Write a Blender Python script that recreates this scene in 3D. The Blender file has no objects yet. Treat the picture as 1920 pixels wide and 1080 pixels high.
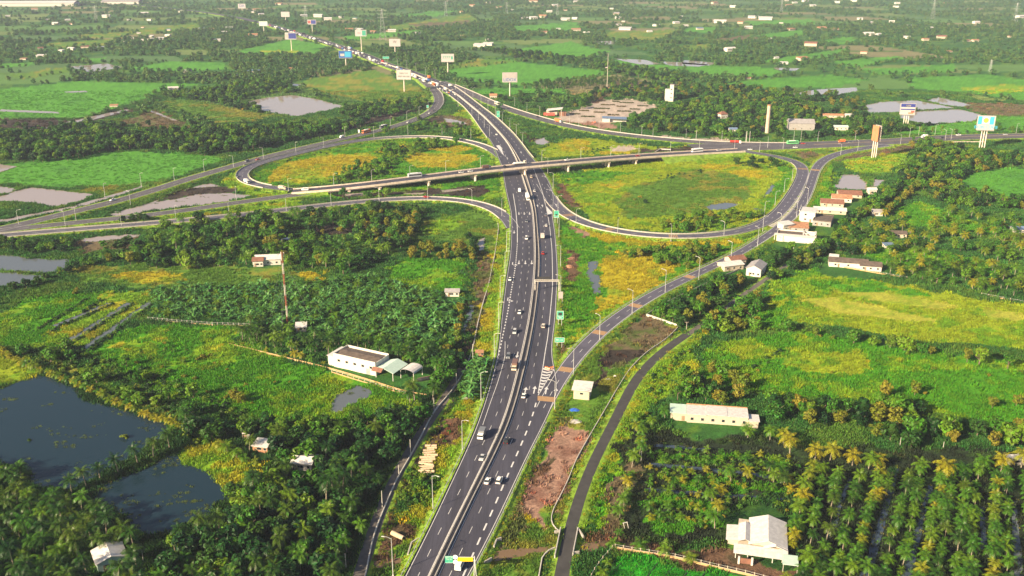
import bpy, bmesh, math, random
import numpy as np
from mathutils import Vector, Matrix
random.seed(7)
rng = np.random.default_rng(7)
R = math.radians
scene = bpy.context.scene
COL = scene.collection

# ---------------------------------------------------------------- camera, world, sun, exposure
H, PITCH, F = 181.0, R(19.7), 1790.0          # drone height, downward pitch, focal length in 1920-wide pixels
cam_data = bpy.data.cameras.new('camera')
cam = bpy.data.objects.new('camera', cam_data); COL.objects.link(cam)
cam.location = (0, 0, H); cam.rotation_euler = (R(90) - PITCH, 0, 0)
cam_data.sensor_width = 36; cam_data.lens = 36 * F / 1920
cam_data.clip_start = 1; cam_data.clip_end = 80000
scene.camera = cam

SUN_EL, SUN_DIR = R(25), (0.80, 0.60)          # elevation; compass direction in which shadows fall
world = bpy.data.worlds.new('World'); scene.world = world; world.use_nodes = True
wn = world.node_tree; wn.nodes.clear()
sky = wn.nodes.new('ShaderNodeTexSky'); sky.sky_type = 'NISHITA'; sky.sun_disc = False
sky.sun_elevation = SUN_EL; sky.sun_rotation = math.atan2(-SUN_DIR[0], -SUN_DIR[1])
sky.air_density = 1.0; sky.dust_density = 2.0
bgn = wn.nodes.new('ShaderNodeBackground'); bgn.inputs['Strength'].default_value = 0.052
wo = wn.nodes.new('ShaderNodeOutputWorld')
wn.links.new(sky.outputs[0], bgn.inputs['Color']); wn.links.new(bgn.outputs[0], wo.inputs['Surface'])
sun_data = bpy.data.lights.new('sun', 'SUN'); sun_data.energy = 5.0; sun_data.angle = R(0.6)
sun_data.color = (1.0, 0.81, 0.54)
sun = bpy.data.objects.new('sun', sun_data); COL.objects.link(sun)
sun.location = (0, 0, 400)
sun.rotation_euler = Vector((SUN_DIR[0] * math.cos(SUN_EL), SUN_DIR[1] * math.cos(SUN_EL), -math.sin(SUN_EL))).to_track_quat('-Z', 'Y').to_euler()
scene.view_settings.view_transform = 'Standard'; scene.view_settings.look = 'None'
scene.view_settings.exposure = 1.42; scene.view_settings.gamma = 1

# ---------------------------------------------------------------- helpers
def G(px, py, z=0.0):
    """ground point that the photo shows at pixel (px, py), at height z"""
    a, b = (px - 960) / F, -(py - 540) / F
    dy = b * math.sin(PITCH) + math.cos(PITCH); dz = b * math.cos(PITCH) - math.sin(PITCH)
    t = (z - H) / dz
    return Vector((a * t, dy * t, z))
def Garr(px, py, z=0.0):
    a, b = (px - 960) / F, -(py - 540) / F
    dy = b * math.sin(PITCH) + math.cos(PITCH); dz = b * math.cos(PITCH) - math.sin(PITCH)
    t = (z - H) / dz
    return a * t, dy * t
def P(x, y, z=0.0):
    zz = z - H
    d = y * math.cos(PITCH) - zz * math.sin(PITCH)
    u = y * math.sin(PITCH) + zz * math.cos(PITCH)
    return 960 + F * x / d, 540 - F * u / d
def height_to(base, py_top):
    lo, hi = 0.0, 150.0
    for _ in range(40):
        m = (lo + hi) / 2
        if P(base.x, base.y, base.z + m)[1] > py_top: lo = m
        else: hi = m
    return lo
def mpp(py): return 0.0052 * (py + 101)        # pixels per metre across the view at a photo row

def tag(o, label=None, cat=None, group=None, kind=None):
    if label: o['label'] = label
    if cat: o['category'] = cat
    if group: o['group'] = group
    if kind: o['kind'] = kind
    return o
def empty(name, loc, rz=0.0):
    o = bpy.data.objects.new(name, None); COL.objects.link(o)
    o.location = loc; o.rotation_euler = (0, 0, rz); o.empty_display_size = 0.5
    return o
def copy_tree(o, parent=None):
    c = o.copy(); COL.objects.link(c)
    if parent: c.parent = parent
    for ch in o.children: copy_tree(ch, c)
    return c

class MB:
    """collects shapes and links them as one mesh object"""
    def __init__(s): s.v, s.f, s.m = [], [], []
    def add(s, vs, fs, mi=0, M=None):
        n = len(s.v)
        for p in vs:
            p = Vector(p)
            s.v.append(tuple(M @ p) if M else tuple(p))
        for f in fs: s.f.append(tuple(n + i for i in f)); s.m.append(mi)
    def box(s, x0, x1, y0, y1, z0, z1, mi=0, M=None, top=1.0, topy=None):
        cx, cy = (x0 + x1) / 2, (y0 + y1) / 2
        ty = top if topy is None else topy
        vs = [(x0, y0, z0), (x1, y0, z0), (x1, y1, z0), (x0, y1, z0)]
        vs += [(cx + (x - cx) * top, cy + (y - cy) * ty, z1) for x, y, _ in vs]
        s.add(vs, [(3, 2, 1, 0), (4, 5, 6, 7), (0, 1, 5, 4), (1, 2, 6, 5), (2, 3, 7, 6), (3, 0, 4, 7)], mi, M)
    def tube(s, p0, p1, r0, r1=None, n=6, mi=0, cap=True):
        p0, p1 = Vector(p0), Vector(p1); r1 = r0 if r1 is None else r1
        d = (p1 - p0).normalized(); a = d.orthogonal().normalized(); b = d.cross(a)
        vs = []
        for p, r in ((p0, r0), (p1, r1)):
            for k in range(n):
                t = 2 * math.pi * k / n
                vs.append(p + a * r * math.cos(t) + b * r * math.sin(t))
        fs = [(k, (k + 1) % n, n + (k + 1) % n, n + k) for k in range(n)]
        if cap: fs += [tuple(range(n))[::-1], tuple(range(n, 2 * n))]
        s.add(vs, fs, mi)
    def build(s, name, mats, parent=None, smooth=False, bevel=0.0):
        me = bpy.data.meshes.new(name); me.from_pydata(s.v, [], s.f)
        for m in (mats if isinstance(mats, (list, tuple)) else [mats]): me.materials.append(m)
        me.polygons.foreach_set('material_index', s.m)
        if smooth: me.polygons.foreach_set('use_smooth', [True] * len(s.f))
        me.update()
        o = bpy.data.objects.new(name, me); COL.objects.link(o)
        if parent: o.parent = parent
        if bevel:
            b = o.modifiers.new('bevel', 'BEVEL'); b.width = bevel; b.segments = 2; b.limit_method = 'ANGLE'
        return o

# ---- numpy noise
def _hash(ix, iy, s):
    n = (ix.astype(np.int64) * 374761393 + iy.astype(np.int64) * 668265263 + s * 1442695041) & 0x7fffffff
    n = ((n ^ (n >> 13)) * 1274126177) & 0x7fffffff
    return ((n ^ (n >> 16)) & 0xffff) / 65535.0
def vnoise(x, y, s=0):
    ix, iy = np.floor(x), np.floor(y); fx, fy = x - ix, y - iy
    fx, fy = fx * fx * (3 - 2 * fx), fy * fy * (3 - 2 * fy)
    a, b = _hash(ix, iy, s), _hash(ix + 1, iy, s); c, d = _hash(ix, iy + 1, s), _hash(ix + 1, iy + 1, s)
    return (a * (1 - fx) + b * fx) * (1 - fy) + (c * (1 - fx) + d * fx) * fy
def fbm(x, y, s=0, o=4):
    t, a, w = 0.0, 0.5, 0.0
    for k in range(o):
        t = t + a * vnoise(x * 2 ** k + 17.3 * k, y * 2 ** k - 9.1 * k, s + k); w += a; a *= 0.55
    return t / w

# ---------------------------------------------------------------- materials
def mat(name, color, rough=0.8, metal=0.0, noise=0.0, nscale=0.3, bump=0.0, bscale=3.0, spec=0.5, stretch=None):
    m = bpy.data.materials.new(name); m.use_nodes = True
    nt = m.node_tree; b = nt.nodes['Principled BSDF']
    b.inputs['Roughness'].default_value = rough; b.inputs['Metallic'].default_value = metal
    b.inputs['Specular IOR Level'].default_value = spec
    b.inputs['Base Color'].default_value = (*color, 1)
    if noise or bump:
        tc = nt.nodes.new('ShaderNodeNewGeometry')
        src = tc.outputs['Position']
        if stretch:
            mp = nt.nodes.new('ShaderNodeMapping'); mp.inputs['Scale'].default_value = stretch
            nt.links.new(src, mp.inputs[0]); src = mp.outputs[0]
    if noise:
        n = nt.nodes.new('ShaderNodeTexNoise'); n.inputs['Scale'].default_value = nscale; n.inputs['Detail'].default_value = 6
        n.inputs['Roughness'].default_value = 0.65
        nt.links.new(src, n.inputs['Vector'])
        rp = nt.nodes.new('ShaderNodeValToRGB')
        e = rp.color_ramp.elements
        e[0].position = 0.3; e[1].position = 0.7
        e[0].color = (*[c * (1 - noise) for c in color], 1); e[1].color = (*[min(1, c * (1 + noise)) for c in color], 1)
        nt.links.new(n.outputs['Fac'], rp.inputs[0]); nt.links.new(rp.outputs[0], b.inputs['Base Color'])
    if bump:
        n2 = nt.nodes.new('ShaderNodeTexNoise'); n2.inputs['Scale'].default_value = bscale; n2.inputs['Detail'].default_value = 4
        nt.links.new(src, n2.inputs['Vector'])
        bp = nt.nodes.new('ShaderNodeBump'); bp.inputs['Strength'].default_value = bump; bp.inputs['Distance'].default_value = 0.5
        nt.links.new(n2.outputs['Fac'], bp.inputs['Height']); nt.links.new(bp.outputs[0], b.inputs['Normal'])
    return m
def leaf_mat(name, cols, rough=0.5, trans=0.35, attr=None):
    """foliage: colour picked per plant, varied from leaf to leaf, partly translucent"""
    m = bpy.data.materials.new(name); m.use_nodes = True
    nt = m.node_tree; nt.nodes.clear()
    out = nt.nodes.new('ShaderNodeOutputMaterial')
    if attr:
        a = nt.nodes.new('ShaderNodeAttribute'); a.attribute_type = 'INSTANCER'; a.attribute_name = attr
        col = a.outputs['Color']
    else:
        oi = nt.nodes.new('ShaderNodeObjectInfo'); rp = nt.nodes.new('ShaderNodeValToRGB')
        e = rp.color_ramp.elements
        while len(e) < len(cols): e.new(0.5)
        for k, c in enumerate(cols): e[k].position = k / (len(cols) - 1); e[k].color = (*c, 1)
        nt.links.new(oi.outputs['Random'], rp.inputs[0]); col = rp.outputs[0]
    g = nt.nodes.new('ShaderNodeNewGeometry'); hs = nt.nodes.new('ShaderNodeHueSaturation')
    mr = nt.nodes.new('ShaderNodeMapRange'); mr.inputs[3].default_value = 0.55 if not attr else 0.82; mr.inputs[4].default_value = 1.5 if not attr else 1.2
    nt.links.new(g.outputs['Random Per Island'], mr.inputs[0]); nt.links.new(mr.outputs[0], hs.inputs['Value'])
    mh = nt.nodes.new('ShaderNodeMapRange'); mh.inputs[3].default_value = 0.478; mh.inputs[4].default_value = 0.515
    nt.links.new(g.outputs['Random Per Island'], mh.inputs[0]); nt.links.new(mh.outputs[0], hs.inputs['Hue'])
    nt.links.new(col, hs.inputs['Color'])
    b = nt.nodes.new('ShaderNodeBsdfPrincipled'); b.inputs['Roughness'].default_value = rough
    b.inputs['Specular IOR Level'].default_value = 0.25
    t = nt.nodes.new('ShaderNodeBsdfTranslucent'); mx = nt.nodes.new('ShaderNodeMixShader'); mx.inputs[0].default_value = trans
    nt.links.new(hs.outputs[0], b.inputs['Base Color']); nt.links.new(hs.outputs[0], t.inputs['Color'])
    nt.links.new(b.outputs[0], mx.inputs[1]); nt.links.new(t.outputs[0], mx.inputs[2]); nt.links.new(mx.outputs[0], out.inputs['Surface'])
    return m

M = {}
M['asphalt'] = mat('asphalt', (0.042, 0.041, 0.059), 0.75, noise=0.38, nscale=0.35, stretch=(1, 0.06, 1), bump=0.15, bscale=4)
M['asphalt_ramp'] = mat('asphalt_ramp', (0.078, 0.074, 0.104), 0.75, noise=0.25, nscale=0.15)
M['asphalt_old'] = mat('asphalt_old', (0.080, 0.074, 0.084), 0.8, noise=0.25, nscale=0.1)
M['asphalt_local'] = mat('asphalt_local', (0.040, 0.038, 0.038), 0.85, noise=0.3, nscale=0.3)
M['paint'] = mat('road_paint', (0.55, 0.54, 0.54), 0.6, noise=0.2, nscale=1.5)
M['rumble'] = mat('rumble_paint', (0.34, 0.205, 0.10), 0.7, noise=0.25, nscale=1.5)
M['concrete'] = mat('concrete', (0.36, 0.33, 0.30), 0.85, noise=0.22, nscale=0.6)
M['concrete_pale'] = mat('concrete_pale', (0.45, 0.42, 0.38), 0.85, noise=0.2, nscale=0.8)
M['concrete_dark'] = mat('concrete_dark', (0.14, 0.12, 0.11), 0.9, noise=0.3, nscale=0.6)
M['steel'] = mat('galvanised_steel', (0.55, 0.55, 0.55), 0.45, metal=0.3)
M['lampglass'] = mat('lamp_glass', (0.85, 0.85, 0.8), 0.3)
M['white_wall'] = mat('white_wall', (0.54, 0.50, 0.45), 0.8, noise=0.12, nscale=0.7)
M['cream_wall'] = mat('cream_wall', (0.46, 0.39, 0.30), 0.8, noise=0.15, nscale=0.7)
M['grey_wall'] = mat('grey_wall', (0.30, 0.28, 0.27), 0.85, noise=0.2, nscale=0.7)
M['white_roof'] = mat('white_metal_roof', (0.54, 0.51, 0.49), 0.5, noise=0.2, nscale=0.8)
M['blue_roof'] = mat('blue_grey_roof', (0.13, 0.19, 0.30), 0.5, noise=0.15, nscale=0.8)
M['grey_roof'] = mat('grey_sheet_roof', (0.30, 0.28, 0.28), 0.6, noise=0.25, nscale=0.5)
M['dark_roof'] = mat('dark_weathered_roof', (0.10, 0.075, 0.06), 0.85, noise=0.4, nscale=0.5)
M['red_roof'] = mat('red_brown_roof', (0.19, 0.085, 0.055), 0.8, noise=0.3, nscale=0.6)
M['orange_roof'] = mat('orange_tile_roof', (0.34, 0.17, 0.09), 0.8, noise=0.4, nscale=0.6)
M['green_roof'] = mat('pale_green_roof', (0.45, 0.58, 0.50), 0.6, noise=0.1, nscale=0.6)
M['glass'] = mat('dark_glass', (0.02, 0.025, 0.03), 0.12, spec=0.8)
M['tyre'] = mat('tyre_rubber', (0.015, 0.015, 0.016), 0.9)
M['bark'] = mat('bark', (0.16, 0.12, 0.085), 0.9, noise=0.3, nscale=2)
M['palm_bark'] = mat('palm_bark', (0.24, 0.20, 0.15), 0.9, noise=0.2, nscale=3)
M['headlight'] = mat('headlight_lens', (0.85, 0.85, 0.82), 0.2)
M['taillight'] = mat('taillight_lens', (0.5, 0.02, 0.02), 0.3)
M['dark'] = mat('dark_metal', (0.03, 0.03, 0.032), 0.6)
M['wood'] = mat('weathered_wood', (0.26, 0.18, 0.11), 0.9, noise=0.3, nscale=2)
M['sign_green'] = mat('sign_green', (0.05, 0.36, 0.24), 0.5)
M['sign_yellow'] = mat('sign_yellow', (0.85, 0.55, 0.01), 0.5)
M['sign_white'] = mat('sign_white', (0.8, 0.8, 0.78), 0.5)
M['orange'] = mat('orange_plastic', (0.75, 0.20, 0.03), 0.5)
M['tarp'] = mat('blue_tarpaulin', (0.03, 0.12, 0.50), 0.5, noise=0.3, nscale=1)
# ---------------------------------------------------------------- land cover map (traced areas, kept as ground polygons)
RX0, RY0, RW, RH = -420, -90, 2760, 1440
TYP = np.zeros((RH, RW), np.int16)             # ground type
BLK = np.zeros((RH, RW), bool)                 # nothing grows here
def fill(arr, poly, val, ox=RX0, oy=RY0):
    p = np.array([(q[0], q[1]) for q in poly], float)
    x0, x1 = int(max(p[:, 0].min() - ox, 0)), int(min(p[:, 0].max() - ox + 2, arr.shape[1]))
    y0, y1 = int(max(p[:, 1].min() - oy, 0)), int(min(p[:, 1].max() - oy + 2, arr.shape[0]))
    if x1 <= x0 or y1 <= y0: return
    X, Y = np.meshgrid(np.arange(x0, x1) + ox + 0.5, np.arange(y0, y1) + oy + 0.5)
    ins = np.zeros(X.shape, bool); n = len(p); j = n - 1
    for i in range(n):
        xi, yi, xj, yj = p[i, 0], p[i, 1], p[j, 0], p[j, 1]
        if yi != yj:
            ins ^= ((yi > Y) != (yj > Y)) & (X < (xj - xi) * (Y - yi) / (yj - yi) + xi)
        j = i
    arr[y0:y1, x0:x1][ins] = val
def look(arr, px, py):
    ix = np.clip(np.asarray(px) - RX0, 0, RW - 1).astype(int); iy = np.clip(np.asarray(py) - RY0, 0, RH - 1).astype(int)
    return arr[iy, ix]

# types: (colour a, colour b, patch size m, share of b)
TY = dict(base=0, G=1, R=2, Y=3, O=4, B=5, P=6, D=7, S=8, K=9, YG=10, N=11, V=12, E=13, T=14, Q=15)
PAL = {
 0: ((0.030, 0.110, 0.018), (0.070, 0.155, 0.016), 22, 0.5),
 1: ((0.060, 0.220, 0.006), (0.165, 0.285, 0.008), 16, 0.45),
 2: ((0.075, 0.250, 0.022), (0.055, 0.195, 0.020), 30, 0.4),
 3: ((0.230, 0.300, 0.010), (0.120, 0.250, 0.008), 13, 0.45),
 4: ((0.340, 0.290, 0.008), (0.200, 0.265, 0.010), 14, 0.38),
 5: ((0.130, 0.075, 0.045), (0.075, 0.060, 0.030), 8, 0.5),
 6: ((0.300, 0.180, 0.130), (0.190, 0.100, 0.072), 7, 0.45),
 7: ((0.035, 0.028, 0.022), (0.060, 0.045, 0.034), 6, 0.5),
 8: ((0.420, 0.345, 0.290), (0.340, 0.285, 0.240), 12, 0.5),
 9: ((0.016, 0.060, 0.012), (0.035, 0.095, 0.012), 9, 0.5),
 10: ((0.150, 0.290, 0.010), (0.310, 0.300, 0.012), 10, 0.45),
 11: ((0.085, 0.185, 0.018), (0.200, 0.205, 0.026), 20, 0.5),
 12: ((0.030, 0.280, 0.012), (0.022, 0.200, 0.010), 5, 0.5),
 14: ((0.320, 0.330, 0.035), (0.200, 0.290, 0.014), 12, 0.45),
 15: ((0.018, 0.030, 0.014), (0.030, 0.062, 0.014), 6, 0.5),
 13: ((0.130, 0.100, 0.055), (0.080, 0.110, 0.025), 7, 0.5),
}
AREAS = [
 # left far
 ('R', [(0,168),(140,152),(380,157),(290,175),(275,185),(210,205),(150,222),(-60,222),(-80,172)]),
 ('N', [(285,192),(340,187),(400,195),(470,208),(520,215),(470,228),(400,232),(340,212)]),
 ('N', [(80,82),(220,72),(200,85),(110,90)]), ('N', [(220,60),(370,43),(380,55),(260,65)]),
 ('R', [(420,100),(545,72),(610,85),(600,103),(430,103)]), ('YG', [(490,94),(560,94),(555,99),(495,99)]),
 ('R', [(235,130),(310,115),(420,117),(425,130),(300,135)]), ('N', [(10,140),(125,125),(130,135),(40,148)]),
 ('R', [(130,110),(200,108),(180,118)]), ('N', [(545,158),(600,143),(700,130),(790,165),(812,188),(760,200),(700,195),(640,182)]),
 ('R', [(60,300),(0,310),(-80,320),(-80,345),(40,345),(100,352),(290,345),(420,300),(410,292),(260,284),(190,286)]),
 ('N', [(120,358),(280,340),(330,330),(300,345),(200,372),(180,366)]),
 ('YG', [(420,335),(438,325),(442,340),(480,358),(540,362),(545,374),(500,376),(430,352)]),
 ('E', [(220,230),(290,205),(330,225),(370,240),(300,245)]),
 ('D', [(0,222),(140,225),(240,205),(260,208),(90,246),(0,240)]),
 ('D', [(410,250),(480,240),(640,232),(760,205),(790,208),(640,248),(500,262)]),
 ('R', [(0,120),(60,116),(70,122),(0,128)]), ('N', [(150,65),(260,58),(230,70),(150,72)]),
 # top middle
 ('R', [(830,130),(890,115),(950,110),(990,118),(1130,133),(1145,140),(1050,152),(980,160),(900,155),(850,145)]),
 ('N', [(770,128),(880,108),(980,115),(830,131)]),
 ('R', [(970,92),(1070,78),(1110,90),(1150,95),(1100,108),(1040,105)]), ('R', [(960,50),(1080,40),(1090,55),(970,60)]),
 ('R', [(900,165),(1060,165),(1060,175),(880,178)]), ('R', [(1110,108),(1280,125),(1290,138),(1180,125)]),
 ('N', [(1130,60),(1280,55),(1240,75),(1140,75)]), ('N', [(720,50),(880,25),(900,40),(740,60)]), ('E', [(760,45),(880,38),(890,46),(790,52)]),
 ('R', [(720,33),(800,22),(860,20),(820,30)]), ('N', [(600,100),(680,88),(690,96),(620,104)]), ('R', [(640,68),(790,55),(770,66),(660,76)]),
 ('E', [(1150,150),(1280,160),(1280,165),(1150,158)]),
 # top right
 ('R', [(1280,120),(1420,125),(1470,133),(1440,145),(1290,140)]), ('R', [(1360,155),(1470,145),(1560,140),(1630,150),(1560,165),(1400,162)]),
 ('R', [(1700,145),(1860,140),(1920,150),(2050,160),(2050,200),(1920,190),(1820,175),(1710,165)]), ('YG', [(1790,165),(1900,158),(1960,170),(1850,176)]),
 ('R', [(1410,115),(1590,90),(1590,100),(1480,118)]), ('R', [(1560,115),(1680,105),(1700,110),(1600,128)]),
 ('R', [(1610,130),(1790,120),(1790,135),(1640,140)]), ('R', [(1400,40),(1520,35),(1530,45),(1410,50)]),
 ('R', [(1420,65),(1500,55),(1510,65),(1440,72)]), ('R', [(1540,75),(1600,68),(1600,80),(1550,84)]), ('E', [(1330,75),(1400,66),(1430,72),(1350,80)]),
 ('R', [(1280,52),(1350,50),(1340,60),(1280,60)]), ('N', [(1280,85),(1330,82),(1330,92),(1280,94)]),
 ('R', [(1660,240),(1747,234),(1830,228),(1835,250),(1740,254),(1680,250)]), ('R', [(1860,220),(2050,212),(2050,245),(1870,246)]),
 ('E', [(1800,192),(1920,196),(2050,205),(2050,216),(1860,218),(1822,208)]),
 ('R', [(1795,330),(1860,318),(2060,310),(2060,372),(1900,372),(1800,358)]),
 # interchange: verges and loops
 ('YG', [(940,270),(900,262),(860,245),(850,215),(870,205),(900,240),(925,262)]),
 ('E', [(800,220),(840,215),(890,225),(880,240),(840,240),(805,230)]),
 ('G', [(470,330),(520,300),(640,275),(760,262),(860,266),(920,290),(935,312),(800,328),(650,343),(530,350),(480,345)]),
 ('O', [(495,330),(540,305),(600,292),(700,285),(705,300),(670,318),(610,332),(560,345),(500,342)]),
 ('O', [(755,298),(800,285),(890,290),(900,300),(860,316),(770,312)]), ('O', [(800,278),(870,272),(890,282),(850,288)]),
 ('O', [(700,278),(760,270),(770,276),(720,288)]), ('YG', [(520,340),(580,328),(640,335),(620,345),(540,348)]),
 ('G', [(560,372),(700,356),(880,336),(940,330),(945,375),(900,378),(800,366),(650,372)]),
 ('D', [(610,365),(760,358),(840,352),(910,350),(908,370),(870,366),(760,365),(650,372)]),
 ('YG', [(280,412),(400,398),(560,374),(575,385),(400,404),(280,416)]), ('G', [(100,424),(280,410),(290,416),(120,430)]),
 ('Y', [(1010,280),(1060,262),(1110,258),(1170,270),(1240,275),(1300,274),(1140,290),(1020,298)]), ('O', [(1040,272),(1080,260),(1110,268),(1100,282),(1060,285)]), ('O', [(1130,284),(1200,280),(1200,287),(1130,290)]),
 ('S', [(1148,275),(1165,272),(1195,278),(1173,285),(1143,285)]), ('D', [(1195,278),(1330,276),(1330,281),(1200,287)]),
 ('Y', [(1050,345),(1100,318),(1200,305),(1340,295),(1400,290),(1450,297),(1490,318),(1483,350),(1445,395),(1400,424),(1300,438),(1180,432),(1100,412)]),
 ('N', [(1190,350),(1300,320),(1400,330),(1410,370),(1300,400),(1180,410),(1150,380)]),
 ('O', [(1310,310),(1340,306),(1390,312),(1360,318),(1320,318)]), ('O', [(1360,322),(1420,316),(1450,326),(1420,334),(1380,330)]),
 ('O', [(1125,348),(1160,340),(1178,346),(1150,356)]), ('YG', [(1080,365),(1120,358),(1150,375),(1120,395),(1085,385)]),
 ('G', [(1040,330),(1120,320),(1190,325),(1100,345),(1060,350)]), ('G', [(1450,300),(1490,318),(1485,350),(1440,395),(1420,410),(1440,370),(1470,330)]),
 ('B', [(1045,340),(1060,345),(1068,370),(1088,388),(1070,392),(1050,370)]),
 ('G', [(1048,420),(1130,445),(1300,455),(1440,440),(1420,455),(1300,520),(1200,560),(1110,610),(1048,680),(1040,600),(1048,500)]),
 ('O', [(1085,425),(1140,443),(1250,453),(1380,450),(1400,458),(1300,462),(1180,460),(1120,450)]),
 ('O', [(1128,480),(1180,470),(1230,478),(1280,500),(1240,530),(1190,555),(1140,590),(1118,585),(1128,545),(1120,510)]),
 ('P', [(1065,420),(1085,428),(1110,438),(1100,446),(1080,440)]), ('B', [(1060,474),(1078,472),(1086,490),(1084,525),(1066,528),(1060,505)]),
 ('YG', [(1040,690),(1062,640),(1120,590),(1240,535),(1360,480),(1440,438),(1440,443),(1360,485),(1240,542),(1120,600),(1070,650),(1048,690)]),
 ('E', [(1035,640),(1052,638),(1040,690),(1030,690)]),
 ('N', [(1420,282),(1500,280),(1600,272),(1560,285),(1520,310),(1490,295)]), ('E', [(1490,286),(1530,284),(1535,296),(1505,298)]),
 ('E', [(1560,297),(1680,272),(1780,265),(1700,283),(1600,300),(1562,305)]), ('YG', [(1580,300),(1700,285),(1710,300),(1660,325),(1600,325)]),
 ('G', [(1520,330),(1555,305),(1570,325),(1555,380),(1530,400),(1500,420)]),
 ('S', [(1040,222),(1075,208),(1135,188),(1190,187),(1235,200),(1200,215),(1150,228),(1100,230),(1055,228)]),
 ('P', [(1060,228),(1150,231),(1160,243),(1130,242)]), ('B', [(1110,185),(1135,180),(1140,188),(1110,196)]), ('S', [(1240,254),(1370,262),(1370,266),(1240,258)]),
 # verge left of highway
 ('YG', [(905,480),(935,420),(948,440),(946,520),(938,600),(930,670),(905,760),(870,850),(800,980),(765,1035),(735,1035),(775,950),(800,880),(812,800),(858,750),(885,700),(893,620)]),
 ('O', [(905,560),(925,580),(918,625),(895,620)]), ('O', [(870,745),(900,752),(890,790),(862,775)]), ('B', [(800,790),(860,775),(850,830),(800,835)]),
 ('D', [(640,1100),(680,1000),(720,950),(770,860),(840,735),(880,640),(895,560),(890,650),(850,745),(790,870),(740,960),(700,1080),(690,1110)]),
 ('B', [(705,960),(745,955),(765,1005),(745,1045),(705,1050),(690,1020)]),
 ('E', [(893,470),(925,470),(900,600),(880,650),(872,610),(885,540)]),
 # left of highway
 ('G', [(-60,612),(60,560),(270,545),(130,655),(-60,652)]), ('YG', [(72,640),(190,553),(285,545),(290,565),(160,655),(100,650)]),
 ('G', [(150,660),(285,605),(460,612),(440,640),(620,700),(800,740),(780,790),(600,800),(400,770),(260,720)]),
 ('YG', [(280,615),(320,612),(310,635),(275,632)]), ('YG', [(370,660),(430,640),(420,655),(380,672)]), ('YG', [(200,650),(240,645),(230,660)]),
 ('N', [(130,505),(240,495),(450,500),(610,510),(610,530),(450,535),(330,545),(150,530)]), ('O', [(200,512),(330,510),(345,528),(240,530)]), ('O', [(560,508),(608,510),(606,528),(570,526)]),
 ('G', [(712,522),(760,482),(868,490),(860,548),(800,548)]), ('N', [(780,415),(880,395),(940,410),(925,475),(800,445)]), ('YG', [(780,425),(860,405),(870,425),(820,440)]),
 ('E', [(135,455),(180,452),(260,446),(250,465),(160,475)]), ('D', [(560,425),(700,410),(740,420),(700,440),(600,440)]),
 ('K', [(-100,655),(60,660),(250,740),(330,810),(560,830),(760,760),(860,730),(760,870),(700,960),(660,1100),(250,1100),(240,1000),(130,930),(-100,860)]),
 ('Y', [(-100,670),(60,672),(75,700),(20,720),(-100,740)]), ('YG', [(318,862),(350,835),(400,830),(480,868),(490,895),(450,925),(420,930),(400,905),(370,880),(340,875)]),
 ('O', [(470,870),(520,885),(560,905),(540,915),(490,900)]), ('G', [(190,1085),(320,1060),(420,1090),(420,1130),(190,1130)]),
 ('N', [(60,660),(160,700),(290,760),(400,790),(380,800),(270,775),(140,715)]),
 # right of highway
 ('N', [(1040,760),(1075,700),(1130,640),(1200,600),(1260,570),(1290,600),(1230,660),(1180,700),(1110,850),(1060,960),(1045,1000),(1030,1100),(880,1100),(940,1000),(990,880)]),
 ('E', [(1200,590),(1240,590),(1270,620),(1210,660),(1160,700),(1130,690),(1150,640)]),
 ('D', [(1120,672),(1150,655),(1190,648),(1215,655),(1195,675),(1160,680),(1125,720),(1110,735),(1125,700)]),
 ('E', [(935,960),(985,890),(1000,970),(960,1040),(930,1020)]), ('O', [(1000,960),(1025,965),(1020,1000),(995,985)]),
 ('P', [(1036,802),(1050,797),(1102,799),(1104,823),(1078,868),(1062,900),(1032,962),(1015,1000),(990,960),(990,900),(1012,850)]),
 ('B', [(1005,870),(1030,860),(1022,915),(1002,910)]), ('D', [(1034,812),(1038,812),(1003,895),(999,895)]), ('E', [(1040,775),(1075,785),(1060,800),(1036,792)]),
 ('Y', [(1100,850),(1085,900),(1055,985),(1042,995),(1050,950),(1075,880),(1150,745),(1185,690),(1150,750)]), ('O', [(1290,630),(1200,705),(1175,765),(1185,700),(1265,640)]),
 ('YG', [(1107,905),(1130,830),(1190,730),(1250,660),(1320,620),(1300,680),(1200,800),(1160,900),(1140,1000),(1085,990)]), ('G', [(1115,910),(1150,850),(1180,800),(1160,900),(1120,985),(1095,980)]),
 ('Y', [(1440,545),(1520,515),(1600,520),(1920,575),(2100,600),(2100,670),(1900,655),(1700,640),(1560,612),(1430,600)]), ('G', [(1500,525),(1600,520),(1750,555),(1600,545),(1500,560),(1440,560)]),
 ('T', [(1500,560),(1560,556),(1650,575),(1760,600),(1700,604),(1560,584)]), ('T', [(1560,545),(1660,548),(1790,572),(1760,580),(1650,566)]), ('T', [(1840,580),(1910,585),(1920,600),(1850,600)]),
 ('G', [(1300,700),(1350,640),(1500,620),(1700,655),(1920,680),(2100,700),(2100,820),(1900,800),(1700,770),(1500,745),(1330,730)]),
 ('Y', [(1370,650),(1450,645),(1470,670),(1400,680)]), ('Y', [(1480,655),(1600,665),(1640,690),(1560,705),(1470,690)]), ('G', [(1400,590),(1500,560),(1480,620),(1400,620)]),
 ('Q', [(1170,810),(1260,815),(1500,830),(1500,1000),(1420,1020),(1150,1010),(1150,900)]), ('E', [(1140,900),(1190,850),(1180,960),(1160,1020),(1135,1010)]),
 ('G', [(1215,930),(1290,935),(1420,955),(1400,968),(1210,950)]), ('G', [(1215,975),(1400,985),(1390,1000),(1210,992)]), ('G', [(1215,890),(1330,898),(1480,915),(1480,922),(1300,912),(1215,905)]),
 ('G', [(1230,845),(1480,865),(1480,875),(1230,858)]),
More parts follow.
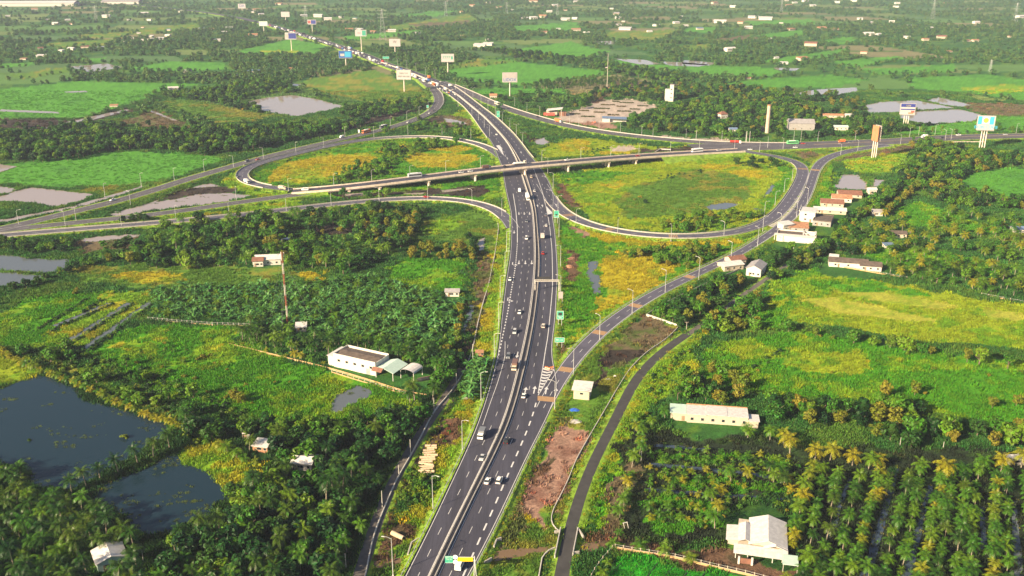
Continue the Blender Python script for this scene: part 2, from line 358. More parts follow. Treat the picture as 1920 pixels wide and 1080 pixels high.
 ('Q', [(1500,835),(2100,850),(2100,1200),(1480,1200)]), ('K', [(1350,1000),(1400,930),(1500,930),(1500,1060),(1380,1060)]),
 ('B', [(1100,1010),(1160,1010),(1350,1030),(1460,1060),(1560,1080),(1330,1070),(1160,1035),(1100,1030)]),
 ('V', [(1150,1045),(1205,1048),(1350,1078),(1450,1105),(1430,1160),(1090,1160),(1120,1080)]),
 ('base', [(1690,380),(1920,395),(2100,400),(2100,560),(1920,565),(1700,535),(1500,500),(1560,440)]),
 ('G', [(1670,388),(1740,380),(1850,420),(1890,440),(1800,435),(1700,425)]), ('N', [(1850,445),(1950,425),(2050,430),(2050,460),(1920,465)]),
 ('G', [(1560,455),(1640,450),(1720,470),(1900,500),(1900,515),(1700,500),(1600,480)]), ('G', [(1480,515),(1530,505),(1540,515),(1450,545),(1420,560)]),
]
for k, poly in AREAS: fill(TYP, poly, TY[k])

PONDS = {  # water: (outline, kind)
 'a': [(-100,740),(0,729),(74,702),(142,726),(157,750),(207,761),(267,779),(320,800),(308,822),(262,850),(207,880),(163,905),(131,922),(58,914),(52,885),(0,872),(-100,850)],
 'b': [(172,922),(204,906),(271,878),(309,856),(330,850),(345,868),(390,885),(415,910),(430,935),(400,950),(390,970),(340,985),(320,1000),(280,1007),(240,992),(235,965),(180,950)],
 'c': [(633,740),(668,722),(703,733),(690,745),(666,756),(628,777),(618,768)],
 'd': [(881,572),(890,573),(874,624),(861,634),(864,618)],
 'e': [(895,450),(910,445),(908,470),(897,470)],
 'f': [(1103,492),(1123,488),(1120,500),(1112,510),(1122,516),(1126,537),(1123,553),(1112,552),(1108,538),(1100,515)],
 'g': [(1320,388),(1358,380),(1392,383),(1367,392),(1335,394)], 'h': [(1408,390),(1437,393),(1420,397)],
 'i': [(1447,343),(1453,350),(1445,362),(1433,370),(1430,367),(1442,355)],
 'j': [(1565,350),(1572,335),(1580,327),(1608,328),(1625,342),(1627,357),(1567,355)], 'k': [(1636,336),(1662,338),(1645,353),(1632,352)],
 'l': [(1003,262),(1023,257),(1032,270),(1017,273),(1000,270)], 'm': [(832,222),(847,223),(882,231),(866,234),(838,230)],
 'n': [(646,364),(699,360),(690,366),(650,369)], 'o': [(756,363),(797,361),(790,366)], 'p': [(827,357),(895,351),(856,358),(830,361)],
 'q': [(455,192),(500,183),(545,178),(590,185),(650,200),(620,206),(560,218),(520,215),(480,205)],
 'r': [(1475,176),(1530,168),(1605,164),(1610,172),(1570,178),(1500,179)],
 's': [(1622,197),(1650,191),(1717,188),(1729,190.5),(1797,203),(1715,207.5),(1687,212),(1627,212)],
 't': [(1732,189),(1758,182),(1783,187),(1822,197),(1800,202)], 'u': [(1687,214),(1717,209),(1797,204.5),(1842,215),(1833,227),(1747,233),(1717,230),(1687,222)],
 'v': [(1100,78),(1170,76),(1150,83),(1120,83)], 'w': [(1150,110),(1207,112),(1240,120),(1203,122)], 'x': [(1233,115),(1280,117),(1330,121),(1310,125),(1257,123)],
 'y': [(-60,345),(0,349),(37,355),(0,366),(-60,375)], 'z': [(-60,380),(0,368),(40,355),(62,351),(146,361),(179,365),(146,378),(104,389),(62,381),(0,378)],
 'aa': [(-60,300),(0,307),(33,312),(0,323),(-60,330)], 'ab': [(275,349),(262,354),(200,375),(130,393),(0,418),(-80,430),(-80,424),(0,412),(125,389),(225,361),(262,350)],
 'ac': [(200,403),(283,380),(333,360),(393,343),(417,350),(350,353),(293,378),(333,373),(367,365),(433,362),(473,367),(433,377),(333,390),(267,398),(220,407)],
 'ad': [(150,448),(200,442),(263,439),(260,444),(187,453),(153,453)],
 'ae': [(-60,470),(0,478),(60,485),(127,487),(128,503),(90,513),(0,507),(-60,505)], 'af': [(-60,508),(0,510),(88,516),(70,524),(20,537),(0,540),(-60,545)],
 'ag': [(922,1034),(982,1027),(1048,1024),(1038,1034),(1007,1039),(922,1054)], 'ah': [(1083,1017),(1123,1020),(1120,1038),(1082,1038)], 'ai': [(700,1052),(760,1045),(775,1048),(764,1060),(704,1066)],
 'aj': [(1590,895),(1597,897),(1560,1010),(1546,1012)], 'ak': [(1678,878),(1686,880),(1632,1085),(1610,1085)], 'al': [(1740,910),(1748,912),(1708,1090),(1686,1090)],
 'am': [(1897,940),(1905,940),(1922,1090),(1902,1090)], 'an': [(1838,950),(1846,950),(1850,1030),(1836,1030)],
 'ao': [(1225,832),(1330,842),(1330,847),(1225,838)], 'ap': [(1215,867),(1350,880),(1480,892),(1480,899),(1350,888),(1215,874)], 'aq': [(1212,915),(1480,935),(1480,941),(1212,922)],
 'ar': [(98,610),(202,567),(209,569),(108,613)], 'as': [(112,645),(238,567),(246,569),(122,649)], 'at': [(152,652),(281,562),(291,564),(164,656)],
 'au': [(0,205),(110,210),(112,213),(0,209)], 'av': [(120,172),(160,170),(165,173),(125,174)], 'aw': [(75,243),(140,225),(240,204),(242,207),(150,231),(80,248)],
 'ax': [(282,206),(334,226),(330,228),(278,208)], 'ay': [(415,238),(470,236),(440,243),(420,241)], 'az': [(1450,127),(1500,128),(1490,133),(1455,131)],
 'ba': [(548,157),(572,158),(566,162),(550,161)], 'bb': [(1275,112),(1345,118),(1330,123),(1280,120)], 'bc': [(130,125),(200,119),(230,126),(170,136)], 'bd': [(170,88),(200,86),(190,90)],
}
for p in PONDS.values(): fill(BLK, p, True)
MUD = [[(293,378),(350,353),(400,345),(443,353),(440,362),(433,363),(367,364),(333,373)], [(983,252),(1000,258),(1007,267),(990,268)],
       [(856,358),(910,351),(908,370),(874,370)], [(800,222),(830,217),(838,228),(810,232)]]
for p in MUD: fill(TYP, p, TY['D'])
# ---------------------------------------------------------------- roads (edges traced, then smoothed in metres)
ROADZ = 1.4
def resample(pts, n):
    pts = np.array(pts, float); d = np.r_[0, np.cumsum(np.linalg.norm(np.diff(pts[:, :2], axis=0), axis=1))]
    t = np.linspace(0, d[-1], n)
    return np.stack([np.interp(t, d, pts[:, k]) for k in range(pts.shape[1])], 1)
def smooth(a, w):
    if w < 1: return a
    k = np.exp(-0.5 * (np.arange(-3 * w, 3 * w + 1) / w) ** 2); k /= k.sum()
    ext = 3 * w
    out = []
    for c in range(a.shape[1]):
        v = a[:, c]
        pre = 2 * v[0] - v[1:ext + 1][::-1]; post = 2 * v[-1] - v[-ext - 1:-1][::-1]
        out.append(np.convolve(np.r_[pre, v, post], k, 'valid'))
    return np.stack(out, 1)
class Road:
    """centre line c (N,3), half width w (N), unit left normal n (N,2)"""
    def __init__(s, name, c, w, dz=0.0):
        s.name, s.c, s.w = name, c, w
        t = np.gradient(c[:, :2], axis=0); t /= np.linalg.norm(t, axis=1)[:, None]
        s.t = t; s.n = np.stack([t[:, 1], -t[:, 0]], 1)          # n points right of travel
        s.s = np.r_[0, np.cumsum(np.linalg.norm(np.diff(c[:, :2], axis=0), axis=1))]
    def pt(s, i, u):                                              # u = metres right of centre (array ok)
        return s.c[i, 0] + s.n[i, 0] * u, s.c[i, 1] + s.n[i, 1] * u, s.c[i, 2]
    def near(s, x, y):
        return int(np.argmin((s.c[:, 0] - x) ** 2 + (s.c[:, 1] - y) ** 2))
def edges_to_road(name, Lp, Rp, z=ROADZ, width=None, step=4.0, sm=4):
    zf = z if callable(z) else (lambda px: z)
    def wpts(E): return np.array([tuple(G(p[0], p[1], zf(p[0]))) for p in E])
    L, Rr = wpts(Lp), wpts(Rp)
    ln = np.linalg.norm(np.diff(L[:, :2], axis=0), axis=1).sum()
    n = max(8, int(ln / step))
    L, Rr = resample(L, n), resample(Rr, n)
    c = smooth((L + Rr) / 2, sm)
    if width: w = np.full(n, width / 2)
    else:
        t = np.gradient(c[:, :2], axis=0); t /= np.linalg.norm(t, axis=1)[:, None]; nn = np.stack([t[:, 1], -t[:, 0]], 1)
        w = np.abs(((L - Rr)[:, :2] * nn).sum(1)) / 2
        w = smooth(w[:, None], sm * 3)[:, 0]
    return Road(name, c, w)

# main highway, as four edges over distance: photo row, left edge, median left, median right, right edge
MAIN = [(1080,757,806,818,880),(990,804,848,860,928),(900,845,894,904,969),(850,870,917,930,992),(800,893,944,955,1019),(760,906,955,966,1038),
 (720,918,966,977,1053),(700,924,971,982,1046),(690,926,973,984,1036),(660,934,980,991,1034),(600,938,993,1002,1042),(540,946,1000,1009,1045),(520,948,1002,1011,1047),
 (480,956,1004,1012,1045),(430,958,1002,1008,1041),(405,958,1000,1006,1036),(393,957,999,1005,1036),(377,952,995,1001,1040),(358,948,988,996,1037),
 (342,945,983,991,1031),(317,942,975,983,1016),(303,937,970,976,1005),(290,931,964,969,993),(267,922,951,954,976),(248,907,935,938,960),(220,888,908,911,930),
 (200,871,884,887,903),(178,843,857,860,875),(162,814,829,832,852),(150,786,802,805,822),(133,744,761,764,777),(120,708,722,725,736)]
FARC = [(105,686),(90,645),(75,598),(60,550),(45,500),(33,447),(24,390),(15,316),(8,235),(2,150)]
rows = []
for py, a, b, c_, d in MAIN:
    g = [G(x, py, ROADZ) for x in (a, b, c_, d)]; rows.append([g[0].y] + [q.x for q in g])
g1, g0 = rows[1], rows[0]
ext = [2 * g0[k] - g1[k] for k in range(5)]
rows = [ext] + rows
for py, x in FARC:
    g = G(x, py, ROADZ); rows.append([g.y, g.x - 13, g.x - 1, g.x + 1, g.x + 13])
rows = np.array(rows)
YM = np.arange(rows[0, 0], rows[-1, 0], 4.0)
ME = np.stack([np.interp(YM, rows[:, 0], rows[:, k]) for k in range(1, 5)], 1)
ME = np.concatenate([smooth(ME[:, :1], 4), smooth(ME[:, 1:3], 4), smooth(ME[:, 3:], 3)], 1)
def mx(k, y): return float(np.interp(y, YM, ME[:, k]))

def zbridge(px):
    return float(np.interp(px, [540, 577, 650, 715, 808, 897, 982, 1064, 1143, 1198, 1255, 1337, 1400, 1480], [1.6, 2.6, 4.0, 5.0, 6.4, 7.6, 8.4, 8.2, 7.0, 6.0, 4.8, 3.2, 2.0, 1.4]))
RD = {}
RD['ramp_right'] = edges_to_road('ramp_right',
 [(1003,765),(1018,725),(1040,690),(1065,660),(1103,620),(1178,567),(1228,540),(1278,518),(1367,482),(1422,445),(1452,425),(1473,408),(1493,385),(1508,358),(1517,327),(1520,315),(1532,300),(1550,288),(1580,280),(1608,275),(1660,269)],
 [(1035,765),(1054,722),(1075,693),(1097,667),(1130,630),(1202,575),(1263,540),(1307,520),(1393,477),(1450,443),(1475,427),(1497,408),(1512,388),(1528,350),(1535,323),(1540,310),(1550,300),(1567,293),(1600,285),(1625,280),(1670,274)], sm=6)
RD['loop_right'] = edges_to_road('loop_right',
 [(1024,345),(1036,362),(1048,383),(1067,398),(1095,415),(1130,425),(1163,432),(1200,437),(1250,442),(1308,441),(1358,437),(1400,427),(1433,412),(1457,390),(1475,365),(1487,353),(1497,333),(1501,317),(1495,307),(1480,300),(1450,293),(1417,288),(1390,285)],
 [(1008,345),(1018,363),(1038,395),(1057,408),(1075,417),(1105,427),(1147,438),(1200,444),(1250,448),(1317,447),(1367,442),(1400,438),(1442,423),(1467,407),(1487,385),(1498,366),(1508,342),(1515,322),(1515,313),(1507,305),(1490,298),(1458,291),(1425,286),(1390,281)], width=9.5, sm=4)
RD['overpass'] = edges_to_road('overpass',
 [(548,351),(600,350.5),(650,346),(720,338),(860,320),(943,309),(1010,303),(1060,300),(1140,293),(1223,287),(1307,282),(1340,280),(1390,277.5)],
 [(548,367),(577,366),(617,361),(650,357),(720,347),(860,328),(943,319),(1005,313),(1077,307),(1140,300),(1223,295),(1307,290),(1337,288),(1390,286)], z=zbridge, width=13.5, sm=8)
RD['east_road'] = edges_to_road('east_road',
 [(1300,270),(1400,267),(1533,267),(1633,262),(1717,257),(1783,251),(1920,250),(2100,248)],
 [(1300,286),(1400,283),(1467,280),(1550,275),(1608,273),(1700,270),(1767,263),(1920,258.5),(2100,256)], sm=8)
RD['east_connector'] = edges_to_road('east_connector',
 [(826,150),(850,158),(880,170),(938,195),(1005,217),(1055,232),(1113,243),(1140,247),(1200,254),(1240,258),(1307,264),(1400,267.5),(1480,267)],
 [(826,155),(850,165),(880,178),(913,195),(963,213),(1030,231),(1097,247),(1140,252.5),(1200,260),(1240,264),(1307,270),(1400,275),(1480,275)], width=15, sm=8)
RD['west_ramp'] = edges_to_road('west_ramp',
 [(783,150),(803,165),(813,175),(817,188),(813,198),(797,212),(763,227),(720,240),(675,251),(617,263),(550,277),(500,290),(450,303),(400,318),(327,337),(292,351),(208,380),(125,399),(42,418),(-60,438)],
 [(800,150),(825,171),(831,187),(828,200),(813,213),(780,227),(727,243),(680,254),(625,267),(567,282),(517,292),(467,307),(400,325),(340,345),(292,360),(187,386),(104,404),(42,424),(-60,446)], width=12, sm=5)
RD['loop_left'] = edges_to_road('loop_left',
 [(942,285),(927,273),(880,260),(830,253),(763,252),(720,256),(683,258),(625,270),(567,282),(507,298),(458,311),(440,322),(439,333),(450,343),(475,351),(517,356),(563,358)],
 [(938,305),(930,295),(913,280),(863,264),(830,260),(763,258),(720,261),(680,264),(633,272),(567,288),(500,303),(472,313),(458,323),(457.5,333),(470,343),(492,347.5),(533,352)], width=9.5, sm=4)
RD['west_road'] = edges_to_road('west_road',
 [(585,358),(563,360),(500,368),(433,377),(400,383),(292,399),(167,412),(62,423),(-60,436)],
 [(585,364),(577,366),(517,373),(450,383),(400,390),(292,405),(208,413),(125,421),(42,429),(-60,442)], width=11, sm=5)
RD['ramp_lower'] = edges_to_road('ramp_lower',
 [(962,415),(955,400),(935,388),(913,378),(880,373),(856,369),(797,367),(738,370),(649,379),(560,388),(462,400),(400,406),(312,414),(208,423),(104,431),(10,438),(-60,443)],
 [(962,440),(957,428),(945,408),(930,397),(913,388),(886,381),(827,374),(767,373),(708,378),(619,385),(560,393),(462,405),(400,411),(271,422),(167,430),(42,441),(-60,450)], width=9.5, sm=4)
RD['local_road'] = edges_to_road('local_road',
 [(1020,1180),(1038,1080),(1050,1007),(1063,970),(1077,930),(1090,900),(1103,863),(1123,827),(1140,797),(1150,777),(1166,733),(1194,692),(1223,661),(1264,632),(1282,624)],
 [(1052,1180),(1066,1080),(1075,1042),(1082,997),(1083,970),(1092,937),(1107,900),(1122,863),(1140,827),(1158,797),(1171,780),(1182,745),(1200,712),(1228,681),(1264,650),(1294,630)], z=0.5, sm=4)
RD['path'] = edges_to_road('path', [(1288,626),(1320,604),(1395,549),(1500,478),(1540,445)], [(1292,627),(1323,606),(1398,551),(1503,480),(1543,447)], z=0.3, width=3.0, sm=4)
RD['track'] = edges_to_road('track', [(1640,392),(1672,360),(1700,332),(1730,300)], [(1643,394),(1676,362),(1704,333),(1734,302)], z=0.3, width=3.0, sm=3)
RD['dirt_track'] = edges_to_road('dirt_track', [(655,1110),(668,1070),(690,1000),(712,940),(745,872),(790,800),(820,758),(848,722),(862,690)], [(675,1110),(686,1070),(704,1000),(726,940),(758,872),(802,800),(832,758),(858,726),(870,692)], z=0.15, width=4.2, sm=4)
def ribbon_mesh(name, road, m, z=0.0, label=None):
    c, n, w = road.c, road.n, road.w; N = len(c)
    cols = 4
    v = []
    for k in range(cols + 1):
        u = (k / cols * 2 - 1) * w
        v.append(np.stack([c[:, 0] + n[:, 0] * u, c[:, 1] + n[:, 1] * u, c[:, 2] + z], 1))
    v = np.concatenate(v)
    f = [(k * N + i, (k + 1) * N + i, (k + 1) * N + i + 1, k * N + i + 1) for k in range(cols) for i in range(N - 1)]
    me = bpy.data.meshes.new(name); me.from_pydata(v.tolist(), [], f); me.materials.append(m)
    o = bpy.data.objects.new(name, me); COL.objects.link(o); tag(o, label, kind='structure')
    return o
def skirt(name, left, right, m, slope=1.7, kind='structure'):
    """grassed banks falling from both road edges to the fields; left / right are (N,3)"""
    vs, fs = [], []
    for E, sgn in ((left, -1), (right, 1)):
        t = np.gradient(E[:, :2], axis=0); t /= np.linalg.norm(t, axis=1)[:, None] + 1e-9
        n = np.stack([t[:, 1], -t[:, 0]], 1) * sgn
        b0 = len(vs); N = len(E)
        for i in range(N):
            z = E[i, 2] - 0.03
            vs.append((E[i, 0], E[i, 1], z))
            vs.append((E[i, 0] + n[i, 0] * 1.5, E[i, 1] + n[i, 1] * 1.5, z - 0.05))
            vs.append((E[i, 0] + n[i, 0] * (1.5 + slope * (z + .4)), E[i, 1] + n[i, 1] * (1.5 + slope * (z + .4)), -0.4))
        for i in range(N - 1):
            for k in (0, 1):
                fs.append((b0 + 3 * i + k, b0 + 3 * i + 3 + k, b0 + 3 * i + 4 + k, b0 + 3 * i + 1 + k))
    me = bpy.data.meshes.new(name); me.from_pydata(vs, [], fs); me.materials.append(m)
    me.polygons.foreach_set('use_smooth', [True] * len(fs))
    o = bpy.data.objects.new(name, me); COL.objects.link(o); tag(o, kind=kind)
    return o
def edge3(road, sgn, extra=0.0, z=0.0):
    u = (road.w + extra) * sgn
    return np.stack([road.c[:, 0] + road.n[:, 0] * u, road.c[:, 1] + road.n[:, 1] * u, road.c[:, 2] + z], 1)

# block the roads for plants
def blockpath(E, margin=1.0):
    pass
def block_band(Lw, Rw):
    poly = [P(*q) for q in Lw] + [P(*q) for q in Rw[::-1]]
    fill(BLK, poly, True)
for k, r in RD.items():
    if k == 'overpass': continue
    for a in range(0, len(r.c) - 1, 10):
        sl = slice(a, min(a + 11, len(r.c)))
        block_band(edge3(r, -1, 1.2)[sl], edge3(r, 1, 1.2)[sl])
mainL = np.stack([ME[:, 0], YM, np.full(len(YM), ROADZ)], 1); mainR = np.stack([ME[:, 3], YM, np.full(len(YM), ROADZ)], 1)
for a in range(0, len(YM) - 1, 10):
    sl = slice(a, min(a + 11, len(YM)))
    block_band(mainL[sl] - [1.2, 0, 0], mainR[sl] + [1.2, 0, 0])

# ---------------------------------------------------------------- ground sheet
def ground_color(x, y):
    px, py = P(x, y, 0.0)
    d = np.hypot(x, y)
    jx = (fbm(x / 9, y / 9, 3, 3) - .5) * 2; jy = (fbm(x / 9, y / 9, 8, 3) - .5) * 2
    # jitter the borders by a few metres
    qx, qy = P(x + jx * 7, y + jy * 7, 0.0)
    t = look(TYP, qx, qy)
    col = np.zeros(x.shape + (3,))
    for k, (a, b, sc, sh) in PAL.items():
        m = t == k
        if not m.any(): continue
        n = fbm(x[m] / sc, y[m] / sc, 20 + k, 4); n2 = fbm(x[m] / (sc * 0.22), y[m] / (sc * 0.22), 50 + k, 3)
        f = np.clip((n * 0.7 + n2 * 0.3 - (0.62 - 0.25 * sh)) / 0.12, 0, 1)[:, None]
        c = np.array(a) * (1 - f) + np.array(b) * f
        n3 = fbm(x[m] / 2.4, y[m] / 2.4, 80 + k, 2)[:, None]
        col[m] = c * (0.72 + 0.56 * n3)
    far = (t == 0) & (y > 1150)
    if far.any():
        fld, tone = far_fields(x[far], y[far])
        pal = np.array([(.085, .185, .04), (.13, .19, .05), (.07, .15, .045), (.18, .175, .08)])[tone]
        c = col[far]; c[fld] = pal[fld] * (0.8 + .4 * fbm(x[far][fld] / 30, y[far][fld] / 30, 77, 3))[:, None]; col[far] = c
    return col
def far_fields(x, y):
    """patchwork of paddies on the far plain: (is field, tone)"""
    wx = (fbm(x / 300, y / 300, 91, 2) - .5) * 120
    ix, iy = np.floor((x + .35 * y + wx) / 170), np.floor((y - .15 * x + wx) / 120)
    h = _hash(ix, iy, 501); big = fbm(x / 900, y / 900, 95, 2)
    edge = np.minimum(((x + .35 * y + wx) / 170) % 1, ((y - .15 * x + wx) / 120) % 1) > .10
    return (h < .22 + .6 * (big - .35)) & edge, (_hash(ix, iy, 502) * 3.99).astype(int)
def build_ground():
    pxs = np.concatenate([np.arange(-400, -60, 12), np.arange(-60, 1985, 3.0), np.arange(1990, 2330, 12)])
    pys = np.concatenate([np.arange(-84, -40, 4), np.arange(-40, 120, 2.0), np.arange(120, 1100, 3.0), np.arange(1100, 1330, 8)])
    PX, PY = np.meshgrid(pxs, pys); X, Y = Garr(PX, PY)
    X, Y = X.astype(float), Y.astype(float)
    nr, nc = X.shape
    Z = np.zeros_like(X)
    blk = look(BLK, PX, PY)
    amp = np.where(blk, 0.0, 0.22)
    Z += amp * (fbm(X / 3.5, Y / 3.5, 5, 3) - 0.9)
    col = ground_color(X.ravel(), Y.ravel())
    me = bpy.data.meshes.new('ground')
    idx = np.arange(nr * nc).reshape(nr, nc)
    q = np.stack([idx[1:, :-1], idx[1:, 1:], idx[:-1, 1:], idx[:-1, :-1]], -1).reshape(-1, 4)
    me.vertices.add(nr * nc); me.vertices.foreach_set('co', np.stack([X.ravel(), Y.ravel(), Z.ravel()], 1).astype(np.float32).ravel())
    me.loops.add(q.size); me.loops.foreach_set('vertex_index', q.ravel().astype(np.int32))
    me.polygons.add(len(q)); me.polygons.foreach_set('loop_start', np.arange(0, q.size, 4, dtype=np.int32)); me.polygons.foreach_set('loop_total', np.full(len(q), 4, np.int32))
    me.polygons.foreach_set('use_smooth', np.ones(len(q), bool))
    ca = me.color_attributes.new('land', 'FLOAT_COLOR', 'POINT')
    ca.data.foreach_set('color', np.c_[col, np.ones(len(col))].astype(np.float32).ravel())
    me.update(); me.validate()
    m = bpy.data.materials.new('field_ground'); m.use_nodes = True; nt = m.node_tree; b = nt.nodes['Principled BSDF']
    b.inputs['Roughness'].default_value = 0.95; b.inputs['Specular IOR Level'].default_value = 0.15
    a = nt.nodes.new('ShaderNodeAttribute'); a.attribute_name = 'land'
    g = nt.nodes.new('ShaderNodeNewGeometry')
    n = nt.nodes.new('ShaderNodeTexNoise'); n.inputs['Scale'].default_value = 0.9; n.inputs['Detail'].default_value = 5; n.inputs['Roughness'].default_value = 0.7
    nt.links.new(g.outputs['Position'], n.inputs['Vector'])
    mr = nt.nodes.new('ShaderNodeMapRange'); mr.inputs[1].default_value = 0.3; mr.inputs[2].default_value = 0.7; mr.inputs[3].default_value = 0.6; mr.inputs[4].default_value = 1.35
    nt.links.new(n.outputs['Fac'], mr.inputs[0])
    hs = nt.nodes.new('ShaderNodeHueSaturation'); nt.links.new(a.outputs['Color'], hs.inputs['Color']); nt.links.new(mr.outputs[0], hs.inputs['Value'])
    nt.links.new(hs.outputs[0], b.inputs['Base Color'])
    bp = nt.nodes.new('ShaderNodeBump'); bp.inputs['Strength'].default_value = 0.7; bp.inputs['Distance'].default_value = 0.6
    nt.links.new(n.outputs['Fac'], bp.inputs['Height']); nt.links.new(bp.outputs[0], b.inputs['Normal'])
    me.materials.append(m)
    o = bpy.data.objects.new('ground', me); COL.objects.link(o); tag(o, kind='structure')
    return o
ground = build_ground()
# land out to the horizon
mb = MB(); mb.add([(-60000, -3000, -2.0), (60000, -3000, -2.0), (60000, 70000, -2.0), (-60000, 70000, -2.0)], [(0, 1, 2, 3)])
tag(mb.build('terrain', mat('far_land', (0.022, 0.07, 0.018), 0.95, noise=0.6, nscale=0.006)), kind='structure')

# ---------------------------------------------------------------- water
def rough_outline(poly, z, amp=1.0, step=3.0, seed=1):
    w = [G(x, y, 0) for x, y in poly]; out = []
    for i in range(len(w)):
        a, b = w[i], w[(i + 1) % len(w)]; n = max(1, int((b - a).length / step))
        n = min(n, 40)
        for k in range(n):
            q = a.lerp(b, k / n)
            s = min(1.0, (b - a).length / 20)
            dx = (fbm(np.array([q.x / 7.0]), np.array([q.y / 7.0]), seed, 3)[0] - .5) * 2 * amp * s
            dy = (fbm(np.array([q.x / 7.0]), np.array([q.y / 7.0]), seed + 9, 3)[0] - .5) * 2 * amp * s
            out.append((q.x + dx * 2.2, q.y + dy * 2.2, z))
    return out
def flat_poly(name, pts, m, kind='structure', label=None):
    bm = bmesh.new(); f = bm.faces.new([bm.verts.new(p) for p in pts])
    bmesh.ops.triangulate(bm, faces=[f])
    for f in bm.faces:
        f.normal_update()
        if f.normal.z < 0: f.normal_flip()
    me = bpy.data.meshes.new(name); bm.to_mesh(me); bm.free(); me.materials.append(m)
    o = bpy.data.objects.new(name, me); COL.objects.link(o); tag(o, label, kind=kind)
    return o
def water_mat(name, col, rough=0.06, bump=0.12):
    m = bpy.data.materials.new(name); m.use_nodes = True; nt = m.node_tree; b = nt.nodes['Principled BSDF']
    b.inputs['Base Color'].default_value = (*col, 1); b.inputs['Roughness'].default_value = rough; b.inputs['IOR'].default_value = 1.33
    g = nt.nodes.new('ShaderNodeNewGeometry'); n = nt.nodes.new('ShaderNodeTexNoise'); n.inputs['Scale'].default_value = 0.8; n.inputs['Detail'].default_value = 4
    nt.links.new(g.outputs['Position'], n.inputs['Vector'])
    bp = nt.nodes.new('ShaderNodeBump'); bp.inputs['Strength'].default_value = bump; bp.inputs['Distance'].default_value = 0.12
    nt.links.new(n.outputs['Fac'], bp.inputs['Height']); nt.links.new(bp.outputs[0], b.inputs['Normal'])
    return m
W_DEEP = water_mat('pond_water', (0.010, 0.026, 0.038), .05, .3); W_SILT_SKY = water_mat('silty_sky_pond_water', (0.30, 0.25, 0.24)); W_BROWN = water_mat('muddy_canal_water', (0.16, 0.105, 0.06))  # far ponds: pale pinkish sky reflection put into the silty base colour
W_GREY = water_mat('grey_pond_water', (0.10, 0.115, 0.13))
for k, p in PONDS.items():
    cy = sum(q[1] for q in p) / len(p)
    m = W_DEEP if k in ('a', 'b') else W_BROWN if k in ('ag', 'ah', 'ai') else W_SILT_SKY if (cy < 460 and k not in ('g', 'h', 'i')) or k in ('ac',) else W_GREY
    if k in ('aj', 'ak', 'al', 'an', 'ao', 'ap', 'aq'): m = water_mat('ditch_water', (0.045, 0.065, 0.095)) if 'dw' not in M else M['dw']; M['dw'] = m
    flat_poly('water', rough_outline(p, 0.10, amp=0.25 if k in ('s', 't', 'u', 'aj', 'ak', 'al', 'am', 'an', 'ao', 'ap', 'aq', 'ar', 'as', 'at', 'aT', 'ah', 'ag', 'ab', 'ax', 'aw') else 1.0), m)

# ---------------------------------------------------------------- road surfaces, banks, markings
M['path_dirt'] = mat('path_dirt', (0.11, 0.095, 0.085), 0.95, noise=.3, nscale=.5)
M['bank'] = mat('bank_grass', (0.16, 0.27, 0.012), 0.95, noise=0.55, nscale=0.25, bump=0.6, bscale=1.5)
N = len(YM)
def mainstrip(name, k0, k1, m, z):
    v = []; cols = 4
    for c in range(cols + 1):
        f = c / cols; v.append(np.stack([ME[:, k0] * (1 - f) + ME[:, k1] * f, YM, np.full(N, z)], 1))
    v = np.concatenate(v); fs = [(c * N + i, (c + 1) * N + i, (c + 1) * N + i + 1, c * N + i + 1) for c in range(cols) for i in range(N - 1)]
    me = bpy.data.meshes.new(name); me.from_pydata(v.tolist(), [], fs); me.materials.append(m)
    o = bpy.data.objects.new(name, me); COL.objects.link(o); tag(o, kind='structure'); return o
mainstrip('highway', 0, 3, M['asphalt'], ROADZ)
skirt('highway_embankment', mainL, mainR, M['bank'])
for i, (k, r) in enumerate(RD.items()):
    if k == 'overpass': continue
    m = M['asphalt_local'] if k == 'local_road' else M['path_dirt'] if k in ('path', 'track', 'dirt_track') else M['asphalt_old'] if k in ('west_ramp', 'west_road', 'east_connector', 'east_road') else M['asphalt_ramp']
    ribbon_mesh('road', r, m, z=-0.012 - 0.006 * i)
    skirt('road_embankment', edge3(r, -1, 0, -0.012 - 0.006 * i), edge3(r, 1, 0, -0.012 - 0.006 * i), M['bank'], slope=1.7 if k != 'local_road' else 2.5)

def marks(name, quads, m):
    vs, fs = [], []
    for q in quads:
        n = len(vs); vs += q; fs.append(tuple(range(n, n + len(q))))
    me = bpy.data.meshes.new(name); me.from_pydata(vs, [], fs); me.materials.append(m)
    me.update()
    o = bpy.data.objects.new(name, me); COL.objects.link(o); tag(o, kind='structure'); return o
def line_quads(pts, w, dash=None, z=None, sm=3):
    """pts: world (x,y,z); returns strips or dashes"""
    a = resample(pts, max(4, int(np.linalg.norm(np.diff(np.array(pts)[:, :2], axis=0), axis=1).sum() / 2.0)))
    a = smooth(a, sm) if len(a) > 12 * max(sm, 1) else a
    t = np.gradient(a[:, :2], axis=0); t /= np.linalg.norm(t, axis=1)[:, None] + 1e-9; n = np.stack([t[:, 1], -t[:, 0]], 1) * w / 2
    q = []
    per = int((dash[0] + dash[1]) / 2) if dash else 0; on = max(1, int(round(dash[0] / 2))) if dash else 0
    for i in range(len(a) - 1):
        if dash and (i % per) >= on: continue
        z0, z1 = a[i, 2], a[i + 1, 2]
        A = (a[i, 0] - n[i, 0], a[i, 1] - n[i, 1], z0); B = (a[i, 0] + n[i, 0], a[i, 1] + n[i, 1], z0)
        Cc = (a[i + 1, 0] + n[i + 1, 0], a[i + 1, 1] + n[i + 1, 1], z1); D = (a[i + 1, 0] - n[i + 1, 0], a[i + 1, 1] - n[i + 1, 1], z1)
        q.append([A, B, Cc, D])
    return q
mz = ROADZ + 0.02
def pxl(pts, z=mz): return [tuple(G(x, y, z)) for x, y in pts]
Q = []
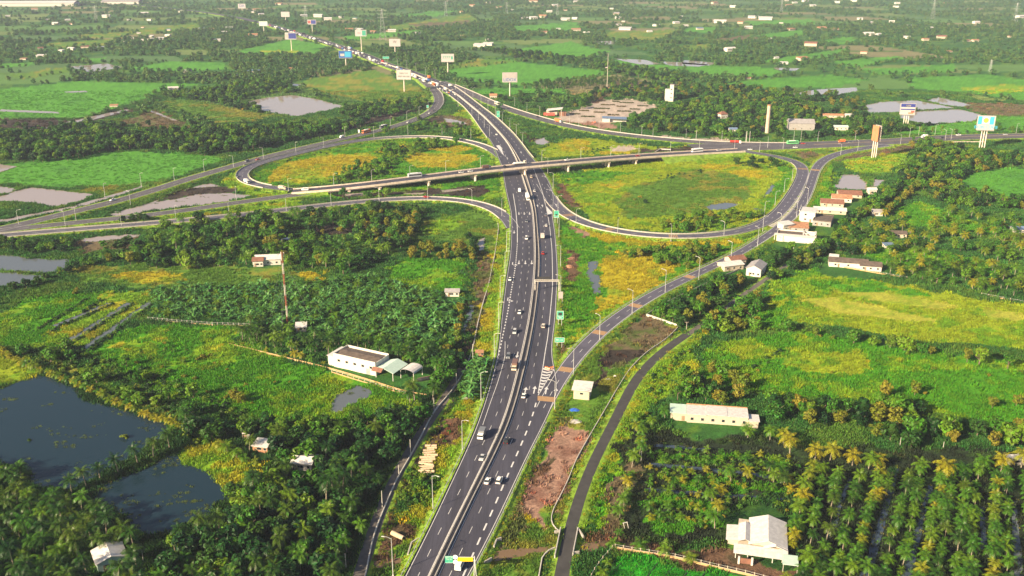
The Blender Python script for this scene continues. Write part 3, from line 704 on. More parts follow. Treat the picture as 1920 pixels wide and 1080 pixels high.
Q += line_quads(np.stack([ME[:, 0] + 0.7, YM, np.full(N, mz)], 1)[:430], 0.22)
Q += line_quads(np.stack([ME[:, 1] - 0.6, YM, np.full(N, mz)], 1)[:430], 0.22)
Q += line_quads(np.stack([ME[:, 2] + 0.7, YM, np.full(N, mz)], 1)[:430], 0.22)
Q += line_quads(np.stack([ME[:, 3] - 0.5, YM, np.full(N, mz)], 1)[:430], 0.22)
A1 = [(780,1088),(802,1042),(822,1000),(842,961),(860,924),(877,890),(893,857),(908,827),(922,797),(934,771),(942,745),(948,720),(955,698),(960,677),(966,657),(970,637),(977,602),(980,584),(983,568),(985,554),(988,525),(990,512),(992,498),(992,475),(992,453),(991,433),(989,405),(987,387),(977,360),(968,330)]
A2 = [(946,672),(950,657),(955,637),(963,602),(966,584),(969,568),(972,554),(976,525),(977,512),(979,498),(980,475),(981,453),(980,423),(978,405),(976,387),(970,362),(958,345),(953,330)]
C1 = [(840,1085),(862,1039),(882,995),(901,955),(918,918),(934,883),(948,851),(962,821),(975,792),(984,765),(990,739),(996,713),(1000,691),(1005,669),(1008,648),(1012,629),(1017,593),(1019,577),(1020,561),(1022,547),(1023,517),(1023,477),(1023,457),(1021,437),(1018,417),(1016,398),(1012,382),(1007,365),(999,343),(993,317)]
D1 = [(868,1080),(886,1042),(904,1000),(913,980),(922,961),(930,942),(938,923),(953,888),(967,857),(980,827),(992,798),(1001,772),(1007,747)]
E1 = [(1009,737),(1012,719),(1018,690),(1022,660),(1027,633),(1031,595),(1036,540),(1036,510),(1035,468),(1031,427),(1027,403),(1023,385),(1017,360),(1010,340),(1000,315)]
B1 = [(962,363),(967,393),(970,427),(970,455)]
B2 = [(970,457),(969,470),(967,495),(962,527),(959,543),(953,580),(947,610),(941,637),(937,657),(931,680)]
Q += line_quads(pxl(A1), 0.18, (4, 8)); Q += line_quads(pxl(A2), 0.18, (4, 8)); Q += line_quads(pxl(C1), 0.18, (4, 8))
Q += line_quads(pxl(D1), 0.55, (4, 4)); Q += line_quads(pxl(E1), 0.35); Q += line_quads(pxl(B1), 0.45); Q += line_quads(pxl(B2), 0.6, (2, 2))
Q += line_quads(pxl([(947,640),(947,670),(933,718),(920,753),(905,797)]), 0.22)
# far lanes
for f0, f1, fr in ((0, 1, .5), (2, 3, .5)):
    q = np.stack([ME[:, f0] * (1 - fr) + ME[:, f1] * fr, YM, np.full(N, mz)], 1)
    i0 = int(np.searchsorted(YM, G(960, 310).y)); Q += line_quads(q[i0:i0 + 180], 0.3, (6, 10))
for k, r in RD.items():
    if k in ('local_road', 'path', 'track', 'dirt_track'): continue
    zz = 0.01
    for sg in (-1, 1):
        Q += line_quads(edge3(r, sg, -0.5, zz), 0.24)
    Q += line_quads(np.stack([r.c[:, 0], r.c[:, 1], r.c[:, 2] + zz], 1), 0.22, (4, 8) if k in ('ramp_right', 'loop_right', 'loop_left') else (6, 8))
def arrow(px, py, up, s=1.0, turn=0):
    g = G(px, py, mz); i = int(np.searchsorted(YM, g.y)); d = Vector((ME[min(i + 3, N - 1), 2] - ME[i, 2], 12.0)).normalized()
    if not up: d = -d
    n = Vector((d.y, -d.x))
    def T(a, b): return (g.x + d.x * a * s + n.x * b * s, g.y + d.y * a * s + n.y * b * s, mz)
    out = [[T(-3.2, -.22), T(-3.2, .22), T(1.0, .22), T(1.0, -.22)]]
    if turn: out = [[T(-2.8, -.22), T(-2.8, .22), T(1.2, .22), T(1.2, -.22)], [T(1.2, -.3), T(1.2, 1.6 * turn), T(1.8, 1.6 * turn), T(1.8, -.3)], [T(.5, 1.6 * turn), T(1.5, 2.7 * turn), T(2.5, 1.6 * turn)]]
    else: out.append([T(1.0, -.85), T(1.0, .85), T(3.4, 0)])
    return out
for x, y in ((985,733),(1002,731),(1024,732),(1042,735)): Q += arrow(x, y, True, 1.15)
for x, y in ((973,400),(983,400),(993,400),(973,492),(985,492),(997,492),(964,435),(970,665),(951,296),(961,287)): Q += arrow(x, y, False, 1.1)
for x, y in ((1008,386),(1017,386),(1033,386),(1043,385),(968,286),(977,286),(1006,331)): Q += arrow(x, y, True, 1.1)
for x, y in ((961,495),(952,562)): Q += arrow(x, y, False, 1.2, -1)
for x, y in ((1022,331),(1031,356)): Q += arrow(x, y, True, 1.1, -1)
# chevrons of the gore where the right ramp leaves
tip, la, rb = G(1009, 741, mz), G(1018, 690, mz), G(1040, 690, mz)
for k in range(9):
    f0, f1 = k / 9 + .06, k / 9 + .115
    a0, a1 = tip.lerp(la, f0), tip.lerp(la, f1); b0, b1 = tip.lerp(rb, f0), tip.lerp(rb, f1)
    m0, m1 = (a0 + b0) / 2, (a1 + b1) / 2; push = (la - tip).normalized() * -1.6 * f0
    Q += [[tuple(a0), tuple(m0 + push), tuple(m1 + push), tuple(a1)], [tuple(m0 + push), tuple(b0), tuple(b1), tuple(m1 + push)]]
Q += line_quads([tuple(tip), tuple(rb)], 0.4)
# painted noses on the other gores
Q.append(pxl([(1023,385),(1035,398),(1037,400),(1027,402)])); Q.append(pxl([(930,273),(945,292),(940,276),(936,272)]))
marks('road_markings', Q, M['paint'])
# yellow rumble bars
def bar(rname, px, py, ln=5.0, frac=1.0, n=1):
    r = RD[rname]; g = G(px, py, ROADZ); i = r.near(g.x, g.y); t = Vector(r.t[i]); nn = Vector(r.n[i]); w = (r.w[i] - .8) * frac
    c = Vector(r.c[i][:2]); z = r.c[i][2] + 0.012; out = []
    for k in range(n):
        o = t * (k * ln / n - ln / 2); l2 = ln / n * (.6 if n > 1 else 1)
        a = c + o - nn * w; b = c + o + nn * w; e = t * l2
        out.append([(a.x, a.y, z), (b.x, b.y, z), ((b + e).x, (b + e).y, z), ((a + e).x, (a + e).y, z)])
    return out
RB = []
for x, y in ((1057,692),(1118,624),(1189,571),(1288,520),(1514,318)): RB += bar('ramp_right', x, y)
for x, y in ((1265,447),(1130,433),(1058,404),(1505,316)): RB += bar('loop_right', x, y, 6, 1, 5)
RB.append(pxl([(1008,751),(1040,754),(1043,745),(1008,742)], mz + .004))
marks('rumble_strips', RB, M['rumble'])
# pale splitter between the ramp and the loop on the right
_E = edge3(RD['ramp_right'], -1, .1, .05); _L = edge3(RD['loop_right'], 1, .1, .05); isl = MB()
for q in _E:
    y_ = P(*q)[1]
    if 322 < y_ < 428:
        k = int(np.argmin(((_L[:, :2] - q[:2]) ** 2).sum(1))); w_ = _L[k] - q
        if np.linalg.norm(w_[:2]) < 14: isl.v += [tuple(q), tuple(q + w_ * .98)]
for k in range(len(isl.v) // 2 - 1): isl.f.append((2 * k, 2 * k + 2, 2 * k + 3, 2 * k + 1)); isl.m.append(0)
tag(isl.build('traffic_island', M['concrete_pale']), kind='structure')

# ---------------------------------------------------------------- walls and rails along the roads
def extrude_line(name, pts, w, h, m, label, cat, z0=0.0, step=3.0, group=None, sm=2, base=0.3):
    a = np.array([tuple(p) for p in pts], float)
    ln = np.linalg.norm(np.diff(a[:, :2], axis=0), axis=1).sum(); a = resample(a, max(2, int(ln / step)))
    if len(a) > 14: a = smooth(a, sm)
    t = np.gradient(a[:, :2], axis=0) if len(a) > 2 else np.repeat([a[1, :2] - a[0, :2]], 2, 0)
    t = t / (np.linalg.norm(t, axis=1)[:, None] + 1e-9); n = np.stack([t[:, 1], -t[:, 0]], 1)
    vs, fs = [], []
    prof = [(-w / 2, -base), (-w / 2 * .7, h), (w / 2 * .7, h), (w / 2, -base)]
    for i in range(len(a)):
        for u, z in prof: vs.append((a[i, 0] + n[i, 0] * u, a[i, 1] + n[i, 1] * u, a[i, 2] + z0 + z))
    for i in range(len(a) - 1):
        for k in range(3): fs.append((4 * i + k, 4 * i + k + 1, 4 * i + k + 5, 4 * i + k + 4))
    fs.append((0, 3, 2, 1)); L = 4 * (len(a) - 1); fs.append((L, L + 1, L + 2, L + 3))
    me = bpy.data.meshes.new(name); me.from_pydata(vs, [], fs); me.materials.append(m)
    o = bpy.data.objects.new(name, me); COL.objects.link(o); tag(o, label, cat, group); return o
M['tan_wall'] = mat('tan_wall', (.42, .27, .13), .85, noise=.2)
m3 = lambda k, off, z=ROADZ: np.stack([ME[:, k] + off, YM, np.full(N, z)], 1)
i640 = int(np.searchsorted(YM, G(960, 400).y)); i300 = int(np.searchsorted(YM, G(960, 118).y))
extrude_line('median_barrier', m3(1, 0.15)[:i300], 0.5, 0.95, M['concrete_pale'], 'long pale concrete barrier along the left side of the highway median', 'barrier')
extrude_line('median_barrier', m3(2, -0.15)[:i300], 0.4, 0.75, M['concrete'], 'long concrete barrier along the right side of the highway median', 'barrier')
mainstrip('median_strip', 1, 2, mat('median_fill', (0.16, 0.145, 0.14), 0.9, noise=0.3), ROADZ + 0.03)
def guardrail(pts, label, posts=True, height=0.75):
    root = empty('guard_rail', tuple(pts[0])); inv = Vector(tuple(pts[0]))
    a = np.array([tuple(p) for p in pts], float); ln = np.linalg.norm(np.diff(a[:, :2], axis=0), axis=1).sum()
    a = resample(a, max(2, int(ln / 4.0)))
    if len(a) > 14: a = smooth(a, 2)
    a = a - np.array(inv)
    mb = MB(); vs = []
    for i in range(len(a)):
        vs += [(a[i, 0], a[i, 1], a[i, 2] + height - .32), (a[i, 0], a[i, 1], a[i, 2] + height)]
    mb.add(vs, [(2 * i, 2 * i + 2, 2 * i + 3, 2 * i + 1) for i in range(len(a) - 1)])
    rail = mb.build('rail', M['steel'], root)
    so = rail.modifiers.new('thickness', 'SOLIDIFY'); so.thickness = 0.12
    pb = MB()
    for i in range(0, len(a)):
        x, y, z = a[i]; pb.box(x - .07, x + .07, y - .07, y + .07, z - .4, z + height - .05)
    p = pb.build('posts', M['steel'], root); p['kind'] = 'stuff'
    tag(root, label, 'guard rail'); return root
i_b = lambda py: int(np.searchsorted(YM, G(960, py).y))
guardrail(m3(0, -0.6)[:i_b(425)], 'steel guard rail down the left edge of the main highway')
guardrail(m3(3, 0.6)[:i_b(790)], 'steel guard rail on the right highway edge below the ramp split')
guardrail(edge3(RD['ramp_right'], 1, .6)[6:], 'steel guard rail on the outer edge of the curving right ramp')
guardrail(edge3(RD['ramp_right'], -1, .6)[14:78], 'steel guard rail on the inner edge of the curving right ramp')
extrude_line('parapet', edge3(RD['loop_right'], -1, .4)[10:-16], 0.4, 0.6, M['concrete'], 'low concrete kerb wall on the inner side of the right loop ramp', 'parapet')
extrude_line('parapet', edge3(RD['loop_right'], 1, .4)[12:70], 0.4, 0.6, M['concrete'], 'low concrete kerb wall on the outer side of the right loop ramp', 'parapet')
extrude_line('parapet', edge3(RD['loop_left'], -1, .4)[8:-6], 0.4, 0.7, M['concrete'], 'low concrete kerb wall round the outside of the left loop ramp', 'parapet')
extrude_line('parapet', edge3(RD['loop_left'], 1, .4)[8:-6], 0.4, 0.7, M['concrete'], 'low concrete kerb wall round the inside of the left loop ramp', 'parapet')
extrude_line('parapet', edge3(RD['ramp_lower'], -1, .4)[6:], 0.4, 0.6, M['concrete'], 'low concrete kerb wall on the far side of the lower left ramp', 'parapet')
extrude_line('parapet', edge3(RD['ramp_lower'], 1, .4)[10:], 0.4, 0.6, M['concrete'], 'low concrete kerb wall on the near side of the lower left ramp', 'parapet')
extrude_line('parapet', edge3(RD['east_connector'], -1, .4)[10:], 0.4, 0.7, M['concrete'], 'low concrete kerb wall along the far side of the upper right connector road', 'parapet')
extrude_line('parapet', edge3(RD['west_ramp'], -1, .4)[6:150], 0.4, 0.7, M['concrete'], 'low concrete kerb wall along the upper side of the upper left ramp', 'parapet')
extrude_line('retaining_wall', m3(3, 0.9)[i_b(300):i_b(160)], 0.6, 0.9, M['concrete'], 'pale concrete parapet on the right edge of the highway beyond the overpass', 'wall', base=1.5)
extrude_line('retaining_wall', m3(0, -0.9)[i_b(262):i_b(180)], 0.6, 0.9, M['concrete'], 'pale concrete parapet on the left edge of the highway beyond the overpass', 'wall', base=1.5)
# median of the east road
er = RD['east_road']
extrude_line('median_barrier', np.stack([er.c[:, 0], er.c[:, 1], er.c[:, 2]], 1)[30:], 0.7, 0.8, M['concrete_dark'], 'dark median barrier along the middle of the road on the right', 'barrier')

# overpass: deck, parapets, crossheads and piers
ov = RD['overpass']; root = empty('overpass', (float(ov.c[0][0]), float(ov.c[0][1]), 0)); O0 = Vector(root.location)
tag(root, 'long concrete overpass carrying the cross road over the main highway', 'bridge')
def offs(u, z): return np.stack([ov.c[:, 0] + ov.n[:, 0] * u - O0.x, ov.c[:, 1] + ov.n[:, 1] * u - O0.y, ov.c[:, 2] + z], 1)
def profile(name, prof, m):
    Nn = len(ov.c); L = len(prof); vs = np.concatenate([offs(u, z) for u, z in prof]).tolist(); fs = []
    for k in range(L):
        k2 = (k + 1) % L
        for i in range(Nn - 1): fs.append((k * Nn + i, k2 * Nn + i, k2 * Nn + i + 1, k * Nn + i + 1))
    fs.append(tuple(k * Nn for k in range(L))); fs.append(tuple(k * Nn + Nn - 1 for k in range(L))[::-1])
    me = bpy.data.meshes.new(name); me.from_pydata(vs, [], fs); me.materials.append(m)
    bm = bmesh.new(); bm.from_mesh(me); bmesh.ops.recalc_face_normals(bm, faces=bm.faces); bm.to_mesh(me); bm.free()
    o = bpy.data.objects.new(name, me); COL.objects.link(o); o.parent = root; return o
hw = 6.75
M['fascia'] = mat('bridge_fascia', (0.66, 0.54, 0.44), 0.85, noise=0.25, nscale=0.4)
profile('deck', [(-hw, 0), (hw, 0), (hw, -0.5), (hw - .5, -0.7), (hw - .7, -1.7), (-hw + .7, -1.7), (-hw + .5, -0.7), (-hw, -0.5)], M['fascia'])
profile('road_surface', [(-hw + .45, 0.012), (hw - .45, 0.012), (hw - .45, -.05), (-hw + .45, -.05)], M['asphalt'])
profile('parapet', [(hw - .42, -0.3), (hw - .42, 0.85), (hw - .02, 0.85), (hw + .02, -0.75), (hw - .3, -0.75)], M['fascia'])
profile('parapet', [(-hw + .42, -0.3), (-hw + .42, 0.85), (-hw + .02, 0.85), (-hw - .02, -0.75), (-hw + .3, -0.75)], M['fascia'])
for px, py in ((650,362),(715,360),(808,350),(897,341),(982,328),(1064,324),(1143,316),(1198,311),(1255,304)):
    g = G(px, py, 0); i = ov.near(g.x, g.y); c, t, n = ov.c[i], ov.t[i], ov.n[i]; top = c[2] - 1.72; mb = MB()
    for u in (-4.9, 0, 4.9):
        x, y = c[0] + n[0] * u - O0.x, c[1] + n[1] * u - O0.y
        mb.tube((x, y, -1), (x, y, top - 1.0), 1.05, n=12)
    ang = math.atan2(n[1], n[0]); Mx = Matrix.Translation((c[0] - O0.x, c[1] - O0.y, 0)) @ Matrix.Rotation(ang, 4, 'Z')
    mb.box(-6.2, 6.2, -1.1, 1.1, top - 1.1, top, M=Mx, top=1.0)
    mb.build('pier', M['fascia'], root)
for i, s in ((5, -1), (len(ov.c) - 22, 1)):
    c, n = ov.c[i], ov.n[i]; ang = math.atan2(n[1], n[0]); Mx = Matrix.Translation((c[0] - O0.x, c[1] - O0.y, 0)) @ Matrix.Rotation(ang, 4, 'Z')
    mb = MB(); mb.box(-hw, hw, -1.5, 1.5, -1, c[2] - 1.75, M=Mx); mb.build('abutment', M['concrete'], root)
skirt('overpass_embankment', offs(-hw - .3, -.6)[:8] + np.array([O0.x, O0.y, 0]), offs(hw + .3, -.6)[:8] + np.array([O0.x, O0.y, 0]), M['bank'], 1.6)
skirt('overpass_embankment', offs(-hw - .3, -.6)[-24:] + np.array([O0.x, O0.y, 0]), offs(hw + .3, -.6)[-24:] + np.array([O0.x, O0.y, 0]), M['bank'], 1.6)
# ---------------------------------------------------------------- plant prototypes
M['leaf_green'] = leaf_mat('leaves_green', [(0.030, 0.120, 0.008), (0.065, 0.180, 0.008), (0.140, 0.235, 0.010)])
M['leaf_dark'] = leaf_mat('leaves_dark', [(0.010, 0.045, 0.010), (0.020, 0.075, 0.010), (0.045, 0.105, 0.010)])
M['leaf_gold'] = leaf_mat('leaves_golden', [(0.14, 0.180, 0.012), (0.24, 0.205, 0.018), (0.10, 0.175, 0.012)])
M['leaf_far'] = leaf_mat('leaves_far_hazed', [(0.036, 0.125, 0.030), (0.062, 0.160, 0.028), (0.110, 0.195, 0.035)])  # lighter, bluer greens put some distance haze into the leaf colour
M['palm_leaf'] = leaf_mat('palm_fronds', [(0.040, 0.130, 0.010), (0.075, 0.185, 0.010), (0.130, 0.220, 0.010)], 0.4)
M['palm_dark'] = leaf_mat('palm_fronds_dark', [(0.012, 0.050, 0.008), (0.030, 0.088, 0.008), (0.080, 0.130, 0.008)], 0.4)
M['palm_gold'] = leaf_mat('palm_fronds_golden', [(0.13, 0.200, 0.010), (0.24, 0.250, 0.012), (0.30, 0.260, 0.012)], 0.4)
M['banana_leaf'] = leaf_mat('banana_leaves', [(0.060, 0.200, 0.040), (0.105, 0.260, 0.060), (0.080, 0.210, 0.030)], 0.35)
M['tuft'] = leaf_mat('grass_blades', None, 0.7, 0.3, attr='tcol')
M['bush_leaf'] = leaf_mat('bush_leaves', [(0.035, 0.130, 0.010), (0.070, 0.175, 0.010), (0.150, 0.210, 0.012)])
lib_rng = random.Random(11)

def crown_mesh(name, m, r=4.0, h=5.0, base=2.0, clumps=14, leaves=34, leaf=0.55, seed=0, tall=False):
    """leafy crown: leaf-sized quads on uneven clumps, gaps between"""
    q = random.Random(seed); vs, fs = [], []
    cl = []
    for k in range(clumps):
        a = q.uniform(0, 6.283); rr = r * 0.68 * math.sqrt(q.random()); zz = base + h * q.uniform(0.12, 0.92)
        env = math.sin(math.pi * min(1, max(0.08, (zz - base) / h)) ** (0.8 if not tall else 0.9))
        cl.append((rr * math.cos(a) * (0.45 + .6 * env), rr * math.sin(a) * (0.45 + .6 * env), zz, r * q.uniform(0.26, 0.44)))
    for cx, cy, cz, cr in cl:
        for _ in range(leaves):
            d = Vector((q.gauss(0, 1), q.gauss(0, 1), q.gauss(0.25, .9))).normalized()
            p = Vector((cx, cy, cz)) + d * cr * q.uniform(0.72, 1.08); p.z = cz + (p.z - cz) * .8
            nrm = (d + Vector((q.uniform(-.6, .6), q.uniform(-.6, .6), q.uniform(-.3, .6)))).normalized()
            u = nrm.orthogonal().normalized(); v = nrm.cross(u); t = q.uniform(0, 6.28)
            u, v = u * math.cos(t) + v * math.sin(t), v * math.cos(t) - u * math.sin(t)
            s = leaf * q.uniform(0.6, 1.35); n = len(vs)
            vs += [p - u * s, p - v * s * .6 + nrm * .08, p + u * s, p + v * s * .6 + nrm * .08]; fs.append((n, n + 1, n + 2, n + 3))
    me = bpy.data.meshes.new(name); me.from_pydata([tuple(v) for v in vs], [], fs); me.materials.append(m); return me
def trunk_mesh(name, h=4.5, r=0.28, branches=5, spread=2.2, seed=0, m='bark'):
    q = random.Random(seed); mb = MB(); p = Vector((0, 0, -.6)); n = 4
    for k in range(n):
        p2 = Vector((q.uniform(-.2, .2), q.uniform(-.2, .2), h * (k + 1) / n)); mb.tube(p, p2, r * (1 - .18 * k), r * (1 - .18 * (k + 1)), 6, cap=False); p = p2
    for k in range(branches):
        a = 6.283 * k / branches + q.uniform(-.4, .4); z0 = h * q.uniform(.45, .95)
        mb.tube((0, 0, z0), (spread * math.cos(a), spread * math.sin(a), z0 + q.uniform(1.0, 2.4)), r * .42, r * .12, 5, cap=False)
    me = bpy.data.meshes.new(name); me.from_pydata(mb.v, [], mb.f); me.materials.append(M[m]); return me
def palm_crown_mesh(name, m, fronds=17, L=4.4, H0=7.0, lean=(0, 0), seed=0, seg=7, lw=1.0):
    q = random.Random(seed); vs, fs = [], []
    for k in range(fronds):
        a = 2.4 * k + q.uniform(-.2, .2); tier = k / fronds
        el = math.radians(78 - 95 * tier + q.uniform(-8, 8)); l = L * q.uniform(.85, 1.1) * (0.8 + .25 * math.sin(math.pi * tier))
        p = Vector((lean[0], lean[1], H0)); d = Vector((math.cos(a) * math.cos(el), math.sin(a) * math.cos(el), math.sin(el)))
        side = Vector((-math.sin(a), math.cos(a), 0)); pts = [p.copy()]
        for s in range(seg):
            d = (d + Vector((0, 0, -0.20 - .10 * s / seg * 1.5))).normalized(); p = p + d * l / seg; pts.append(p.copy())
        base = len(vs)
        for s in range(seg):                                  # leaflets in pairs, hanging in a V
            w = lw * l * 0.21 * math.sin(math.pi * min(.97, (s + .8) / (seg + .4))) + .12
            a0, a1 = pts[s], pts[s + 1]; fw = (a1 - a0)
            for sg in (-1, 1):
                for h2 in (0, 1):
                    b0 = a0 + fw * (h2 * .5); b1 = a0 + fw * (h2 * .5 + .34)
                    tip = b0 + side * sg * w * q.uniform(.85, 1.1) + fw * .75 + Vector((0, 0, -w * q.uniform(.35, .6)))
                    tip2 = tip - fw * .22
                    n = len(vs); vs += [b0, b1, tip, tip2]; fs.append((n, n + 1, n + 2, n + 3))
    me = bpy.data.meshes.new(name); me.from_pydata([tuple(v) for v in vs], [], fs); me.materials.append(m); return me
def palm_trunk_mesh(name, H0=7.0, lean=(0, 0), r=.17):
    mb = MB(); p = Vector((0, 0, -.5))
    for k in range(5):
        f = (k + 1) / 5; p2 = Vector((lean[0] * f * f, lean[1] * f * f, H0 * f)); mb.tube(p, p2, r * (1.35 - .3 * k / 5), r * (1.3 - .3 * (k + 1) / 5), 6, cap=False); p = p2
    me = bpy.data.meshes.new(name); me.from_pydata(mb.v, [], mb.f); me.materials.append(M['palm_bark']); return me
def banana_mesh(name, seed=0, scale=1.0):
    q = random.Random(seed); vs, fs = [], []
    for stem in range(2):
        ox, oy = (q.uniform(-.8, .8), q.uniform(-.8, .8)) if stem else (0, 0); H0 = q.uniform(1.9, 2.6) * scale
        for k in range(8):
            a = 2.4 * k + q.uniform(-.3, .3); el = math.radians(q.uniform(40, 80)); l = q.uniform(2.0, 2.7) * scale
            p = Vector((ox, oy, H0)); d = Vector((math.cos(a) * math.cos(el), math.sin(a) * math.cos(el), math.sin(el))); side = Vector((-math.sin(a), math.cos(a), 0)); prev = None
            for s in range(5):
                w = .33 * scale * math.sin(math.pi * (s + .35) / 4.8) + .03; n = len(vs)
                vs += [p - side * w + Vector((0, 0, .08)), p, p + side * w + Vector((0, 0, .08))]
                if prev is not None: fs.extend([(prev, prev + 1, n + 1, n), (prev + 1, prev + 2, n + 2, n + 1)])
                prev = n; d = (d + Vector((0, 0, -.42))).normalized(); p = p + d * l / 4
    me = bpy.data.meshes.new(name); me.from_pydata([tuple(v) for v in vs], [], fs); me.materials.append(M['banana_leaf']); return me
def tuft_mesh(name, seed, r=1.0, h=.55, n=26, w=.12, m=None):
    q = random.Random(seed); vs, fs = [], []
    for _ in range(n):
        a, rr = q.uniform(0, 6.28), r * math.sqrt(q.random()); x, y = rr * math.cos(a), rr * math.sin(a); b = q.uniform(0, 6.28); hh = h * q.uniform(.5, 1.2); o = q.uniform(.1, .5) * h
        ca, sa = math.cos(b), math.sin(b); k = len(vs)
        vs += [(x - w * sa, y + w * ca, -.1), (x + w * sa, y - w * ca, -.1), (x + o * ca + w * .4 * sa, y + o * sa - w * .4 * ca, hh), (x + o * ca - w * .4 * sa, y + o * sa + w * .4 * ca, hh)]
        fs.append((k, k + 1, k + 2, k + 3))
    me = bpy.data.meshes.new(name); me.from_pydata(vs, [], fs); me.materials.append(m or M['tuft']); return me

PROTO = {}
def reg(kind, parts_list): PROTO[kind] = parts_list
def mk(kind, n, f): PROTO[kind] = [f(k) for k in range(n)]
mk('broadleaf', 6, lambda k: [('crown', crown_mesh('crown', M['leaf_green'], (3.2, 4.2, 4.9, 3.6, 2.8, 5.2)[k], (5.0, 4.4, 5.2, 7.0, 6.2, 4.2)[k], 1.6, (13, 15, 20, 16, 11, 17)[k], 30, (.62, .7, .6, .55, .5, .75)[k], 100 + k, k % 2 == 1)), ('trunk', trunk_mesh('trunk', 4.2, seed=k))])
mk('dark', 3, lambda k: [('crown', crown_mesh('crown', M['leaf_dark'], 4.0, 5.6, 1.2, 16, 30, .66, 120 + k)), ('trunk', trunk_mesh('trunk', 4.4, seed=20 + k))])
mk('golden', 3, lambda k: [('crown', crown_mesh('crown', M['leaf_gold'], 3.0, 5.6, 1.4, 16, 30, .48, 140 + k, True)), ('trunk', trunk_mesh('trunk', 4.6, .2, seed=40 + k))])
LE = [(0, 0), (.8, .3), (-.6, .7), (.3, -.9)]
mk('palm', 4, lambda k: [('crown', palm_crown_mesh('crown', M['palm_leaf'], 17, 4.3, 4.6 + .6 * k, LE[k], 160 + k)), ('trunk', palm_trunk_mesh('trunk', 4.6 + .6 * k, LE[k]))])
mk('palmdark', 3, lambda k: [('crown', palm_crown_mesh('crown', M['palm_dark'], 16, 4.1, 5.6 + .8 * k, LE[k], 170 + k)), ('trunk', palm_trunk_mesh('trunk', 5.6 + .8 * k, LE[k]))])
mk('palmgold', 2, lambda k: [('crown', palm_crown_mesh('crown', M['palm_gold'], 17, 4.4, 4.8 + .6 * k, LE[k], 180 + k)), ('trunk', palm_trunk_mesh('trunk', 4.8 + .6 * k, LE[k]))])
mk('palmyoung', 3, lambda k: [('crown', palm_crown_mesh('crown', M['palm_leaf'], 12, 3.1, 1.6 + .5 * k, (0, 0), 190 + k, lw=1.15)), ('trunk', palm_trunk_mesh('trunk', 1.6 + .5 * k, (0, 0), .16))])
mk('palmrow', 2, lambda k: [('crown', palm_crown_mesh('crown', M['palm_gold'], 12, 2.8, 1.6 + .5 * k, (0, 0), 195 + k, lw=1.15)), ('trunk', palm_trunk_mesh('trunk', 1.6 + .5 * k, (0, 0), .16))])
mk('banana', 3, lambda k: [('plant', banana_mesh('banana_leaves', 200 + k, 1.0 + .1 * k))])
mk('bush', 3, lambda k: [('plant', crown_mesh('bush_leaves', M['bush_leaf'], 2.0, 2.0, -.3, 8, 24, .42, 210 + k))])
mk('bushgold', 2, lambda k: [('plant', crown_mesh('bush_leaves', M['leaf_gold'], 1.8, 2.0, -.3, 8, 24, .40, 215 + k))])
mk('bushdark', 2, lambda k: [('plant', crown_mesh('bush_leaves', M['leaf_dark'], 2.2, 2.3, -.4, 8, 24, .45, 218 + k))])
mk('fartree', 4, lambda k: [('plant', crown_mesh('tree_mass', M['leaf_far'], 5.2, 6.0 + k, -.5, 10, 14, 1.15, 220 + k))])
KINDINFO = {  # object name, category
 'broadleaf': ('broadleaf_tree', 'tree'), 'dark': ('broadleaf_tree', 'tree'), 'golden': ('golden_tree', 'tree'),
 'palm': ('coconut_palm', 'palm tree'), 'palmdark': ('coconut_palm', 'palm tree'), 'palmgold': ('coconut_palm', 'palm tree'), 'palmyoung': ('young_palm', 'palm tree'), 'palmrow': ('young_palm', 'palm tree'),
 'banana': ('banana_plant', 'banana plant'), 'bush': ('bush', 'bush'), 'bushgold': ('bush', 'bush'), 'bushdark': ('bush', 'bush')}

PLANTS = []   # (kind, x, y, scale, label)
def inframe(x, y, m=40):
    px, py = P(x, y, 3.0); return (px > -m) & (px < 1920 + m) & (py > -m) & (py < 1080 + m)
def zone(poly, kinds, spacing, label, jit=0.42, smin=.8, smax=1.15, keep=1.0, rows=None):
    """scatter plants over a traced patch of land, on a loose grid in metres"""
    w = np.array([tuple(G(x, y, 0))[:2] for x, y in poly])
    x0, y0 = w.min(0); x1, y1 = w.max(0)
    xs, ys = np.arange(x0, x1 + spacing, spacing), np.arange(y0, y1 + spacing, spacing)
    X, Y = np.meshgrid(xs, ys); X[1::2] += spacing / 2
    X = (X + rng.uniform(-jit, jit, X.shape) * spacing).ravel(); Y = (Y + rng.uniform(-jit, jit, Y.shape) * spacing).ravel()
    px, py = P(X, Y, 0.0)
    msk = np.zeros((RH, RW), bool); fill(msk, poly, True)
    ok = look(msk, px, py) & ~look(BLK, px, py) & (rng.random(X.shape) < keep)
    X, Y = X[ok], Y[ok]
    ks = [k for k, _ in kinds]; pr = np.array([p for _, p in kinds], float); pr /= pr.sum()
    pick = rng.choice(len(ks), len(X), p=pr)
    for x, y, k in zip(X, Y, pick): PLANTS.append((ks[k], float(x), float(y), float(rng.uniform(smin, smax)), label))
def rowof(pts, kind, spacing, label, jit=.3, smin=.85, smax=1.15, chk=True):
    a = np.array([tuple(G(x, y, 0)) for x, y in pts]); ln = np.linalg.norm(np.diff(a[:, :2], axis=0), axis=1).sum(); n = max(2, int(ln / spacing)); a = resample(a, n)
    for x, y, _ in a:
        x += rng.uniform(-jit, jit) * spacing; y += rng.uniform(-jit, jit) * spacing
        if chk and look(BLK, *P(x, y, 0.0)): continue
        PLANTS.append((kind if isinstance(kind, str) else kind[int(rng.integers(len(kind)))], float(x), float(y), float(rng.uniform(smin, smax)), label))
def one(px, py, kind, s, label): g = G(px, py, 0); PLANTS.append((kind, g.x, g.y, s, label))
ordw0 = 'first second third fourth fifth sixth seventh eighth ninth tenth eleventh twelfth thirteenth fourteenth fifteenth sixteenth seventeenth eighteenth'.split()
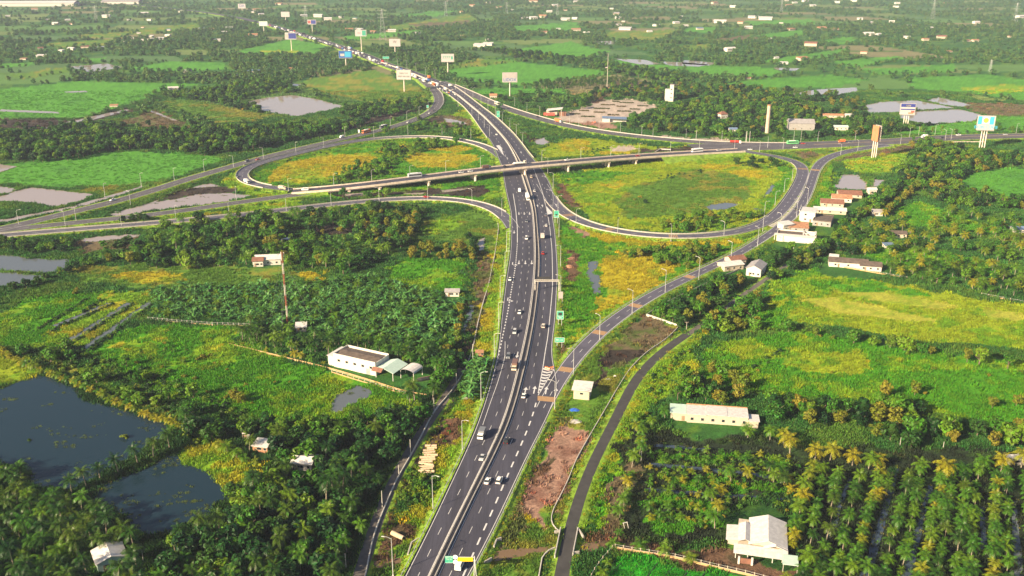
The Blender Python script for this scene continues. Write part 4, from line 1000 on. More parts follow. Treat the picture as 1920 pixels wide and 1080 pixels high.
# ---------------------------------------------------------------- where the plants stand
# keep yards and the view of small buildings clear
for cx, cy, rx, ry in ((212,1068,30,34),(566,890,26,22),(490,854,18,16),(463,828,8,10),(848,560,20,12),(503,503,32,14),(484,505,16,10),(565,628,14,12),(1417,1050,70,60),(1420,990,66,46),(1342,797,90,26),(670,690,60,34),(740,705,50,24),(795,712,22,20),
  (1412,520,26,20),(1376,508,30,14),(1494,452,60,24),(1513,418,34,22),(1540,430,30,20),(1556,404,50,18),(1580,380,50,14),(1636,366,16,9),(1645,408,14,10),(1600,508,70,16),(1503,248,44,12),(1358,226,18,9),(1577,248,22,7),(1562,224,32,6),(1254,194,18,10),(1685,450,18,9),(1668,470,12,8),(1375,252,14,7),(899,672,14,10),(1038,222,30,10),(1152,232,36,8),(1090,742,34,30),(1438,256,14,14),(540,616,8,12),(1480,1068,20,20),(1397,1062,20,18)):
    fill(BLK, [(cx + rx * math.cos(a), cy + ry * math.sin(a)) for a in np.linspace(0, 6.28, 14)[:-1]], True)
# lower left groves
zone([(-100,880),(40,893),(70,930),(150,955),(225,985),(255,1020),(290,1130),(260,1220),(-140,1220)], [('palmdark', 8), ('palm', 2), ('palmyoung', 2)], 5.2, 'coconut palm in the dense dark grove of the lower left corner')
zone([(440,925),(490,900),(590,885),(690,870),(715,915),(690,1000),(650,1110),(600,1200),(300,1200),(300,1050),(345,1005),(420,985),(440,955)], [('palmdark', 4), ('palm', 2), ('dark', 5), ('broadleaf', 2)], 5.6, 'dark tree in the thick grove between the second pond and the dirt track')
zone([(335,800),(430,800),(560,800),(620,800),(700,775),(790,745),(835,745),(840,735),(770,850),(705,890),(600,885),(500,870),(420,828),(345,838)], [('dark', 5), ('broadleaf', 5), ('palmdark', 3), ('bush', 3)], 5.8, 'broadleaf tree in the wood below the walled field left of the highway')
rowof([(-60,645),(0,662),(60,690),(140,722),(210,752),(270,778),(330,800),(370,812)], ['palmrow', 'palmrow', 'palmyoung'], 3.0, 'small yellow palm in the row along the top bank of the large pond', smin=.8, smax=1.15, chk=False)
rowof([(330,812),(380,820),(430,850),(480,872),(520,895)], ['palmrow', 'palmyoung'], 5, 'small yellow palm on the bank right of the large pond', chk=False)
for i, (x, y) in enumerate([(318,842),(288,858),(258,870),(222,888),(188,900),(162,915),(135,925)]): one(x, y, 'palmdark', .95, 'dark palm on the narrow bank between the two ponds')
zone([(125,928),(165,912),(210,888),(260,865),(300,848),(312,852),(262,876),(205,900),(165,925),(130,935)], [('bushdark', 1)], 2.4, 'low dark bush on the narrow bank between the two ponds', smin=.4, smax=.7)
zone([(300,1060),(330,1040),(400,1060),(470,1090),(470,1130),(380,1110),(310,1090)], [('palmrow', 3), ('bushgold', 3), ('palmyoung', 2)], 4.5, 'yellowish palm beside the path at the bottom left')
zone([(0,650),(150,655),(270,690),(400,740),(480,770),(440,795),(330,790),(230,750),(140,712),(60,680)], [('bush', 4), ('bushdark', 5), ('broadleaf', 1)], 3.6, 'scrub bush on the slope above the palm row', smin=.6, smax=1.1, keep=.8)
zone([(265,640),(350,650),(500,700),(620,740),(620,790),(480,780),(330,730),(230,690)], [('bush', 5), ('bushgold', 2)], 7, 'weedy bush in the green field left of the walled compound', smin=.4, smax=.9, keep=.6)
for x, y, k, s in ((440,752,'golden',.9),(452,757,'golden',.8),(425,748,'bushgold',.9),(390,738,'bushgold',.8),(345,708,'bushgold',.8),(318,698,'bushgold',.9),(305,690,'bushgold',.7),(380,672,'bushgold',1.1),(395,668,'bushgold',.9),(232,822,'bushgold',.9),(372,676,'bushgold',.9)):
    one(x, y, k, s, 'golden shrubby tree alone in the green field above the pond' if x > 240 else 'round reed clump standing in the large pond')
one(56,826,'bushdark',.5,'small brown reed clump near the left end of the large pond')
# plantation left of the highway
zone([(285,548),(360,540),(480,535),(620,530),(690,523),(760,540),(868,565),(862,610),(845,650),(770,660),(640,640),(520,625),(470,612),(380,602),(290,598)], [('banana', 10), ('palmyoung', 4)], 4.1, 'banana plant in the plantation left of the highway', jit=.42, smin=.7, smax=1.3)
zone([(470,612),(560,625),(660,640),(770,655),(835,665),(850,700),(800,720),(770,690),(700,672),(625,672),(540,665),(450,645)], [('palm', 4), ('palmdark', 5)], 4.8, 'coconut palm in the plantation behind the white warehouse', smin=.65, smax=.9)
rowof([(440,645),(520,664),(600,684),(620,690)], ['palmgold', 'palmrow', 'palm'], 4.5, 'yellowish palm just behind the low wall left of the white warehouse', smin=.5, smax=.75)
zone([(800,660),(850,655),(865,690),(845,740),(800,745),(785,712)], [('broadleaf', 5), ('dark', 4), ('golden', 1)], 5.5, 'broadleaf tree at the right end of the plantation beside the track')
zone([(862,735),(880,690),(915,680),(915,705),(900,740),(880,760)], [('banana', 1)], 2.6, 'banana plant in the clump on the highway verge', smin=1.0, smax=1.3)
zone([(735,930),(760,880),(800,870),(820,900),(800,950),(765,965)], [('bush', 6), ('bushdark', 1)], 2.6, 'dense green bush on the bank between the track and the highway', smin=.7, smax=1.1)
zone([(780,790),(850,770),(860,790),(830,840),(790,850),(775,830)], [('bush', 4), ('bushgold', 3)], 4.5, 'scrubby bush on the highway bank above the pile of logs', smin=.4, smax=.8)
# wood left of the highway
zone([(0,455),(130,455),(145,478),(60,480),(0,470),(-60,470),(-60,450)], [('dark', 4), ('broadleaf', 3)], 8, 'dark tree above the ponds at the left edge', smin=.6, smax=.9)
zone([(130,505),(150,490),(180,480),(260,460),(270,440),(330,425),(400,415),(480,408),(600,400),(640,398),(760,398),(770,415),(720,425),(700,440),(740,470),(715,490),(680,512),(640,520),(610,508),(500,502),(300,505),(200,498)], [('broadleaf', 8), ('palm', 4), ('dark', 4), ('golden', 1), ('banana', 2)], 7.0, 'leafy tree in the mixed wood below the lower left ramp', smin=.6, smax=1.25, keep=.7)
zone([(480,470),(640,450),(660,470),(640,495),(520,498)], [('palm', 3), ('banana', 4)], 5, 'palm in the clearing behind the red and white mast', smin=.6, smax=.9)
rowof([(772,478),(800,474),(830,474),(860,476),(884,482)], 'golden', 5.5, 'golden tree in the dense row above the small green field', smin=.95, smax=1.2)
rowof([(775,485),(885,488)], 'golden', 6, 'golden tree in the dense row above the small green field', smin=.8, smax=1.0)
rowof([(885,482),(890,470),(884,450)], ['dark'], 6, 'dark tree beside the narrow canal', smin=.6, smax=.8)
zone([(650,400),(700,392),(770,396),(800,402),(780,440),(770,470),(720,470),(690,440)], [('broadleaf', 3), ('golden', 2), ('dark', 3)], 7.5, 'tree at the edge of the wood below the lower left ramp')
zone([(868,495),(888,495),(880,560),(868,570),(862,545)], [('bush', 1)], 4, 'bush on the canal bank beside the small green field', smin=.6, smax=1)
rowof([(865,575),(862,640),(850,700)], ['bush', 'bushdark', 'golden'], 5, 'bush between the plantation and the track', smin=.6, smax=1.0)
rowof([(900,440),(905,500),(890,560),(880,640)], ['bush', 'bushgold'], 7, 'bush on the bank between canal and highway', smin=.5, smax=.9)
rowof([(20,545),(50,540),(90,525),(140,508),(165,498)], ['dark', 'broadleaf'], 6, 'dark tree along the lower edge of the left ponds', smin=.6, smax=.9, chk=False)
one(142,552,'bushgold',1.2,'lone golden bush in the left field'); one(145,545,'bushgold',1.0,'lone golden bush in the left field')
zone([(60,552),(180,555),(130,600),(100,650),(60,660),(0,655),(0,600)], [('bush', 1)], 14, 'low bush in the grassy field at the left edge', smin=.3, smax=.6, keep=.5)
for a, b in (((84,632),(189,565)), ((108,616),(213,571)), ((124,652),(250,571)), ((166,660),(296,566)), ((64,622),(168,560))):
    rowof([a, b], ['bushdark', 'bush', 'bushdark'], 1.9, 'low bush in the added ditch shade line beside the plantation', .12, .5, .8)  # dark bush rows added to stand in for the ditch shadow lines
# upper left woods
zone([(-40,262),(60,255),(120,245),(180,240),(250,252),(330,250),(430,247),(560,240),(640,235),(700,228),(690,238),(610,255),(540,270),(430,292),(380,295),(280,280),(190,288),(130,302),(60,305),(-60,300)], [('dark', 6), ('broadleaf', 5)], 8.0, 'dark tree in the wood above the upper left ramp', smin=.9, smax=1.4, keep=.92)
zone([(700,222),(760,215),(800,205),(805,195),(780,188),(700,195),(640,205),(640,222)], [('dark', 4), ('broadleaf', 4)], 9, 'tree in the wood inside the bend of the upper left ramp', smin=.8, smax=1.2, keep=.8)
zone([(330,60),(420,100),(480,105),(640,104),(700,130),(560,150),(545,165),(450,150),(300,150),(440,138),(430,118),(400,105)], [('fartree', 1)], 9.5, 'x', smin=.6, smax=1.0, keep=.85)
zone([(480,150),(545,160),(560,175),(500,180),(455,190),(440,180),(430,165)], [('dark', 1), ('broadleaf', 1)], 10, 'tree beside the long pond in the upper left', smin=.9, smax=1.3, keep=.8)
zone([(-60,228),(60,236),(200,230),(290,235),(330,240),(160,245),(60,252),(-60,256)], [('bush', 2), ('dark', 1)], 12, 'tree in the strip beside the long ditch, upper left', smin=.7, smax=1.2, keep=.6)
zone([(290,182),(350,175),(400,165),(440,168),(455,190),(500,205),(480,215),(400,195),(340,187)], [('broadleaf', 1), ('dark', 1)], 10, 'tree between the two rice fields in the upper left', smin=.8, smax=1.2, keep=.8)
# inside the interchange
zone([(610,342),(640,325),(690,312),(735,300),(700,290),(720,280),(800,268),(860,264),(868,272),(800,282),(780,292),(745,308),(735,330),(640,345)], [('broadleaf', 3), ('bush', 5), ('bushdark', 3)], 5.2, 'bushy tree in the strip across the left loop', smin=.7, smax=1.1)
zone([(455,330),(470,312),(540,295),(620,278),(640,284),(540,305),(490,320),(490,340),(560,348),(480,346)], [('bush', 4), ('bushdark', 2)], 5.5, 'bush inside the left loop beside the kerb', smin=.5, smax=.9, keep=.6)
zone([(800,236),(860,236),(905,252),(920,266),(880,258),(800,248),(700,254),(690,248),(750,240)], [('bush', 4), ('broadleaf', 2)], 7, 'bush between the left loop and the upper left ramp', smin=.7, smax=1.1, keep=.7)
zone([(590,375),(700,365),(760,368),(740,374),(620,384)], [('bush', 3), ('broadleaf', 1)], 7, 'bush between the overpass and the lower left ramp', smin=.6, smax=1.0, keep=.6)
zone([(220,420),(240,410),(275,414),(270,422)], [('dark', 1)], 6, 'dark tree on the strip between the two left roads', smin=.7, smax=.9)
zone([(1170,478),(1230,472),(1300,465),(1345,470),(1345,488),(1330,497),(1290,505),(1240,498),(1190,488)], [('broadleaf', 4), ('golden', 3), ('bushgold', 2)], 5.5, 'olive green tree in the clump between loop and right ramp', smin=.65, smax=.9)
zone([(1228,432),(1262,412),(1300,408),(1380,402),(1425,408),(1390,425),(1340,437),(1260,440)], [('broadleaf', 4), ('golden', 2), ('bush', 3)], 6, 'tree in the clump at the bottom of the right loop', smin=.6, smax=.9, keep=.85)
zone([(1372,312),(1400,300),(1450,300),(1465,310),(1430,320)], [('dark', 2), ('bush', 2)], 7, 'dark bush at the top right of the right loop', smin=.7, smax=1.0)
zone([(1045,330),(1120,322),(1180,322),(1110,345),(1080,360)], [('bush', 3), ('bushdark', 2)], 9, 'bush under the near side of the overpass', smin=.5, smax=.9, keep=.6)
zone([(1205,332),(1290,322),(1330,320),(1300,330),(1240,338)], [('bushdark', 1)], 7, 'dark low bush in the middle of the right loop', smin=.5, smax=.9, keep=.7)
zone([(1060,380),(1200,400),(1240,380),(1300,395),(1230,420),(1120,410)], [('bush', 2), ('bushgold', 1)], 11, 'scattered low bush inside the right loop', smin=.3, smax=.7, keep=.7)
for x, y, s in ((1200,372,1.2),(1208,378,1.0),(1213,382,1.1),(1190,376,.9)): one(x, y, 'bushdark' if x > 1205 else 'bushgold', s, 'isolated brown-green bush in the middle of the right loop')
zone([(1050,455),(1120,455),(1150,470),(1100,475),(1060,465)], [('bush', 1)], 7, 'bush in the wedge below the right loop', smin=.5, smax=1.0, keep=.8)
zone([(1048,560),(1100,560),(1110,600),(1060,650),(1046,620)], [('bush', 1)], 7, 'weedy bush behind the green road signs', smin=.4, smax=.8, keep=.6)
zone([(960,225),(1010,232),(1080,245),(1160,262),(1100,262),(1050,262),(1000,285),(985,262)], [('bush', 4), ('bushdark', 2)], 7.5, 'bush between the highway and the connector road', smin=.6, smax=1.0, keep=.75)
zone([(1200,264),(1300,272),(1380,278),(1330,276),(1200,270)], [('bush', 1)], 8, 'bush in the strip below the connector road', smin=.4, smax=.8, keep=.7)
zone([(1090,286),(1140,275),(1150,272),(1140,282),(1100,292)], [('bushdark', 1)], 6, 'dark bush beside the overpass', smin=.5, smax=.8)
zone([(900,175),(1020,180),(1080,205),(1040,215),(960,195)], [('bush', 4), ('dark', 1)], 10, 'bush above the connector road', smin=.7, smax=1.1, keep=.6)
# woods right of the plaza and above the east road
zone([(1155,232),(1215,218),(1240,205),(1290,195),(1400,185),(1460,180),(1560,215),(1625,222),(1660,232),(1700,236),(1700,250),(1640,256),(1500,262),(1400,262),(1240,250),(1170,242)], [('dark', 6), ('broadleaf', 6), ('golden', 1)], 8, 'dense tree in the wood above the east road', smin=.85, smax=1.3, keep=.93)
zone([(1060,195),(1130,170),(1180,160),(1260,160),(1290,165),(1300,185),(1250,195),(1200,183),(1130,184),(1085,208)], [('dark', 4), ('broadleaf', 3), ('golden', 1)], 9.5, 'tree behind the paved square', smin=.8, smax=1.2, keep=.9)
zone([(975,168),(1010,158),(1100,150),(1190,150),(1200,160),(1060,170)], [('palmdark', 1)], 8, 'palm in the straight plantation above the paved square', smin=.8, smax=1.0)
zone([(1290,160),(1400,165),(1560,178),(1620,190),(1620,212),(1480,185),(1300,185)], [('broadleaf', 3), ('golden', 2), ('dark', 3)], 11, 'tree in the upper wood before the ponds on the right', smin=.8, smax=1.2, keep=.8)
zone([(895,95),(960,108),(1090,122),(1150,138),(1200,148),(1280,158),(1285,148),(1150,125),(1080,112),(960,96)], [('dark', 3), ('broadleaf', 3)], 11, 'tree in the long belt across the rice fields', smin=.9, smax=1.3, keep=.9)
zone([(735,95),(840,100),(900,105),(880,112),(780,135),(740,118)], [('fartree', 1)], 9.5, 'x', smin=.7, smax=1.0)
zone([(1600,228),(1700,240),(1760,252),(1780,245),(1740,250),(1690,244)], [('broadleaf', 1)], 8, 'tree between the pond and the east road', smin=.7, smax=1.1)
zone([(1830,240),(1920,240),(2000,240),(2000,250),(1830,250)], [('broadleaf', 1)], 10, 'tree behind the far right billboard', smin=.7, smax=1.1, keep=.7)
zone([(1700,262),(1760,272),(1800,280),(1860,292),(1920,300),(2060,305),(1920,312),(1860,318),(1800,335),(1800,358),(1900,374),(2060,378),(2060,420),(1900,392),(1780,392),(1740,372),(1700,352),(1680,330),(1700,300),(1730,285),(1700,280)], [('broadleaf', 6), ('dark', 4), ('golden', 2), ('bushgold', 2)], 7.5, 'bushy tree in the thicket below the east road', smin=.8, smax=1.25, keep=.9)
zone([(1560,305),(1600,300),(1690,290),(1690,325),(1660,325),(1600,322),(1570,325)], [('bush', 3), ('bushgold', 2)], 9, 'bush beside the small pond near the ramp bend', smin=.5, smax=.9, keep=.6)
rowof([(1535,400),(1550,370),(1560,345),(1562,325)], ['bush', 'bushdark'], 6, 'bush between the right ramp and the small pond', smin=.6, smax=1.0)
rowof([(1635,400),(1680,360),(1700,335),(1720,310),(1735,295)], ['dark', 'broadleaf'], 6, 'dark tree in the line along the narrow path on the right', smin=.8, smax=1.1, chk=False)
rowof([(1660,405),(1700,368),(1725,340),(1745,315)], ['broadleaf', 'golden'], 7, 'tree in the second line along the narrow path on the right', smin=.8, smax=1.0, chk=False)
zone([(1780,398),(1920,420),(2060,430),(2060,500),(1920,500),(1800,475),(1740,440),(1760,410)], [('palm', 4), ('palmgold', 2), ('broadleaf', 4)], 8.5, 'palm in the mixed belt at the right edge', smin=.75, smax=1.0, keep=.8)
# along the local road
zone([(1232,600),(1258,575),(1300,548),(1360,528),(1400,520),(1440,500),(1490,470),(1540,450),(1600,400),(1690,340),(1697,345),(1640,405),(1610,425),(1560,470),(1500,505),(1440,530),(1410,545),(1370,575),(1330,590),(1296,606),(1270,615)], [('dark', 5), ('broadleaf', 6), ('golden', 3)], 6.6, 'bushy tree in the line that follows the small road', smin=.75, smax=1.1)
zone([(1345,590),(1400,560),(1425,560),(1420,600),(1440,620),(1380,620),(1330,635),(1310,625)], [('golden', 4), ('broadleaf', 6)], 6.5, 'olive tree where the small road enters the wood', smin=.8, smax=1.05)
zone([(1380,470),(1440,458),(1480,468),(1440,490),(1400,490)], [('bush', 1)], 4.5, 'bush in the hedge below the flat-roofed houses', smin=.6, smax=1.0)
zone([(1560,450),(1600,430),(1660,420),(1690,405),(1700,430),(1760,450),(1740,480),(1640,480),(1580,480)], [('palm', 6), ('palmgold', 4), ('dark', 2)], 7.2, 'coconut palm in the grove above the long sunlit field', smin=.75, smax=1.0, keep=.9)
zone([(1560,495),(1640,490),(1740,490),(1840,500),(1920,515),(2060,520),(2060,565),(1920,562),(1800,545),(1700,530),(1640,515)], [('palm', 6), ('palmgold', 3), ('palmdark', 2), ('broadleaf', 3)], 7.2, 'coconut palm in the grove at the right edge above the sunlit field', smin=.75, smax=1.0, keep=.92)
for x, y in ((1660,410),(1690,412),(1745,430),(1768,440),(1790,445),(1808,452)): one(x, y, 'palmgold', .95, 'golden palm standing in the small meadow on the right')
rowof([(1625,478),(1700,500),(1780,512)], 'palmgold', 12, 'golden palm beside the low house in the grove', smin=.9, smax=1.0)
# right: meadow rows and golden trees
rowof([(1310,620),(1370,610),(1420,618),(1470,622),(1530,630)], ['broadleaf', 'golden', 'bush'], 5.5, 'tree in the hedge between the two meadows on the right', smin=.6, smax=.95)
rowof([(1530,632),(1600,645),(1640,650),(1700,660)], ['broadleaf', 'broadleaf', 'golden', 'bushgold'], 6, 'tree in the hedge between the two meadows on the right', smin=.7, smax=1.1)
rowof([(1700,662),(1780,672),(1850,685),(1930,700),(2030,715)], ['bush', 'golden', 'bush', 'broadleaf'], 5.5, 'bush in the hedge between the two meadows at the right edge', smin=.7, smax=1.05)
rowof([(1740,690),(1860,705),(1960,720)], ['bushgold', 'bush'], 12, 'small golden bush below the hedge at the right edge', smin=.6, smax=.9)
zone([(1255,752),(1285,705),(1310,690),(1380,705),(1400,730),(1430,760),(1400,762),(1300,760)], [('golden', 6), ('broadleaf', 3), ('dark', 2)], 6.5, 'golden tree above the long white-roofed building', smin=.7, smax=1.0, keep=.85)
zone([(1440,790),(1440,760),(1500,745),(1560,770),(1620,785),(1650,800),(1600,815),(1500,808)], [('golden', 5), ('broadleaf', 5), ('dark', 4)], 6.8, 'golden tree to the right of the long white-roofed building', smin=.8, smax=1.05, keep=.9)
zone([(1600,770),(1700,760),(1760,800),(1820,820),(1920,800),(2040,820),(2040,870),(1900,850),(1700,845),(1620,820)], [('golden', 5), ('broadleaf', 5), ('dark', 4)], 7.5, 'golden tree along the top edge of the palm orchard', smin=.85, smax=1.15, keep=.85)
for x, y, s in ((1860,765,.9),(1905,760,.8),(1715,742,.8),(1735,740,.7),(1660,745,.9),(1560,700,.6)): one(x, y, 'golden' if s > .75 else 'bushgold', s, 'lone golden tree standing out in the lower meadow')
zone([(1330,640),(1350,650),(1360,690),(1330,690)], [('bushgold', 2), ('bush', 2)], 6, 'small bush at the left end of the lower meadow', smin=.5, smax=.9)
zone([(1380,690),(1470,655),(1480,665),(1430,700)], [('bushdark', 1), ('bushgold', 1)], 5, 'dark bush in the middle of the lower meadow', smin=.5, smax=.9, keep=.7)
rowof([(1190,800),(1230,760),(1240,710),(1290,660)], ['bush', 'bush', 'bushgold'], 3.2, 'bush in the strip to the right of the small road', smin=.5, smax=.9)
rowof([(1215,745),(1230,700),(1300,650),(1330,630)], ['bush', 'bushdark'], 3.5, 'bush in the strip to the right of the small road', smin=.5, smax=.9)
# palms of the lower right
for i, y in enumerate((842, 860, 880, 902, 926, 950, 974)): rowof([(1222, y), (1350, y + 8), (1480 if y < 930 else 1395, y + 18)], ['palmyoung', 'palmyoung', 'bush', 'palmrow'], 4.4, 'low palm in the %s bed of the plot beside the villa' % ordw0[i], .15, .5, .85)
rowof([(1255,790),(1290,800),(1350,812),(1420,822),(1470,830)], ['palmgold', 'palm'], 5.5, 'palm in the row below the long white-roofed building', smin=.7, smax=.95)
rowof([(1195,795),(1250,800),(1300,812),(1400,825)], ['palm', 'palmyoung'], 5.5, 'palm in the row below the long white-roofed building', smin=.6, smax=.8)
rowof([(1200,800),(1198,850),(1180,900),(1172,950),(1165,1000)], ['palmgold', 'palm', 'palmyoung'], 4.2, 'yellow palm in the column beside the bare bank, lower right', smin=.55, smax=.8)
rowof([(1485,850),(1525,862),(1560,868),(1600,872),(1640,880)], ['palmgold'], 5.5, 'large golden palm in the front row of the orchard', smin=.95, smax=1.15)
rowof([(1640,885),(1700,890),(1750,895),(1800,895),(1850,885),(1900,880),(1960,885)], ['palmgold', 'palmgold', 'palm'], 6.5, 'large golden palm at the top edge of the orchard', smin=1.0, smax=1.2)
for k, (xa, xb) in enumerate(((1520,1468),(1545,1500),(1570,1535),(1610,1560),(1650,1590),(1668,1625),(1705,1650),(1725,1685),(1765,1725),(1785,1755),(1810,1790),(1830,1812),(1865,1860),(1885,1888),(1922,1942),(1945,1975),(1980,2020))):
    rowof([(xa, 885 if k < 2 else 900), (xb, 1100)], ['palm', 'palm', 'palmdark', 'palmyoung'] if k % 4 else ['palmgold', 'palm', 'palm'], 3.7, 'coconut palm in the %s row of the lower right orchard' % ordw0[k], .13, smin=.58, smax=.82)
zone([(1220,838),(1480,860),(1500,880),(1490,990),(1400,1000),(1205,985)], [('bush', 5), ('bushgold', 2), ('palmyoung', 3)], 3.3, 'small orchard shrub in the dark plot left of the white villa', smin=.4, smax=.8, keep=.85)
for x, y, k, s in ((1340,990,'palm',.85),(1335,940,'palm',.8),(1350,930,'palmgold',.75),(1370,905,'palm',.8),(1400,900,'palmgold',.8),(1450,905,'palm',.85),(1470,910,'palmdark',.85),(1345,965,'palmgold',.8),(1460,895,'palm',.8),(1440,890,'palmdark',.8)):
    one(x, y, k, s, 'palm around the white villa at the lower right')
for x, y, k, s in ((1200,1030,'palmyoung',1.15),(1245,1040,'palmyoung',1.2),(1295,1052,'palmrow',1.3),(1150,1025,'palmyoung',.9),(1140,1060,'palmyoung',.8),(1130,1085,'palmyoung',.8)):
    one(x, y, k, s, 'young palm behind the fence of the bright green vegetable plot')
for x, y, s in ((1510,1065,1.0),(1495,1000,.85),(1500,960,.9),(1510,930,.9)): one(x, y, 'palm', s, 'tall palm just right of the white villa')
zone([(1360,1045),(1380,1040),(1395,1055),(1380,1065)], [('bush', 1)], 3, 'clipped bush in front of the white villa', smin=.5, smax=.7)
zone([(1105,930),(1150,870),(1170,880),(1150,950),(1120,990),(1095,985)], [('bush', 3), ('bushdark', 1)], 4.0, 'weedy bush in the ditch beside the small road', smin=.3, smax=.6)
zone([(1060,715),(1090,690),(1120,660),(1130,690),(1100,720),(1060,770),(1040,775)], [('bush', 3), ('bushgold', 1)], 5, 'low weed clump on the verge by the white shed', smin=.2, smax=.5)
zone([(940,990),(960,980),(985,1000),(960,1040),(935,1030)], [('bush', 2), ('bushgold', 2)], 4, 'low weed clump on the verge near the culvert', smin=.2, smax=.5)

# far woods: everywhere beyond the fields that is not a field, a road or water
def far_woods():
    n = 90000
    Y = 1000 + (8500 - 1000) * rng.random(n) ** 1.35; X = (rng.random(n) * 2 - 1) * (Y * .62 + 60)
    px, py = P(X, Y, 0.0)
    t = look(TYP, px, py); b = look(BLK, px, py)
    d = fbm(X / 190, Y / 190, 301, 3); belt = np.abs(fbm(X / 260, Y / 120, 311, 2) - .5)
    fld, _ = far_fields(X, Y)
    dens = np.where(fld, .02, 1.0) * np.where(Y < 1350, .10, np.where(Y < 1900, .5, .8)) * (0.25 + 1.0 * ((d > .47) | (belt < .045)))
    inr = (px > -380) & (px < 2300)
    ok = (t == 0) & ~b & inr & (rng.random(n) < dens)
    # keep clear of the far highway
    cx = np.interp(Y, rows[:, 0], (rows[:, 1] + rows[:, 4]) / 2); ok &= np.abs(X - cx) > 22
    for x, y, dd in zip(X[ok], Y[ok], rng.uniform(.55, 1.15, ok.sum())): PLANTS.append(('fartree', float(x), float(y), float(dd), 'x'))
    # hedges along the field edges
    for kk, poly in AREAS:
        if kk in ('R', 'N') and max(q[1] for q in poly) < 262:
            for i in range(len(poly)):
                if rng.random() < .45: rowof([poly[i], poly[(i + 1) % len(poly)]], 'fartree', 11, 'x', smin=.35, smax=.75)
far_woods()
# ---------------------------------------------------------------- build the plants
def stuff_instances(name, pts, rz, sc, meshes, label, cat, col=None):
    """one object that scatters shared meshes over points (countless plants)"""
    me = bpy.data.meshes.new(name); me.vertices.add(len(pts)); me.vertices.foreach_set('co', np.asarray(pts, np.float32).ravel())
    a = me.attributes.new('rot', 'FLOAT_VECTOR', 'POINT'); a.data.foreach_set('vector', np.c_[np.zeros(len(pts)), np.zeros(len(pts)), rz].astype(np.float32).ravel())
    a = me.attributes.new('sc', 'FLOAT', 'POINT'); a.data.foreach_set('value', np.asarray(sc, np.float32))
    a = me.attributes.new('pick', 'INT', 'POINT'); a.data.foreach_set('value', rng.integers(0, len(meshes), len(pts)).astype(np.int32))
    if col is not None:
        a = me.attributes.new('tcol', 'FLOAT_COLOR', 'POINT'); a.data.foreach_set('color', np.c_[col, np.ones(len(col))].astype(np.float32).ravel())
    o = bpy.data.objects.new(name, me); COL.objects.link(o)
    c = bpy.data.collections.new(name + '_sources')
    for m in meshes:
        q = bpy.data.objects.new(name + '_source', m); c.objects.link(q)
    ng = bpy.data.node_groups.new(name, 'GeometryNodeTree')
    ng.interface.new_socket('Geometry', in_out='INPUT', socket_type='NodeSocketGeometry'); ng.interface.new_socket('Geometry', in_out='OUTPUT', socket_type='NodeSocketGeometry')
    gi, go = ng.nodes.new('NodeGroupInput'), ng.nodes.new('NodeGroupOutput')
    ip = ng.nodes.new('GeometryNodeInstanceOnPoints'); ci = ng.nodes.new('GeometryNodeCollectionInfo')
    ci.inputs['Collection'].default_value = c; ci.inputs['Separate Children'].default_value = True; ci.inputs['Reset Children'].default_value = True
    def attr(nm, ty):
        n = ng.nodes.new('GeometryNodeInputNamedAttribute'); n.data_type = ty; n.inputs['Name'].default_value = nm; return n.outputs['Attribute']
    e2r = ng.nodes.new('FunctionNodeEulerToRotation')
    L = ng.links.new
    L(gi.outputs[0], ip.inputs['Points']); L(ci.outputs[0], ip.inputs['Instance']); ip.inputs['Pick Instance'].default_value = True
    L(attr('pick', 'INT'), ip.inputs['Instance Index']); L(attr('rot', 'FLOAT_VECTOR'), e2r.inputs[0]); L(e2r.outputs[0], ip.inputs['Rotation']); L(attr('sc', 'FLOAT'), ip.inputs['Scale'])
    L(ip.outputs[0], go.inputs[0])
    md = o.modifiers.new('scatter', 'NODES'); md.node_group = ng
    tag(o, label, cat, kind='stuff'); return o
def joined(parts, name):
    """one mesh from the parts of a plant, for the scattered ones"""
    vs, fs, mi, mats = [], [], [], []
    for k, (_, me) in enumerate(parts):
        n = len(vs); vs += [tuple(v.co) for v in me.vertices]; fs += [tuple(n + i for i in p.vertices) for p in me.polygons]; mi += [k] * len(me.polygons); mats.append(me.materials[0])
    m = bpy.data.meshes.new(name); m.from_pydata(vs, [], fs)
    for q in mats: m.materials.append(q)
    m.polygons.foreach_set('material_index', mi); return m
GROUPS = {}
for p in PLANTS: GROUPS.setdefault(KINDINFO.get(p[0], ('far_wood', 'wood'))[0], []).append(p)
ADJ = {'palm': 'green', 'palmdark': 'dark', 'palmgold': 'golden'}
ZC = {}
